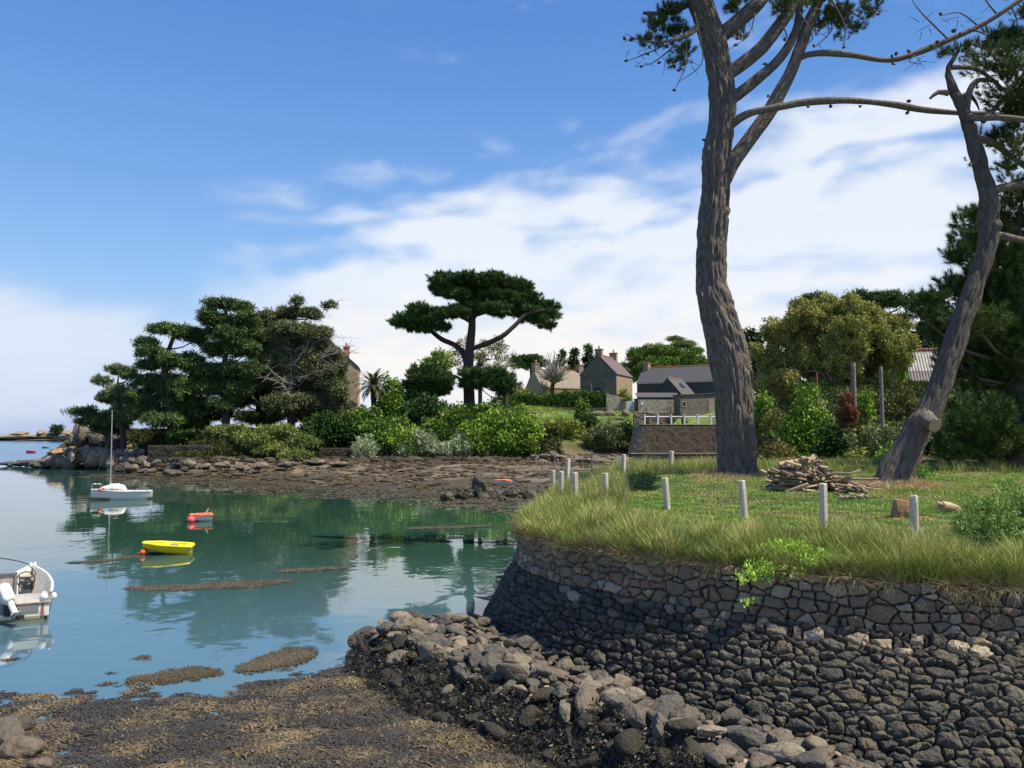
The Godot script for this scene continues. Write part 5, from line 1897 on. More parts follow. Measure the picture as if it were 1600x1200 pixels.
	tube(b, [[tilt * Vector3(0, -0.52, 0.1), 0.05], [tilt * Vector3(0, -0.52, 0.26), 0.03]], 10, 0.5)
	obj("propeller", finish(b), M.black, eng)
	b = mb()
	box(b, Vector3(-0.34, 0.16, 0.034), Vector3(-0.10, 0.46, 0.08), Transform3D(), 0.02)
	obj("engine_bracket", finish(b, false), M.black, eng)
	ball(0.10, M.white_paint, "fender", t, Vector3(w - 0.14, 0.54, -0.05), 1.1)
	ball(0.06, M.white_paint, "fender", t, Vector3(w + 0.06, 0.52, -0.10), 1.4)
	b = mb()
	for k in 5: tube(b, [[Vector3(-0.1 + 0.06 * k, 0.46, -0.1), 0.012], [Vector3(0.1 + 0.03 * k, 0.50 + 0.015 * k, -0.25), 0.012], [Vector3(0.2, 0.46, -0.12 - 0.05 * k), 0.012]], 6, 0.1)
	obj("rope", finish(b), M.blue_rope, t)

# ---------- buildings
func prism(b: Array, w: float, l: float, y0: float, eave: float, ridge: float, ox := 0.0) -> void:   # gable to +z and -z, ridge along z
	var a := [Vector3(-w / 2 + ox, y0, 0), Vector3(-w / 2 + ox, eave, 0), Vector3(ox, ridge, 0), Vector3(w / 2 + ox, eave, 0), Vector3(w / 2 + ox, y0, 0)]
	var f := []
	var k := []
	for p in a:
		f.append(p + Vector3(0, 0, l / 2))
		k.append(p - Vector3(0, 0, l / 2))
	quad(b, f[0], f[1], f[3], f[4])
	tri(b, f[1], f[2], f[3])
	quad(b, k[4], k[3], k[1], k[0])
	tri(b, k[3], k[2], k[1])
	quad(b, k[0], k[1], f[1], f[0])
	quad(b, f[4], f[3], k[3], k[4])

func roof_on(t: Node3D, w: float, l: float, eave: float, ridge: float, m: Material, over := 0.18, ridge_row := true, ox := 0.0) -> void:
	var slope := Vector2(w / 2, ridge - eave).normalized()
	for s in [-1.0, 1.0]:
		var b := mb()
		var run := Vector2(w / 2, ridge - eave).length() + over
		var n := int(run / 0.55) + 1                               # courses of slates, each a little proud of the one above
		for i in n:
			var a := run * i / n
			var c := run * (i + 1) / n + 0.04
			var tr := Transform3D(Basis(Vector3(s * slope.x, -slope.y, 0), Vector3(s * slope.y, slope.x, 0), Vector3(0, 0, s)), Vector3(ox, ridge + 0.05, 0))
			box(b, Vector3(a, 0.0, -l / 2 - 0.12), Vector3(c, 0.07, l / 2 + 0.12), tr * Transform3D(Basis(Vector3.BACK, -0.03), Vector3.ZERO))
		obj("roof", finish(b, false), m, t)
	if ridge_row:
		var n := int(l / 0.45)
		var b := mb()
		for i in n:
			var z := -l / 2 + (i + 0.5) * l / n
			box(b, Vector3(ox - 0.16, ridge + 0.06, z - 0.215), Vector3(ox + 0.16, ridge + 0.22 + 0.02 * (i % 2), z + 0.215), Transform3D(), 0.06)
		obj("ridge_tiles", finish(b, false), M.ridge, t)

func chimney(t: Node3D, where: Vector3, w: float, d: float, h: float, m: Material, pots := 1) -> void:
	var b := mb()
	box(b, Vector3(-w / 2, -1.2, -d / 2), Vector3(w / 2, h, d / 2), Transform3D(), 0.02)
	box(b, Vector3(-w / 2 - 0.09, h + 0.002, -d / 2 - 0.09), Vector3(w / 2 + 0.09, h + 0.16, d / 2 + 0.09), Transform3D(), 0.03)
	var c := obj("chimney", finish(b, false), m, t, where)
	for i in pots:
		b = mb()
		tube(b, [[Vector3((i - (pots - 1) / 2.0) * 0.45, h + 0.1, 0), 0.17], [Vector3((i - (pots - 1) / 2.0) * 0.45, h + 0.75, 0), 0.13]], 10, 1.0)
		obj("chimney_pot", finish(b), M.pot, c)

func opening(t: Node3D, called: String, lo: Vector3, hi: Vector3, frame: Material, glass: Material, bars := true) -> void:
	# on the +z face: a frame set proud of the wall with a pane behind it
	var b := mb()
	var e := 0.09
	box(b, Vector3(lo.x, lo.y, lo.z), Vector3(lo.x + e, hi.y, hi.z))
	box(b, Vector3(hi.x - e, lo.y, lo.z), Vector3(hi.x, hi.y, hi.z))
	box(b, Vector3(lo.x + e + 0.002, hi.y - e, lo.z), Vector3(hi.x - e - 0.002, hi.y, hi.z))
	box(b, Vector3(lo.x + e + 0.002, lo.y, lo.z), Vector3(hi.x - e - 0.002, lo.y + e, hi.z))
	if bars: box(b, Vector3((lo.x + hi.x) / 2 - 0.03, lo.y + e + 0.002, lo.z), Vector3((lo.x + hi.x) / 2 + 0.03, hi.y - e - 0.002, hi.z - 0.01))
	var f := obj(called, finish(b, false), frame, t)
	b = mb()
	box(b, Vector3(lo.x + e, lo.y + e, lo.z + 0.002), Vector3(hi.x - e, hi.y - e, hi.z - 0.04))
	obj("pane", finish(b, false), glass, f)

func place(px: float, py: float, d: float) -> Vector3:
	return at(px, py, d)

func houses() -> void:
	var d := 140.0
	var p := at(935, 640, d)
	var turn := deg_to_rad(-27)
	var fwd := Vector3(sin(turn), 0, cos(turn))
	var t := thing("stone_house", "two-storey stone house with a mauve slate roof and two chimneys", "house", p - fwd * 4.25, turn)
	var b := mb()
	prism(b, 6.8, 8.5, -1.5, 6.35, 9.6)
	obj("wall", finish(b, false), M.house_stone, t)
	b = mb()                                                   # gable overlaid darker, its shade put into the colour
	prism(b, 6.74, 0.12, -1.5, 6.3, 9.5)
	obj("gable_shade", finish(b, false), M.house_grey, t, Vector3(0, 0, 4.27))
	b = mb()
	box(b, Vector3(1.35, -1.4, 4.34), Vector3(3.36, 5.5, 4.37))
	obj("pale_render", finish(b, false), M.far_wall_pale_lit, t)
	roof_on(t, 6.8, 8.5, 6.35, 9.6, M.purple_slate, 0.3)
	chimney(t, Vector3(0, 9.6, 3.75), 1.25, 0.8, 0.95, M.house_stone, 1)
	chimney(t, Vector3(0, 9.6, -3.7), 1.35, 0.8, 0.95, M.house_stone, 1)
	opening(t, "window", Vector3(-0.75, 2.0, 4.33), Vector3(0.7, 3.9, 4.42), M.house_grey, M.glass)
	b = mb()
	tube(b, [[Vector3(-1.15, -1.0, 4.45), 0.06], [Vector3(-1.15, 4.2, 4.45), 0.06], [Vector3(-1.5, 4.9, 4.45), 0.06]], 8, 2.0)
	obj("drainpipe", finish(b), M.white_paint, t)

	d = 152.0
	p = at(872, 640, d)
	turn = deg_to_rad(-66)
	t = thing("low_cottage", "low cottage with a pale lichened roof, half hidden by a bare tree", "cottage", p, turn)
	b = mb()
	prism(b, 7.2, 10.5, -1.5, 4.0, 7.4)
	obj("wall", finish(b, false), M.house_stone, t)
	roof_on(t, 7.2, 10.3, 4.0, 7.4, M.pale_slate, 0.2)
	chimney(t, Vector3(0, 7.4, 4.7), 1.5, 1.0, 1.1, M.house_stone, 2)
	chimney(t, Vector3(0, 7.4, -4.7), 1.3, 1.0, 1.1, M.house_stone, 1)
	b = mb()
	box(b, Vector3(3.7, -1.5, -4.6), Vector3(6.2, 3.2, -1.6))
	obj("outbuilding", finish(b, false), M.far_wall_pale_lit, t)

	d = 143.0
	p = at(1072, 640, d)
	turn = deg_to_rad(62)
	t = thing("long_house", "long slate-roofed house with a row of orange ridge tiles", "house", p + Vector3(0, 0, -3.5), turn)
	b = mb()
	prism(b, 7.6, 14.5, -1.5, 5.0, 7.95)
	obj("wall", finish(b, false), M.dark_slate, t)
	roof_on(t, 7.6, 14.5, 5.0, 7.95, M.slate, 0.25)
	chimney(t, Vector3(0, 7.9, -6.6), 1.6, 1.0, 0.9, M.house_stone, 0)
	opening(t, "window", Vector3(-1.0, 3.4, 7.26), Vector3(0.4, 5.2, 7.34), M.house_grey, M.glass)
	d = 135.0
	p = at(1060, 640, d)
	turn = deg_to_rad(-38)
	t = thing("slate_annexe", "small slate-roofed wing with a skylight before the long house", "house", p + Vector3(0, 0, -2.6), turn)
	b = mb()
	prism(b, 5.6, 5.4, -1.5, 2.4, 5.3)
	obj("wall", finish(b, false), M.dark_slate, t)
	roof_on(t, 5.6, 5.4, 2.4, 5.3, M.slate, 0.25)
	var sl := Vector2(2.8, 2.9).normalized()
	b = mb()
	box(b, Vector3(1.2, 0.08, -0.6), Vector3(2.2, 0.20, 0.3), Transform3D(Basis(Vector3(sl.x, -sl.y, 0), Vector3(sl.y, sl.x, 0), Vector3(0, 0, 1)), Vector3(0, 5.35, 0)))
	var sk := obj("skylight", finish(b, false), M.black, t)
	b = mb()
	box(b, Vector3(1.3, 0.201, -0.5), Vector3(2.1, 0.215, 0.2), Transform3D(Basis(Vector3(sl.x, -sl.y, 0), Vector3(sl.y, sl.x, 0), Vector3(0, 0, 1)), Vector3(0, 5.35, 0)))
	obj("pane", finish(b, false), M.glass, sk)
	# the lean-to and garden wall
	d = 131.0
	p = at(1030, 641, d)
	t = thing("lean_to", "long low lean-to with a slate roof and a beige rendered wall", "outbuilding", p)
	b = mb()
	box(b, Vector3(-3.4, -1.5, -1.2), Vector3(3.2, 1.75, 0))
	obj("wall", finish(b, false), M.render, t)
	b = mb()
	box(b, Vector3(-3.6, 0.0, -1.8), Vector3(3.3, 0.09, 0.2), Transform3D(Basis(Vector3.RIGHT, 0.42), Vector3(0, 2.15, -0.2)))
	obj("roof", finish(b, false), M.slate, t)
	b = mb()
	for i in 12: box(b, Vector3(-3.6 + 0.3 * i, 2.82, -1.98), Vector3(-3.32 + 0.3 * i, 2.96, -1.72), Transform3D(), 0.03)
	obj("ridge_tiles", finish(b, false), M.ridge, t)
	b = mb()
	box(b, Vector3(-3.0, 0.85, 0.012), Vector3(-2.6, 1.25, 0.05))
	obj("wall_plate", finish(b, false), M.white_paint, t)
	p = at(1092, 646, 128)
	t = thing("shed", "plain brown shed with a flat roof behind the white railing", "shed", p, deg_to_rad(14))
	b = mb()
	box(b, Vector3(-3.2, -1.5, -2.4), Vector3(3.4, 2.95, 0))
	obj("wall", finish(b, false), M.house_grey, t)
	b = mb()
	box(b, Vector3(-3.4, 0, -2.6), Vector3(3.6, 0.14, 0.2), Transform3D(Basis(Vector3.BACK, 0.05), Vector3(0, 3.02, 0)))
	obj("roof", finish(b, false), M.slate, t)
	b = mb()
	box(b, Vector3(1.7, -1.4, 0.004), Vector3(2.7, 2.3, 0.06), Transform3D(), 0.01)
	obj("door", finish(b, false), M.timber, t)
	opening(t, "window", Vector3(-2.9, 1.0, 0.004), Vector3(-2.2, 1.9, 0.07), M.render, M.glass, false)
	# wall and gate
	p = at(962, 641, 132)
	t = thing("garden_wall", "beige garden wall beside the gate, its top sloping", "wall", p)
	b = mb()
	quad(b, Vector3(-1.55, -1.5, 0), Vector3(-1.55, 2.75, 0), Vector3(1.15, 2.15, 0), Vector3(1.15, -1.5, 0))
	quad(b, Vector3(-1.55, 2.75, 0), Vector3(-1.55, 2.75, -0.35), Vector3(1.15, 2.15, -0.35), Vector3(1.15, 2.15, 0))
	quad(b, Vector3(1.15, -1.5, 0), Vector3(1.15, 2.15, 0), Vector3(1.15, 2.15, -0.35), Vector3(1.15, -1.5, -0.35))
	quad(b, Vector3(-1.55, -1.5, -0.35), Vector3(-1.55, 2.75, -0.35), Vector3(-1.55, 2.75, 0), Vector3(-1.55, -1.5, 0))
	obj("wall", finish(b, false), M.render, t)
	p = at(985, 641, 132)
	t = thing("garden_gate", "pale grey gate between two stone pillars", "gate", p)
	for sx in [-1.0, 1.0]:
		b = mb()
		box(b, Vector3(sx * 1.05 - 0.35, -1.2, -0.3), Vector3(sx * 1.05 + 0.35, 1.75, 0.3), Transform3D(), 0.04)
		box(b, Vector3(sx * 1.05 - 0.42, 1.752, -0.37), Vector3(sx * 1.05 + 0.42, 1.92, 0.37), Transform3D(), 0.04)
		obj("pillar", finish(b, false), M.house_grey, t)
	for i in 6:
		b = mb()
		box(b, Vector3(-0.68 + i * 0.228, -0.9, -0.03), Vector3(-0.465 + i * 0.228, 1.45 + 0.08 * sin(i * 0.6), 0.03), Transform3D(), 0.01)
		obj("board", finish(b, false), M.door, t)
	# the pale peach house among the cypresses
	p = at(508, 652, 122)
	turn = deg_to_rad(9)
	t = thing("peach_house", "tall peach-rendered house mostly hidden behind the brown cypress", "house", p + Vector3(0, 0, -4.4), turn)
	b = mb()
	prism(b, 8.4, 8.6, -3, 7.9, 11.6)
	obj("wall", finish(b, false), M.peach, t)
	roof_on(t, 8.4, 8.6, 7.9, 11.6, M.slate, 0.3, false)
	chimney(t, Vector3(2.3, 9.6, 2.6), 0.9, 0.7, 1.3, M.pot, 1)
	opening(t, "window", Vector3(1.2, 0.8, 4.31), Vector3(2.2, 2.6, 4.40), M.white_paint, M.glass)
	opening(t, "window", Vector3(1.2, 4.4, 4.31), Vector3(2.2, 6.2, 4.40), M.white_paint, M.glass)
	# barn with corrugated roof
	d = 78.0
	p = at(1432, 640, d)
	turn = deg_to_rad(-103)
	t = thing("barn", "grey block barn with a sagging corrugated roof, half hidden by the leaning pine", "barn", p + Vector3(3.2, -0.5, -1.5), turn)
	b = mb()
	prism(b, 5.6, 6.0, -1.5, 2.3, 6.4)
	obj("wall", finish(b, false), M.dark_slate, t)
	for s in [-1.0, 1.0]:
		var slope := Vector2(2.8, 4.1).normalized()
		var tr := Transform3D(Basis(Vector3(s * slope.x, -slope.y, 0), Vector3(s * slope.y, slope.x, 0), Vector3(0, 0, s)), Vector3(0, 6.5, 0))
		for half in 2:
			b = mb()
			for i in 24:
				var z := -3.2 + i * 0.267
				var a := half * 2.5
				for q in 4:
					var za := z + q * 0.0667
					var ya := 0.035 * sin(q * PI / 2) + (0.04 if half == 0 else 0.0)
					var yb := 0.035 * sin((q + 1) * PI / 2) + (0.04 if half == 0 else 0.0)
					quad(b, tr * Vector3(a, ya, za), tr * Vector3(a + 2.65, ya - 0.02, za), tr * Vector3(a + 2.65, yb - 0.02, za + 0.0667), tr * Vector3(a, yb, za + 0.0667))
			obj("corrugated_sheet", finish(b, false), M.tin if half == 0 else M.dull_tin, t)
	b = mb()
	for i in 12: box(b, Vector3(-0.2, 6.5, -3.2 + i * 0.53), Vector3(0.2, 6.7, -2.72 + i * 0.53), Transform3D(), 0.05)
	obj("ridge_tiles", finish(b, false), M.ridge, t)
	opening(t, "window", Vector3(-0.6, 0.3, 3.01), Vector3(0.6, 1.5, 3.10), M.house_grey, M.glass)

# ---------- the far shore
func far_wall() -> void:
	var d := 101.0
	var top := 5.65
	var foot: float = 1.3
	var x0 := (1000.0 - 800) / F * d
	var t := thing("harbour_wall", "dark battered stone sea wall under the white railing across the cove", "wall", Vector3(x0, 0, -d))
	var b := mb()
	quad(b, Vector3(-0.4, foot - 1, 1.3), Vector3(0.4, top, 0), Vector3(16, top, 0), Vector3(16, foot - 1, 1.3))
	quad(b, Vector3(0.4, top, 0), Vector3(0.4, top, -3), Vector3(16, top, -3), Vector3(16, top, 0))
	obj("wall_face", finish(b, false), M.far_wall, t)
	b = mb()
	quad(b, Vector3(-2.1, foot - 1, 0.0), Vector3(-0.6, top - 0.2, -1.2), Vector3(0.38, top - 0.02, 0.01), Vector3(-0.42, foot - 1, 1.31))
	obj("painted_lit_end", finish(b, false), M.far_wall_pale_lit, t)  # paler than the face: sunlight put into its colour
	b = mb()
	box(b, Vector3(-1.6, foot - 1.0, 1.2), Vector3(16, foot + 0.75, 2.6), Transform3D(), 0.05)
	obj("ledge", finish(b, false), M.far_wall, t)
	b = mb()
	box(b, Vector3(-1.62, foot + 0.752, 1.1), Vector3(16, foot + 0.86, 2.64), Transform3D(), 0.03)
	obj("ledge_coping", finish(b, false), M.far_wall_pale_lit, t)
	b = mb()
	box(b, Vector3(-1.2, foot - 1.2, 2.62), Vector3(16, foot - 0.35, 4.2), Transform3D(), 0.05)
	obj("lower_step", finish(b, false), M.weedy, t)
	b = mb()
	box(b, Vector3(0.4, top + 0.003, -0.5), Vector3(16, top + 0.09, 0.05), Transform3D(), 0.02)
	obj("coping", finish(b, false), M.far_wall_pale_lit, t)
	var r := thing("railing", "white post-and-rail railing along the top of the far sea wall", "railing", Vector3(x0, top + 0.05, -d - 0.3))
	for i in 7:
		b = mb()
		var x := 0.62 + i * 1.68
		box(b, Vector3(x - 0.11, 0, -0.11), Vector3(x + 0.11, 1.2, 0.11), Transform3D(), 0.03)
		box(b, Vector3(x - 0.14, 1.202, -0.14), Vector3(x + 0.14, 1.29, 0.14), Transform3D(), 0.03)
		obj("post", finish(b, false), M.white_paint, r)
	for y in [1.02]:
		b = mb()
		tube(b, [[Vector3(0.6, y, 0.0), 0.065], [Vector3(16, y, 0.0), 0.065]], 8, 20.0)
		obj("rail", finish(b), M.white_paint, r)
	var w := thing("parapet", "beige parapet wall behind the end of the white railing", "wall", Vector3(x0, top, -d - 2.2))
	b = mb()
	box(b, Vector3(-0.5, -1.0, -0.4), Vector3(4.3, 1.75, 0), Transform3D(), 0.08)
	obj("wall", finish(b, false), M.far_wall_pale_lit, w)
	# agaves
	for a in [["agave", "single dark agave spike at the railing's first post", 1011, 101.8, 2.0, 3], ["agave", "tall agave with upright dark leaves by the third railing post", 1048, 101.8, 2.6, 7], ["agave", "leaning agave at the foot of the shed", 1066, 102.4, 1.9, 6]]:
		var x: float = (a[2] - 800) / F * a[3]
		var g := thing(a[0], a[1], "agave", Vector3(x, top, -a[3]))
		for i in a[5]:
			b = mb()
			var lean = (i - (a[5] - 1) / 2.0) * 0.24 + (0.5 if a[2] == 1066 else 0.0)
			var h: float = a[4] * (1.0 - 0.4 * absf(lean))
			var tip := Vector3(sin(lean) * h, cos(lean) * h, rn(-0.3, 0.3))
			loft(b, [[Vector3(-0.10, 0, 0), Vector3(0, 0, 0.07), Vector3(0.10, 0, 0), Vector3(0, 0, -0.03)], [tip * 0.5 + Vector3(-0.11, 0, 0), tip * 0.5 + Vector3(0, 0, 0.07), tip * 0.5 + Vector3(0.11, 0, 0), tip * 0.5 + Vector3(0, 0, -0.03)], [tip + Vector3(-0.01, 0, 0), tip + Vector3(0, 0, 0.01), tip + Vector3(0.01, 0, 0), tip + Vector3(0, 0, -0.01)]])
			obj("leaf", finish(b), plain(lin(0.035, 0.055, 0.04), 0.6), g)

func headland() -> void:
	var big := boulder(3.0, 22, Vector3(1, 1, 1), 0.16)
	var big2 := boulder(40.0, 22, Vector3(1, 1, 1), 0.14)
	var big3 := boulder(90.0, 20, Vector3(1, 1, 1), 0.1)
	var t := thing("headland_rocks", "grey and ochre rock outcrop at the waterline below the headland trees", "rocks", at(140, 728, 103) * Vector3(1, 0, 1))
	# [px, py of the middle, width px, height px, depth, material]
	for r in [[98, 716, 44, 36, 106, 0], [128, 714, 40, 38, 104, 0], [155, 715, 40, 38, 103, 0], [178, 719, 34, 30, 101, 1], [112, 704, 30, 20, 108, 3], [84, 706, 26, 16, 109, 3], [145, 704, 40, 18, 106, 0], [75, 723, 34, 20, 107, 1], [58, 724, 40, 14, 109, 2], [35, 722, 40, 10, 113, 2], [12, 724, 30, 7, 114, 2],
			[205, 714, 34, 26, 100, 1], [190, 708, 26, 18, 102, 1], [222, 720, 30, 22, 97, 2], [215, 705, 22, 14, 101, 0], [240, 722, 30, 18, 94, 1], [262, 712, 22, 22, 97, 1], [274, 720, 26, 18, 93, 1], [250, 708, 22, 14, 99, 2], [296, 722, 30, 14, 90, 2], [320, 728, 30, 14, 84, 2], [345, 726, 26, 12, 87, 1], [118, 690, 30, 34, 112, 2], [138, 682, 34, 44, 111, 2], [165, 690, 40, 34, 110, 2], [125, 674, 22, 22, 112, 1], [190, 695, 40, 24, 108, 2], [230, 735, 30, 10, 88, 2], [270, 738, 34, 10, 84, 2], [375, 730, 30, 12, 82, 2], [410, 727, 28, 12, 84, 1], [450, 726, 30, 11, 86, 2], [490, 722, 34, 12, 90, 2], [530, 724, 28, 10, 88, 1], [200, 730, 34, 16, 92, 2]]:
		var p := at(r[0], r[1], r[4])
		var k: float = r[4] / F
		for j in 7:
			var o := obj("rock", rocks[rng.randi() % rocks.size()], M.headland[r[5] if rng.randf() < 0.75 else 1], t, p - t.position + Vector3(rn(-0.34, 0.34) * r[2] * k, rn(-0.22, 0.08) * r[3] * k, rn(-0.3, 0.3) * r[2] * k))
			o.transform.basis = Basis(Vector3.UP, rn(-3, 3)) * Basis(Vector3.BACK, rn(-0.2, 0.2)) * Basis.from_scale(Vector3(r[2] * k * rn(0.32, 0.62), r[3] * k * rn(0.8, 1.3), r[2] * k * rn(0.5, 0.8)))
	var isle := thing("rocky_islet", "low ochre rocky islet on the horizon", "islet", at(50, 690, 600) * Vector3(1, 0, 1))
	for r in [[-10, 684, 60, 9, 0], [30, 683, 60, 10, 3], [70, 683, 60, 10, 0], [105, 683, 40, 12, 0], [32, 677, 24, 12, 0], [22, 680, 20, 9, 1], [66, 677, 12, 11, 0], [80, 679, 24, 10, 0], [94, 674, 20, 17, 0], [106, 676, 18, 14, 0], [118, 680, 18, 10, 3], [50, 681, 26, 8, 3], [-25, 680, 30, 12, 0], [40, 688, 140, 5, 2], [100, 688, 60, 5, 2]]:
		var p := at(r[0], r[1], 600)
		var k := 600.0 / F
		var o := obj("rock", rocks[rng.randi() % rocks.size()], M.headland[r[4]], isle, p - isle.position)
		o.transform.basis = Basis(Vector3.UP, rn(-0.4, 0.4)) * Basis.from_scale(Vector3(r[2] * k, r[3] * k * 1.1, 12))
	var kk: Dictionary = K.dark.duplicate()
	kk.size = 3.0
	crown(isle, "scrub", [[at(89, 671, 597) - isle.position, Vector3(5, 3, 4)]], kk)
	# old boundary walls half hidden in the shade of the bank
	for q in [["bank_wall", "low dark stone wall in the shade below the cypresses", 230, 330, 696, 712, 93.0], ["bank_wall", "short grey wall at the foot of the shrubs above the beach", 498, 552, 700, 717, 95.5]]:
		var a := at(q[2], q[5], q[6])
		var c := at(q[3], q[5], q[6])
		var w := thing(q[0], q[1], "wall", a)
		var b := mb()
		var h := at(q[2], q[4], q[6]).y - a.y
		box(b, Vector3(0, -0.6, -0.5), Vector3(c.x - a.x, h, 0), Transform3D(), 0.06)
		obj("wall", finish(b, false), M.far_wall, w)
	# stones at the foot of the bank near the end of the shrubs
	var heap := thing("stone_heap", "tumbled pale stones at the foot of the bank, left of the far sea wall", "stones", at(870, 712, 96) * Vector3(1, 0, 1))
	heap.position.y = ht(heap.position.x, 96)
	for i in 90:
		var px := rn(832, 990)
		var d := rn(91, 99)
		var x: float = (px - 800) / F * d
		var o := obj("stone", rocks[rng.randi() % rocks.size()], [M.headland[1], M.rubble[0], M.rubble[5], M.headland[2]][i % 4], heap, Vector3(x, ht(x, d) + rn(0.1, 0.7) * (1.0 - absf(px - 855) / 140.0), -d) - heap.position)
		o.transform.basis = Basis(Vector3.UP, rn(0, 6)) * Basis.from_scale(Vector3(rn(0.6, 1.7), rn(0.5, 1.0), rn(0.6, 1.3)))
	# rocks and weed over the beach
	var pl := []
	var ti := []
	for i in 9000:
		var x := rn(-50, 26)
		var d: float = lerpf(zs(x) - 1.0, zb(x) + 2.5, pow(rng.randf(), 1.3) if i % 3 else 1.0 - 0.25 * rng.randf())
		var n := nz.get_noise_2d(x * 22, d * 40)
		if n < -0.05 and i % 3: continue
		var s := rn(0.15, 0.5) * (1.6 if rng.randf() < 0.08 else 1.0)
		pl.append(Transform3D(Basis(Vector3.UP, rn(0, 6)).scaled(Vector3(s * rn(1, 1.8), s * rn(0.5, 0.9), s)), Vector3(x, maxf(ht(x, d), -0.05) + 0.03, -d)))
		ti.append(Color(0.03, 0.026, 0.016).lerp(Color(0.17, 0.13, 0.08), pow(rng.randf(), 2.0)))
	for i in 900:  # dark rocks at the bank foot, also painting the shade under the shrubs
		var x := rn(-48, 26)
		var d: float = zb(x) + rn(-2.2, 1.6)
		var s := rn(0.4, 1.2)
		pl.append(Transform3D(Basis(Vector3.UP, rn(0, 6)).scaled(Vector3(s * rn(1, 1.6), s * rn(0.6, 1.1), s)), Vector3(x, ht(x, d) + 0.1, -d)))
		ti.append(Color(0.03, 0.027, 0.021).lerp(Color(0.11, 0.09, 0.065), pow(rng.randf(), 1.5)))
	tag(scatter("beach_rocks", self, rocks[5], M.chip, pl, ti), "dark weedy rocks strewn over the far beach, darkened at the bank foot as shade", "rocks", "", "stuff")
	pl = []
	ti = []
	for i in 4200:
		var x := rn(-46, 2)
		var d := zs(x) - rng.randf() * rng.randf() * 13.0
		if nz.get_noise_2d(x * 20, d * 90) < 0.02: continue
		pl.append(Transform3D(Basis(Vector3.UP, rn(0, 6)).scaled(Vector3(rn(3, 8), 1.2, rn(2, 5))), Vector3(x, 0.006, -d)))
		ti.append(Color(0.05, 0.045, 0.025).lerp(Color(0.13, 0.11, 0.06), rng.randf()))
	tag(scatter("shallow_seaweed", self, seaweed_mesh(10, 0.10, 0.02, 0.04), M.weed, pl, ti), "streaks of weed breaking the surface along the far beach", "seaweed", "", "stuff")
	# standing rock and weedy spit
	var p := at(748, 748, 62)
	var s := obj("standing_rock", boulder(17.0, 14, Vector3(1.15, 1.85, 1.1), 0.1), M.headland[2], self, Vector3(p.x, ht(p.x, 62) + 0.65, -62))
	tag(s, "lone upright dark rock standing at the water's edge of the far beach", "rock")
	var spit := thing("weedy_spit", "line of weed-hung rocks in the shallows beyond the fence corner", "rocks", at(790, 766, 56) * Vector3(1, 0, 1))
	for i in 46:
		var px := rn(700, 880)
		var d := rn(53.0, 58.0)
		var x: float = (px - 800) / F * d
		var o := obj("rock", [big, big2, big3][i % 3], [M.weedy, M.headland[2], M.weedy, M.mud][i % 4], spit, Vector3(x, rn(-0.05, 0.22), -d) - spit.position)
		o.transform.basis = Basis(Vector3.UP, rn(0, 6)) * Basis.from_scale(Vector3(rn(0.7, 1.5), rn(0.5, 1.15), rn(0.6, 1.0)))
	# meadow boulders
	for m in [["rounded grey boulder in the meadow below the gate", 953, 645, 2.0, 1.0], ["upright pale boulder in the meadow, nearer the railing", 978, 650, 1.5, 1.35], ["flat pale slab in the meadow grass below the upright boulder", 968, 655, 1.7, 0.5], ["low brown boulder half sunk in the meadow beside the round bush", 935, 646, 2.6, 0.8], ["small pale stone high in the meadow below the hedge", 832, 646, 1.2, 0.5]]:
		var d := 128.0
		while d > 104 and at(m[1], m[2], d).y < ht(at(m[1], m[2], d).x, d): d -= 0.5
		var q := at(m[1], m[2], d)
		q.y = ht(q.x, d) + m[4] * 0.3
		var o := obj("boulder", boulder(m[1], 12, Vector3(m[3], m[4], 1.2)), M.headland[1] if m[1] != 978 else M.far_wall_pale_lit, self, q)
		tag(o, m[0], "boulder", "boulders in the meadow")

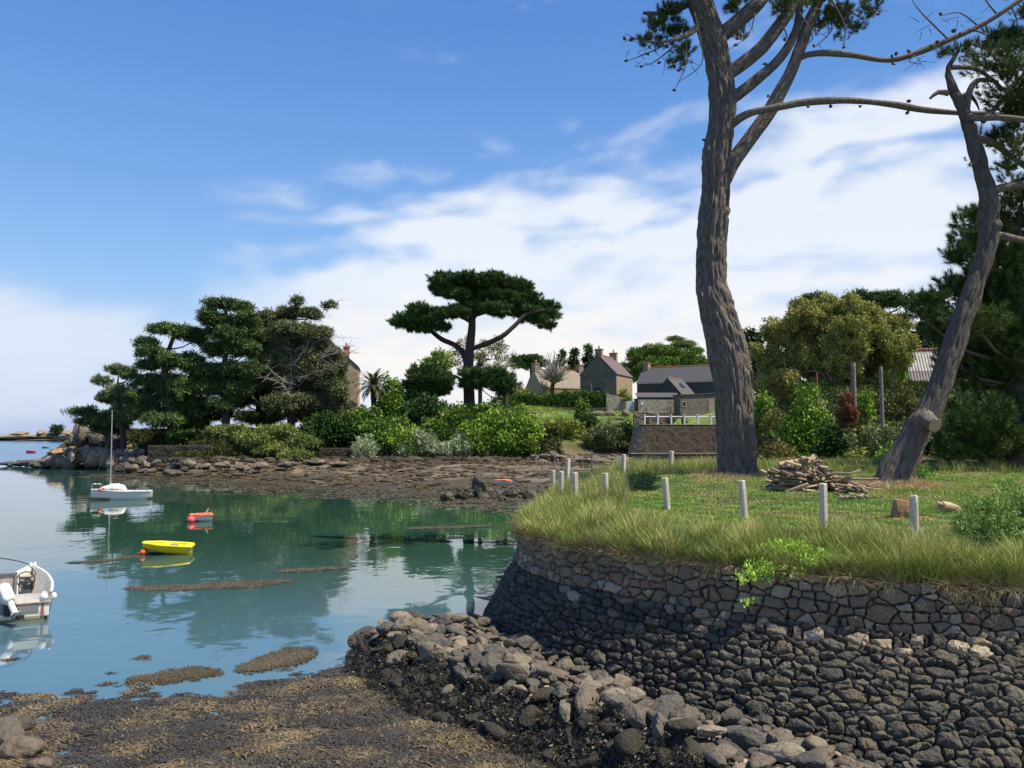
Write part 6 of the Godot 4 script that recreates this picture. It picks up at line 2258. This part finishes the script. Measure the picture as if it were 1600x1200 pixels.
func far_plants() -> void:
	# the headland group
	far_tree("pale_pine", "pale green pine leaning over the rocks at the headland's tip", "tree", [196, 690], 104, [[192, 680, 4], [188, 640, 3.4], [184, 600, 2.4]], [[185, 582, 20, 8], [203, 590, 14, 8], [160, 597, 13, 5], [186, 612, 18, 9], [172, 627, 20, 8], [200, 640, 20, 12], [190, 660, 24, 12]], K.pale_pine)
	far_tree("low_cypress", "low cypress reaching sideways over the headland rocks", "tree", [175, 690], 106, [[165, 670, 4], [150, 655, 3], [135, 645, 2]], [[135, 644, 20, 4], [152, 656, 24, 6], [170, 668, 22, 8], [128, 660, 12, 4], [185, 652, 22, 8]], K.cypress)
	far_tree("dark_cypress", "dark flat-topped cypress, first tall one from the headland's tip", "tree", [270, 672], 101, [[268, 655, 6], [262, 610, 5.5], [258, 570, 4.5], [268, 535, 3], [275, 518, 2]], [[255, 515, 24, 7], [290, 519, 24, 7], [235, 537, 16, 6], [306, 530, 18, 8], [240, 551, 20, 7], [232, 571, 17, 7], [268, 566, 34, 12], [305, 568, 20, 16], [240, 600, 26, 12], [285, 605, 42, 22], [245, 630, 34, 14], [302, 640, 32, 18], [222, 645, 24, 10], [258, 660, 32, 10], [215, 620, 18, 8], [325, 600, 20, 18]], K.cypress, "", 1.25)
	far_tree("tall_cypress", "tall dark cypress with a broken layered top, next to the flat-topped one", "tree", [353, 674], 102, [[353, 650, 6], [350, 610, 5], [352, 560, 4], [356, 510, 3], [352, 485, 2]], [[352, 477, 28, 7], [384, 484, 18, 7], [328, 488, 13, 5], [345, 503, 34, 8], [390, 500, 22, 10], [328, 522, 18, 7], [372, 524, 34, 11], [340, 548, 28, 10], [388, 548, 26, 12], [348, 578, 34, 9], [330, 604, 28, 8], [378, 610, 28, 11], [345, 634, 24, 8], [395, 580, 18, 14]], K.cypress, "", 1.15)
	far_tree("rear_cypress", "dark cypress filling the gap behind the tall cypress and the brown one", "tree", [405, 672], 113, [[405, 650, 5], [404, 580, 4], [406, 520, 2.5]], [[408, 512, 20, 10], [400, 540, 30, 16], [425, 560, 34, 18], [385, 580, 30, 16], [420, 600, 40, 18], [380, 625, 40, 16], [440, 635, 44, 16], [330, 645, 40, 12], [480, 645, 40, 14], [290, 650, 36, 10], [410, 655, 40, 10], [455, 585, 40, 24], [350, 600, 40, 20], [500, 600, 34, 20], [530, 645, 22, 12]], K.cypress, "", 1.3)
	far_tree("brown_cypress", "ragged brownish cypress with dead grey branches beside the peach house", "tree", [455, 668], 104, [[455, 650, 6], [452, 600, 5], [455, 550, 4], [460, 500, 3], [462, 470, 1.5]], [[424, 498, 20, 9], [461, 472, 9, 8], [452, 490, 24, 8], [488, 490, 18, 6], [517, 478, 10, 2.5], [430, 528, 28, 12], [470, 520, 32, 12], [503, 520, 18, 7], [440, 562, 28, 13], [488, 560, 26, 11], [520, 552, 14, 5], [430, 598, 34, 12], [480, 600, 38, 12], [520, 600, 22, 9], [450, 632, 42, 14], [500, 630, 28, 10], [532, 588, 8, 3], [412, 545, 18, 20], [506, 580, 26, 16], [524, 622, 16, 10], [470, 575, 30, 20], [440, 590, 30, 20], [530, 640, 18, 10], [495, 540, 24, 14], [450, 545, 30, 20], [522, 590, 18, 18], [532, 612, 14, 12], [536, 574, 8, 6], [528, 560, 12, 6], [538, 636, 14, 10]], K.cypress_brown, "", 1.7)
	# its dead branches
	var root := Vector3(0, 0, 0)
	var b := mb()
	var t := thing("dead_branches", "bare grey dead branches showing through the brown cypress", "branches", at(470, 640, 100))
	root = t.position
	for l in [[[455, 600], [440, 560], [418, 548]], [[455, 600], [470, 560], [500, 530], [545, 528]], [[455, 610], [455, 560], [448, 520]], [[470, 600], [495, 570], [520, 545], [552, 540]], [[452, 600], [430, 585], [415, 570]], [[458, 570], [480, 540], [492, 510], [528, 470]], [[500, 560], [530, 550], [556, 552]], [[455, 620], [440, 600], [412, 590]], [[470, 590], [500, 580], [530, 570]]]:
		var q := []
		for i in l.size(): q.append([l[i][0], l[i][1], lerpf(0.5, 0.2, float(i) / (l.size() - 1))])
		var line := px_line(q, 100.5 + rn(-1, 2.5), root)
		tube(b, line, 6, 0.6, 0.02)
		for i in 40:
			var o: Vector3 = along(line, 0.5)[rng.randi() % (along(line, 0.5).size())][0]
			tube(b, [[o, 0.022], [o + Vector3(rn(-1.6, 1.6), rn(-0.6, 1.0), rn(-0.8, 0.8)), 0.009]], 4, 2.0)
	obj("dead_wood", finish(b), M.dead_wood, t)
	far_tree("spreading_cypress", "olive-green low cypress sweeping down to the beach", "tree", [430, 715], 96, [[435, 705, 4], [440, 690, 3]], [[405, 688, 28, 8], [440, 676, 34, 9], [470, 690, 36, 10], [425, 704, 34, 10], [395, 705, 22, 7], [465, 712, 28, 7], [380, 690, 16, 8]], K.cypress_olive, "", 1.2)
	# the umbrella pine
	far_tree("umbrella_pine", "big umbrella pine with a dark spreading flat crown above the shrubs", "tree", [733, 642], 110, [[733, 625, 9], [731, 590, 8.5], [733, 555, 7.5], [737, 515, 6], [738, 490, 4.5]], [[715, 441, 36, 9], [760, 438, 40, 9], [795, 450, 36, 12], [690, 452, 18, 7], [735, 452, 50, 9], [775, 466, 44, 9], [820, 468, 30, 8], [848, 480, 22, 8], [715, 462, 26, 8], [855, 495, 20, 8], [835, 500, 24, 6], [815, 490, 30, 6], [650, 504, 36, 10], [630, 508, 18, 6], [680, 492, 34, 8], [712, 490, 28, 8], [740, 485, 34, 8], [775, 488, 26, 7], [690, 512, 16, 5], [800, 478, 24, 8], [857, 510, 12, 4], [660, 516, 20, 4]], K.umbrella, "", 1.35)
	t = get_child(get_child_count() - 1)
	root = t.position
	b = mb()
	for l in [[[732, 590, 6], [725, 555, 6, 1], [712, 540, 5.5, 2], [690, 530, 5, 2], [672, 516, 4, 2], [655, 508, 3, 2]], [[737, 545, 5], [760, 537, 5.5, -1], [785, 525, 5, -2], [805, 508, 4.5, -2], [822, 492, 3.5, -2], [850, 484, 2.5, -2]], [[738, 505, 4.5], [725, 497, 4], [700, 488, 3], [680, 490, 2.5]], [[737, 500, 5], [728, 478, 4], [714, 462, 3]], [[738, 500, 4.5], [752, 478, 4], [764, 460, 3], [775, 448, 2.5]], [[745, 492, 4], [775, 483, 3], [798, 480, 2.5]], [[732, 585, 4], [742, 575, 4, 1], [754, 568, 3, 1]], [[731, 600, 3], [712, 588, 2.5], [700, 586, 2]]]:
		var thin := []
		for q in l:
			var w: Array = q.duplicate()
			w[2] *= 0.78
			thin.append(w)
		tube(b, px_line(thin, 110, root), 9, 0.6, 0.05)
	obj("main_limbs", finish(b), M.far_bark, t)
	for q in [["low_pine_foliage", "dark low pine bough below the umbrella pine's fork, on the seaward side", [[672, 584, 30, 9], [690, 596, 26, 10], [655, 592, 18, 7], [678, 610, 34, 12], [650, 606, 16, 8]], 107.0], ["low_pine_foliage", "dark rounded pine growth on the house side of the umbrella pine's trunk", [[765, 586, 34, 9], [782, 600, 28, 12], [745, 602, 24, 12], [790, 612, 16, 12], [735, 590, 14, 6]], 108.0]]:
		far_tree("young_pine", q[1], "tree", [q[2][3][0], 640], q[3], [[q[2][3][0], 625, 3], [q[2][3][0] + 2, 605, 2.4], [q[2][0][0], 592, 1.6]], q[2], K.umbrella, "", 1.2)
	far_tree("bushy_tree", "khaki half-bare tree behind the umbrella pine", "tree", [750, 640], 126, [[750, 600, 3], [748, 560, 2]], [[730, 545, 26, 16], [765, 560, 34, 20], [790, 580, 20, 20], [710, 560, 18, 14], [750, 585, 30, 16], [775, 540, 20, 12]], K.thin, "", 1.2)
	far_tree("bushy_tree", "small fresh green tree at the edge of the khaki one", "tree", [680, 640], 122, [[682, 600, 2.5], [684, 570, 1.5]], [[688, 556, 16, 9], [672, 566, 12, 7], [694, 572, 14, 10], [665, 580, 14, 9]], K.bright, "", 0.7)
	# trees round the houses
	far_tree("small_pine", "small dark round-topped pine beyond the low cottage", "tree", [830, 620], 168, [[830, 590, 2.5], [830, 572, 2]], [[815, 566, 14, 6], [832, 562, 18, 5], [846, 570, 12, 6], [822, 574, 16, 5]], K.umbrella)
	for q in [["dark_conifer", "dark conifer behind the cottages, tallest one touching the chimney", 920, 540, 11], ["dark_conifer", "dark conifer behind the cottages, second from the chimney", 897, 546, 10], ["dark_conifer", "dark conifer behind the cottages, third and lowest", 878, 546, 10]]:
		far_tree(q[0], q[1], "tree", [q[2], 630], 165, [[q[2], 600, 2], [q[2], 550, 1]], [[q[2], q[3] + 6, q[4] * 0.55, 8], [q[2] - 2, q[3] + 22, q[4] * 0.9, 10], [q[2] + 3, q[3] + 38, q[4] * 1.2, 12], [q[2], q[3] + 55, q[4] * 1.3, 12]], K.dark, "dark conifers behind the cottages", 1.2)
	far_tree("round_tree", "broad green tree behind the two-storey house and long house", "tree", [1030, 640], 172, [[1030, 590, 3], [1028, 560, 2]], [[1000, 556, 22, 12], [1025, 548, 24, 10], [1050, 556, 24, 12], [1075, 560, 22, 14], [990, 580, 24, 16], [1030, 574, 34, 18], [1080, 582, 24, 18], [1100, 575, 16, 16]], K.leaf, "", 1.25)
	far_tree("tall_cypress", "layered cypress top rising behind the broad green tree", "tree", [1066, 640], 185, [[1066, 590, 3], [1062, 540, 2]], [[1056, 530, 12, 3], [1072, 538, 20, 4], [1050, 545, 16, 4], [1088, 548, 14, 4], [1066, 556, 26, 6]], K.cypress_olive)
	# the bare tree
	t = thing("bare_tree", "leafless grey tree in front of the low cottage's roof", "tree", at(864, 625, 145))
	root = t.position
	b = mb()
	tube(b, px_line([[864, 628, 3.4], [863, 605, 3], [866, 590, 2]], 145, root), 8, 0.6, 0.05)
	obj("trunk", finish(b), M.far_bark, t)
	b = mb()
	for i in 220:
		var a := rn(-1.45, 1.45)
		var l := rn(12, 50) * (1.0 - 0.25 * absf(a))
		var s := rn(-3, 3)
		var q := [[865 + s, 600 - rn(0, 12), 0.75], [865 + s + sin(a) * l * 0.5, 596 - cos(a) * l * 0.62, 0.45, rn(-2, 2)], [865 + sin(a) * l * 0.9, 594 - cos(a) * l, 0.22, rn(-3, 3)]]
		tube(b, px_line(q, 145, root), 4, 2.0)
	obj("twigs", finish(b), M.dead_wood, t)
	# palm
	var pd := 106.0
	t = thing("palm_tree", "date palm with a round head of arching fronds between house and shrubs", "palm tree", at(584, 650, pd))
	root = t.position
	var top := at(584, 603, pd) - root
	b = mb()
	tube(b, [[Vector3(0, -1, 0), 0.42], [top * 0.5, 0.36], [top, 0.42]], 12, 0.25, 0.08)
	obj("trunk", finish(b), M.far_bark, t)
	for i in 52:
		b = mb()
		var cols := PackedColorArray()
		var az := i * 2.399
		var elv := lerpf(1.35, -0.55, pow(i / 51.0, 0.9))
		var l := rn(2.7, 3.5)
		var dir := Vector3(cos(az), 0, sin(az))
		var last := top
		for k in range(1, 15):
			var f := k / 14.0
			var e := elv - 1.15 * f * f
			var nxt := last + (dir * cos(e) + Vector3.UP * sin(e)) * l / 14
			var side := dir.cross(Vector3.UP).normalized()
			for s in [-1.0, 1.0]:
				var len_: float = 0.55 * sin(PI * clampf(f * 0.9 + 0.12, 0, 1)) + 0.06
				var out_: Vector3 = (side * s * 0.8 + (nxt - last).normalized() * 0.65 + Vector3.UP * 0.25).normalized() * len_
				quad(b, last, last + out_ * 0.6 + (nxt - last) * 0.2, last + out_, nxt)
				var g := rn(0.8, 1.2)
				for c in 4: cols.append(Color(0.075, 0.095, 0.032).lerp(Color(0.16, 0.13, 0.06), clampf((i - 40) / 12.0, 0, 1)) * g)
			last = nxt
		b[3] = cols
		obj("frond", finish(b, false), M.leaf, t)
	# shrubs of the far bank: name, label, px, top py, width px, depth, kind
	for s in [
			["shrub", "dark green shrub below the peach house", 510, 648, 90, 99.0, K.dark],
			["shrub", "mid-green shrub in front of the palm's trunk", 560, 640, 80, 101.0, K.leaf],
			["shrub", "fresh green tall shrub beside the palm", 612, 590, 52, 106.0, K.bright],
			["shrub", "rounded green shrub behind the fresh green one", 640, 604, 60, 107.0, K.leaf],
			["shrub", "dark leafy shrub under the umbrella pine's low bough", 668, 622, 90, 103.0, K.dark],
			["shrub", "leafy green shrub in the middle of the bank", 600, 655, 80, 98.5, K.leaf],
			["shrub", "vivid green shrub hanging low over the beach", 632, 668, 80, 97.0, K.bright],
			["shrub", "green shrub at the foot of the umbrella pine", 712, 636, 90, 100.0, K.leaf],
			["shrub", "dense green shrub between the pine and the big leafy bush", 690, 655, 70, 98.0, K.leaf],
			["big_bush", "biggest leafy bright green bush at the end of the bank", 795, 640, 100, 98.0, K.bright],
			["shrub", "green shrub behind the biggest leafy bush", 760, 634, 80, 101.0, K.leaf],
			["shrub", "low green shrub at the shoreward side of the biggest bush", 740, 660, 70, 97.0, K.bright],
			["silver_shrub", "silver-grey shrub, first along the bank from the cypress", 470, 682, 44, 96.5, K.silver],
			["silver_shrub", "silver-grey rounded shrub above the short grey wall", 572, 684, 46, 95.0, K.silver],
			["silver_shrub", "small silver-grey shrub under the vivid green one", 636, 690, 34, 95.5, K.silver],
			["silver_shrub", "tall silver-grey shrub at the middle of the silver row", 668, 674, 46, 96.0, K.silver],
			["silver_shrub", "silver-grey shrub touching the biggest leafy bush", 722, 678, 46, 96.0, K.silver],
			["silver_shrub", "low silver-grey shrub between the tall one and its neighbour", 694, 692, 34, 95.0, K.silver],
			["shrub", "yellow-green shrub behind the end of the hedge", 810, 602, 34, 137.0, K.gorse],
			["shrub", "yellow-green climber over the gate pillar", 974, 610, 26, 134.0, K.gorse],
			["round_bush", "round clipped-looking dark bush alone in the meadow", 911, 624, 25, 116.0, K.leaf],
			["dark_bush", "slim dark bush under the round meadow bush", 920, 648, 25, 109.0, K.dark],
			["gorse_bush", "yellow-green gorse bush beside the beach path", 880, 658, 62, 106.0, K.gorse],
			["heath_bush", "grey-green scrub against the end of the far sea wall", 948, 662, 66, 104.5, K.heath],
			["heath_bush", "dark green scrub at the corner of the far sea wall", 978, 656, 34, 104.5, K.dark],
			["shrub", "green bush at the meadow's edge beside the hedge", 786, 622, 40, 128.0, K.leaf],
			["sunlit_shrub", "pale sunlit bush glimpsed between the cypress trunks", 300, 654, 46, 112.0, K.bright],
			["shrub", "shaded bush on the bank beneath the flat-topped cypress", 300, 676, 70, 99.0, K.dark],
			["shrub", "olive bush on the bank beneath the tall cypress", 360, 668, 60, 99.0, K.cypress_olive],
			# the near hillside behind the lawn
			["hill_bush", "bright green bush just behind the big trunk", 1190, 606, 44, 58.0, K.bright],
			["hill_bush", "large yellow-green bush in front of the golden tree", 1262, 612, 96, 52.0, K.bright],
			["hill_bush", "grey-brown scrub on the slope behind the big trunk", 1215, 640, 70, 54.0, K.olive],
			["hill_bush", "dark green bush below the large yellow-green one", 1296, 664, 62, 47.0, K.dark],
			["red_bush", "red-brown leaved bush at the foot of the taller pole", 1326, 614, 38, 54.0, K.red],
			["hill_bush", "fresh green bush between the two poles", 1350, 612, 30, 55.0, K.bright],
			["hill_bush", "olive bush under the barn", 1418, 612, 50, 56.0, K.olive],
			["hill_bush", "green creeper bush against the barn's corner", 1402, 560, 34, 74.0, K.bright],
			["hill_bush", "grey-green scrub above the pale grass tussock", 1366, 668, 80, 45.0, K.heath],
			["grass_tussock", "pale feathery tussock beyond the log pile", 1330, 704, 54, 40.0, K.gorse],
			["hill_bush", "dark scrub low on the slope beside the big trunk", 1215, 690, 80, 43.0, K.olive],
			["hill_bush", "green bush between tussock and leaning trunk", 1385, 700, 48, 38.5, K.bright],
			["wall_bush", "yellow-green bush above the low wall, beside the leaning trunk", 1495, 680, 62, 39.0, K.gorse],
			["wall_bush", "yellow-green bush above the low wall, farther from the leaning trunk", 1565, 680, 80, 39.5, K.gorse],
			["wall_bush", "dark bush in the shade in front of the low wall", 1480, 728, 90, 34.5, K.dark],
			["hill_bush", "dark undergrowth beneath the dense pine", 1540, 690, 120, 37.5, K.dark],
			["hill_bush", "shaded bush behind the leaning trunk under the dense pine", 1452, 650, 60, 46.0, K.dark]]:
		var kk: Dictionary = s[6].duplicate()
		if s[5] < 80:
			kk.size *= 0.62
			kk.lump *= 0.6
		shrub(s[0], s[1], "shrub" if "shrub" in s[0] else "bush", s[2], s[3], s[4], s[5], kk, "", 1.0)
	# the clipped hedge
	t = thing("hedge", "long clipped dark green hedge in front of the cottages", "hedge", at(800, 637, 133))
	root = t.position
	var pads := []
	for i in 17:
		pads.append([Vector3(0.4 + i * 0.94, 1.0 + (0.25 if i > 8 else 0.0), 0), Vector3(0.85, 1.35 + (0.22 if i > 8 else 0.0), 0.8)])
	var hk: Dictionary = K.dark.duplicate()
	hk.size = 0.5
	hk.lumpy = 0.1
	hk.gap = -0.6
	hk.per = 2.6
	hk.col = [[0.026, 0.062, 0.013], [0.075, 0.135, 0.026]]
	crown(t, "foliage", pads, hk)
	var w := thing("hedge_wall", "low stone wall at the foot of the clipped hedge", "wall", at(800, 641, 131))
	b = mb()
	box(b, Vector3(0, -1.5, -0.4), Vector3(15.6, 0.4, 0), Transform3D(), 0.05)
	obj("wall", finish(b, false), M.far_wall, w)
	w = thing("gatepost", "square stone gatepost with a cap, beside the umbrella pine", "gatepost", at(780, 640, 118))
	b = mb()
	box(b, Vector3(-0.3, -1, -0.3), Vector3(0.3, 1.1, 0.3), Transform3D(), 0.04)
	box(b, Vector3(-0.38, 1.102, -0.38), Vector3(0.38, 1.3, 0.38), Transform3D(), 0.08)
	obj("pillar", finish(b, false), M.far_wall_pale_lit, w)
	w = thing("pine_wall", "low grey wall behind the umbrella pine's trunk", "wall", at(742, 641, 118.5))
	b = mb()
	box(b, Vector3(0, -1.5, -0.4), Vector3(3.1, 0.75, 0), Transform3D(), 0.05)
	obj("wall", finish(b, false), M.far_wall, w)
	# the hillside behind the lawn
	far_tree("golden_tree", "broad rounded golden-olive tree behind the big trunk", "tree", [1305, 640], 72, [[1305, 615, 6], [1302, 580, 5], [1306, 540, 3.5]], [[1300, 490, 50, 24], [1250, 505, 40, 24], [1345, 492, 44, 24], [1390, 512, 36, 26], [1215, 525, 30, 24], [1265, 535, 50, 28], [1320, 530, 54, 32], [1375, 545, 44, 30], [1205, 560, 28, 28], [1250, 575, 44, 28], [1310, 570, 44, 26], [1370, 580, 34, 22], [1225, 600, 36, 20], [1300, 478, 30, 14], [1415, 535, 22, 22], [1290, 600, 26, 16], [1340, 600, 26, 14], [1215, 575, 36, 30], [1250, 610, 44, 22], [1270, 555, 44, 30], [1330, 555, 44, 28], [1390, 560, 34, 26], [1360, 605, 36, 18], [1200, 610, 26, 20]], K.golden, "", 2.2)
	t = get_child(get_child_count() - 1)
	root = t.position
	b = mb()
	for i in 16:
		var a := rn(-1.1, 1.1)
		var l := rn(50, 105)
		tube(b, px_line([[1303 + rn(-4, 4), 615, 1.8], [1303 + sin(a) * l * 0.45, 610 - l * 0.5, 1.1, rn(-1.5, 1)], [1303 + sin(a) * l, 610 - cos(a) * l, 0.5, rn(-2.5, 1)]], 72, root), 6, 0.8, 0.02)
	obj("pale_limbs", finish(b), M.dead_wood, t)
	for q in [["tall_cypress", "cypress top peeking over the golden tree, on the lower side", [[1265, 468, 14, 4], [1280, 465, 10, 4], [1250, 475, 12, 3]], 1265], ["tall_cypress", "row of cypress tips above the golden tree, farther along", [[1345, 462, 10, 5], [1370, 466, 18, 5], [1395, 462, 16, 4], [1385, 474, 26, 6], [1420, 470, 20, 6]], 1380]]:
		far_tree(q[0], q[1], "tree", [q[3], 560], 92, [[q[3], 520, 4], [q[3], 475, 2]], q[2], K.cypress)
	far_tree("dark_tree", "dark tree filling the gap between big trunk and golden tree", "tree", [1185, 640], 80, [[1185, 600, 4], [1182, 550, 2.5]], [[1175, 530, 16, 14], [1190, 560, 20, 16], [1180, 590, 22, 18], [1165, 550, 12, 14]], K.dark)
	for q in [["wooden_pole", "thick weathered wooden pole, the taller of two before the golden tree", 1333, 567, 640, 54.0, 0.14], ["wooden_pole", "thinner wooden pole standing nearer the barn", 1376, 573, 655, 52.0, 0.11]]:
		var a := at(q[2], q[3], q[5])
		var g: float = ht(a.x, q[5]) - 0.3
		t = thing(q[0], q[1], "pole", Vector3(a.x, g, a.z))
		b = mb()
		tube(b, [[Vector3.ZERO, q[6] * 1.15], [Vector3(0, (a.y - g) * 0.5, 0), q[6] * 1.05], [Vector3(0, a.y - g, 0), q[6]]], 12, 0.5, 0.01)
		obj("pole", finish(b), M.pole, t)
	var a := at(1276, 582, 58)
	t = thing("red_post", "thin red post standing above the large yellow-green bush", "post", Vector3(a.x, ht(a.x, 58), a.z))
	b = mb()
	tube(b, [[Vector3.ZERO, 0.06], [Vector3(0, a.y - t.position.y, 0), 0.06]], 8, 2.0)
	obj("post", finish(b), M.red_paint, t)
	# low wall under the dense pine
	var d := 36.5
	var p := at(1436, 742, d)
	t = thing("boundary_wall", "low pale-topped stone wall in the shade behind the lawn", "wall", Vector3(p.x, ht(p.x + 3, d) - 0.2, -d))
	b = mb()
	var h := at(1500, 724, d).y - t.position.y
	box(b, Vector3(0, 0, -0.4), Vector3(12, h, 0), Transform3D(), 0.02)
	obj("wall_face", finish(b, false), M.far_wall, t)
	for i in 24:
		b = mb()
		box(b, Vector3(i * 0.5, h + 0.003, -0.46), Vector3(i * 0.5 + rn(0.46, 0.49), h + rn(0.10, 0.17), 0.06), Transform3D(), 0.03)
		obj("coping_stone", finish(b, false), M.house_grey, t)
	# trees and scrub closing the view behind the hill
	for q in [["hill_tree", "dark tree mass on the ridge behind the barn", 1470, 470, 110, 95.0, K.dark], ["hill_tree", "green tree on the ridge behind the dense pine", 1580, 440, 140, 100.0, K.leaf]]:
		shrub(q[0], q[1], "tree", q[2], q[3], q[4], q[5], q[6])
	var scrub := []
	var tint := []
	for i in 5200:
		var dd := rn(37, 78)
		var x := 16.5 + maxf(0.0, dd - 40) * 0.16 + rn(0, 30)
		if ht(x, dd) < 2.0: continue
		scrub.append(Transform3D(Basis(Vector3.UP, rn(0, 6)).scaled(Vector3.ONE * rn(0.4, 0.8)), Vector3(x, ht(x, dd) + 0.1, -dd)))
		tint.append(Color(0.04, 0.06, 0.018).lerp(Color(0.14, 0.155, 0.05), rng.randf() * clampf(0.6 + nz.get_noise_2d(x * 20, dd * 20) * 1.4, 0, 1)))
	tag(scatter("undergrowth", self, K.olive.mesh, M.leaf, scrub, tint), "tangled undergrowth on the slope behind the lawn", "undergrowth", "", "stuff")
	scrub = []
	tint = []
	for i in 5200:
		var x := rn(-58, 6)
		var dd := zb(x) + rn(0.5, 14)
		scrub.append(Transform3D(Basis(Vector3.UP, rn(0, 6)).scaled(Vector3.ONE * rn(0.7, 1.3)), Vector3(x, ht(x, dd) + 0.15, -dd)))
		tint.append(Color(0.025, 0.042, 0.014).lerp(Color(0.09, 0.11, 0.035), rng.randf()))
	tag(scatter("bank_scrub", self, K.olive.mesh, M.leaf, scrub, tint), "low scrub covering the bank above the far beach", "undergrowth", "", "stuff")

func _ready() -> void:
	var cam := Camera3D.new()
	cam.name = "camera"
	cam.fov = rad_to_deg(2 * atan(600.0 / F))
	cam.position = Vector3(0, EYE, 0)
	cam.rotation.x = PITCH
	cam.near = 0.1
	cam.far = 12000
	add_child(cam)
	cam.current = true
	rng.seed = 11
	nz.seed = 2
	nz.frequency = 0.01
	nz.fractal_octaves = 3
	var env := Environment.new()
	env.background_mode = Environment.BG_SKY
	env.sky = make_sky()
	env.background_energy_multiplier = 0.77
	env.tonemap_mode = Environment.TONE_MAPPER_LINEAR
	env.tonemap_exposure = 1.4
	env.sdfgi_enabled = true
	env.ssao_enabled = true
	env.ssil_enabled = true
	var we := WorldEnvironment.new()
	we.name = "environment"
	we.environment = env
	add_child(we)
	var sun := DirectionalLight3D.new()
	sun.name = "sun"
	sun.light_energy = 1.6
	sun.light_color = Color(1.0, 0.945, 0.86)
	sun.light_angular_distance = 0.5
	sun.shadow_enabled = true
	add_child(sun)
	var el := deg_to_rad(59)
	var towards := Vector3(0.957 * cos(el), sin(el), 0.29 * cos(el))
	sun.look_at_from_position(towards * 100, Vector3.ZERO)
	make_materials()
	make_rocks()
	make_foliage()
	make_wall_path()
	sea()
	land()
	foreshore()
	lawn()
	sea_wall()
	far_wall()
	houses()
	pine_tree()
	leaning_pine()
	dark_pine()
	far_plants()
	headland()
	sailboat()
	dinghies()
	motorboat()
	fence()
	log_pile()
	loose_rocks()
	near_plants()
	grass()
	seaweed()
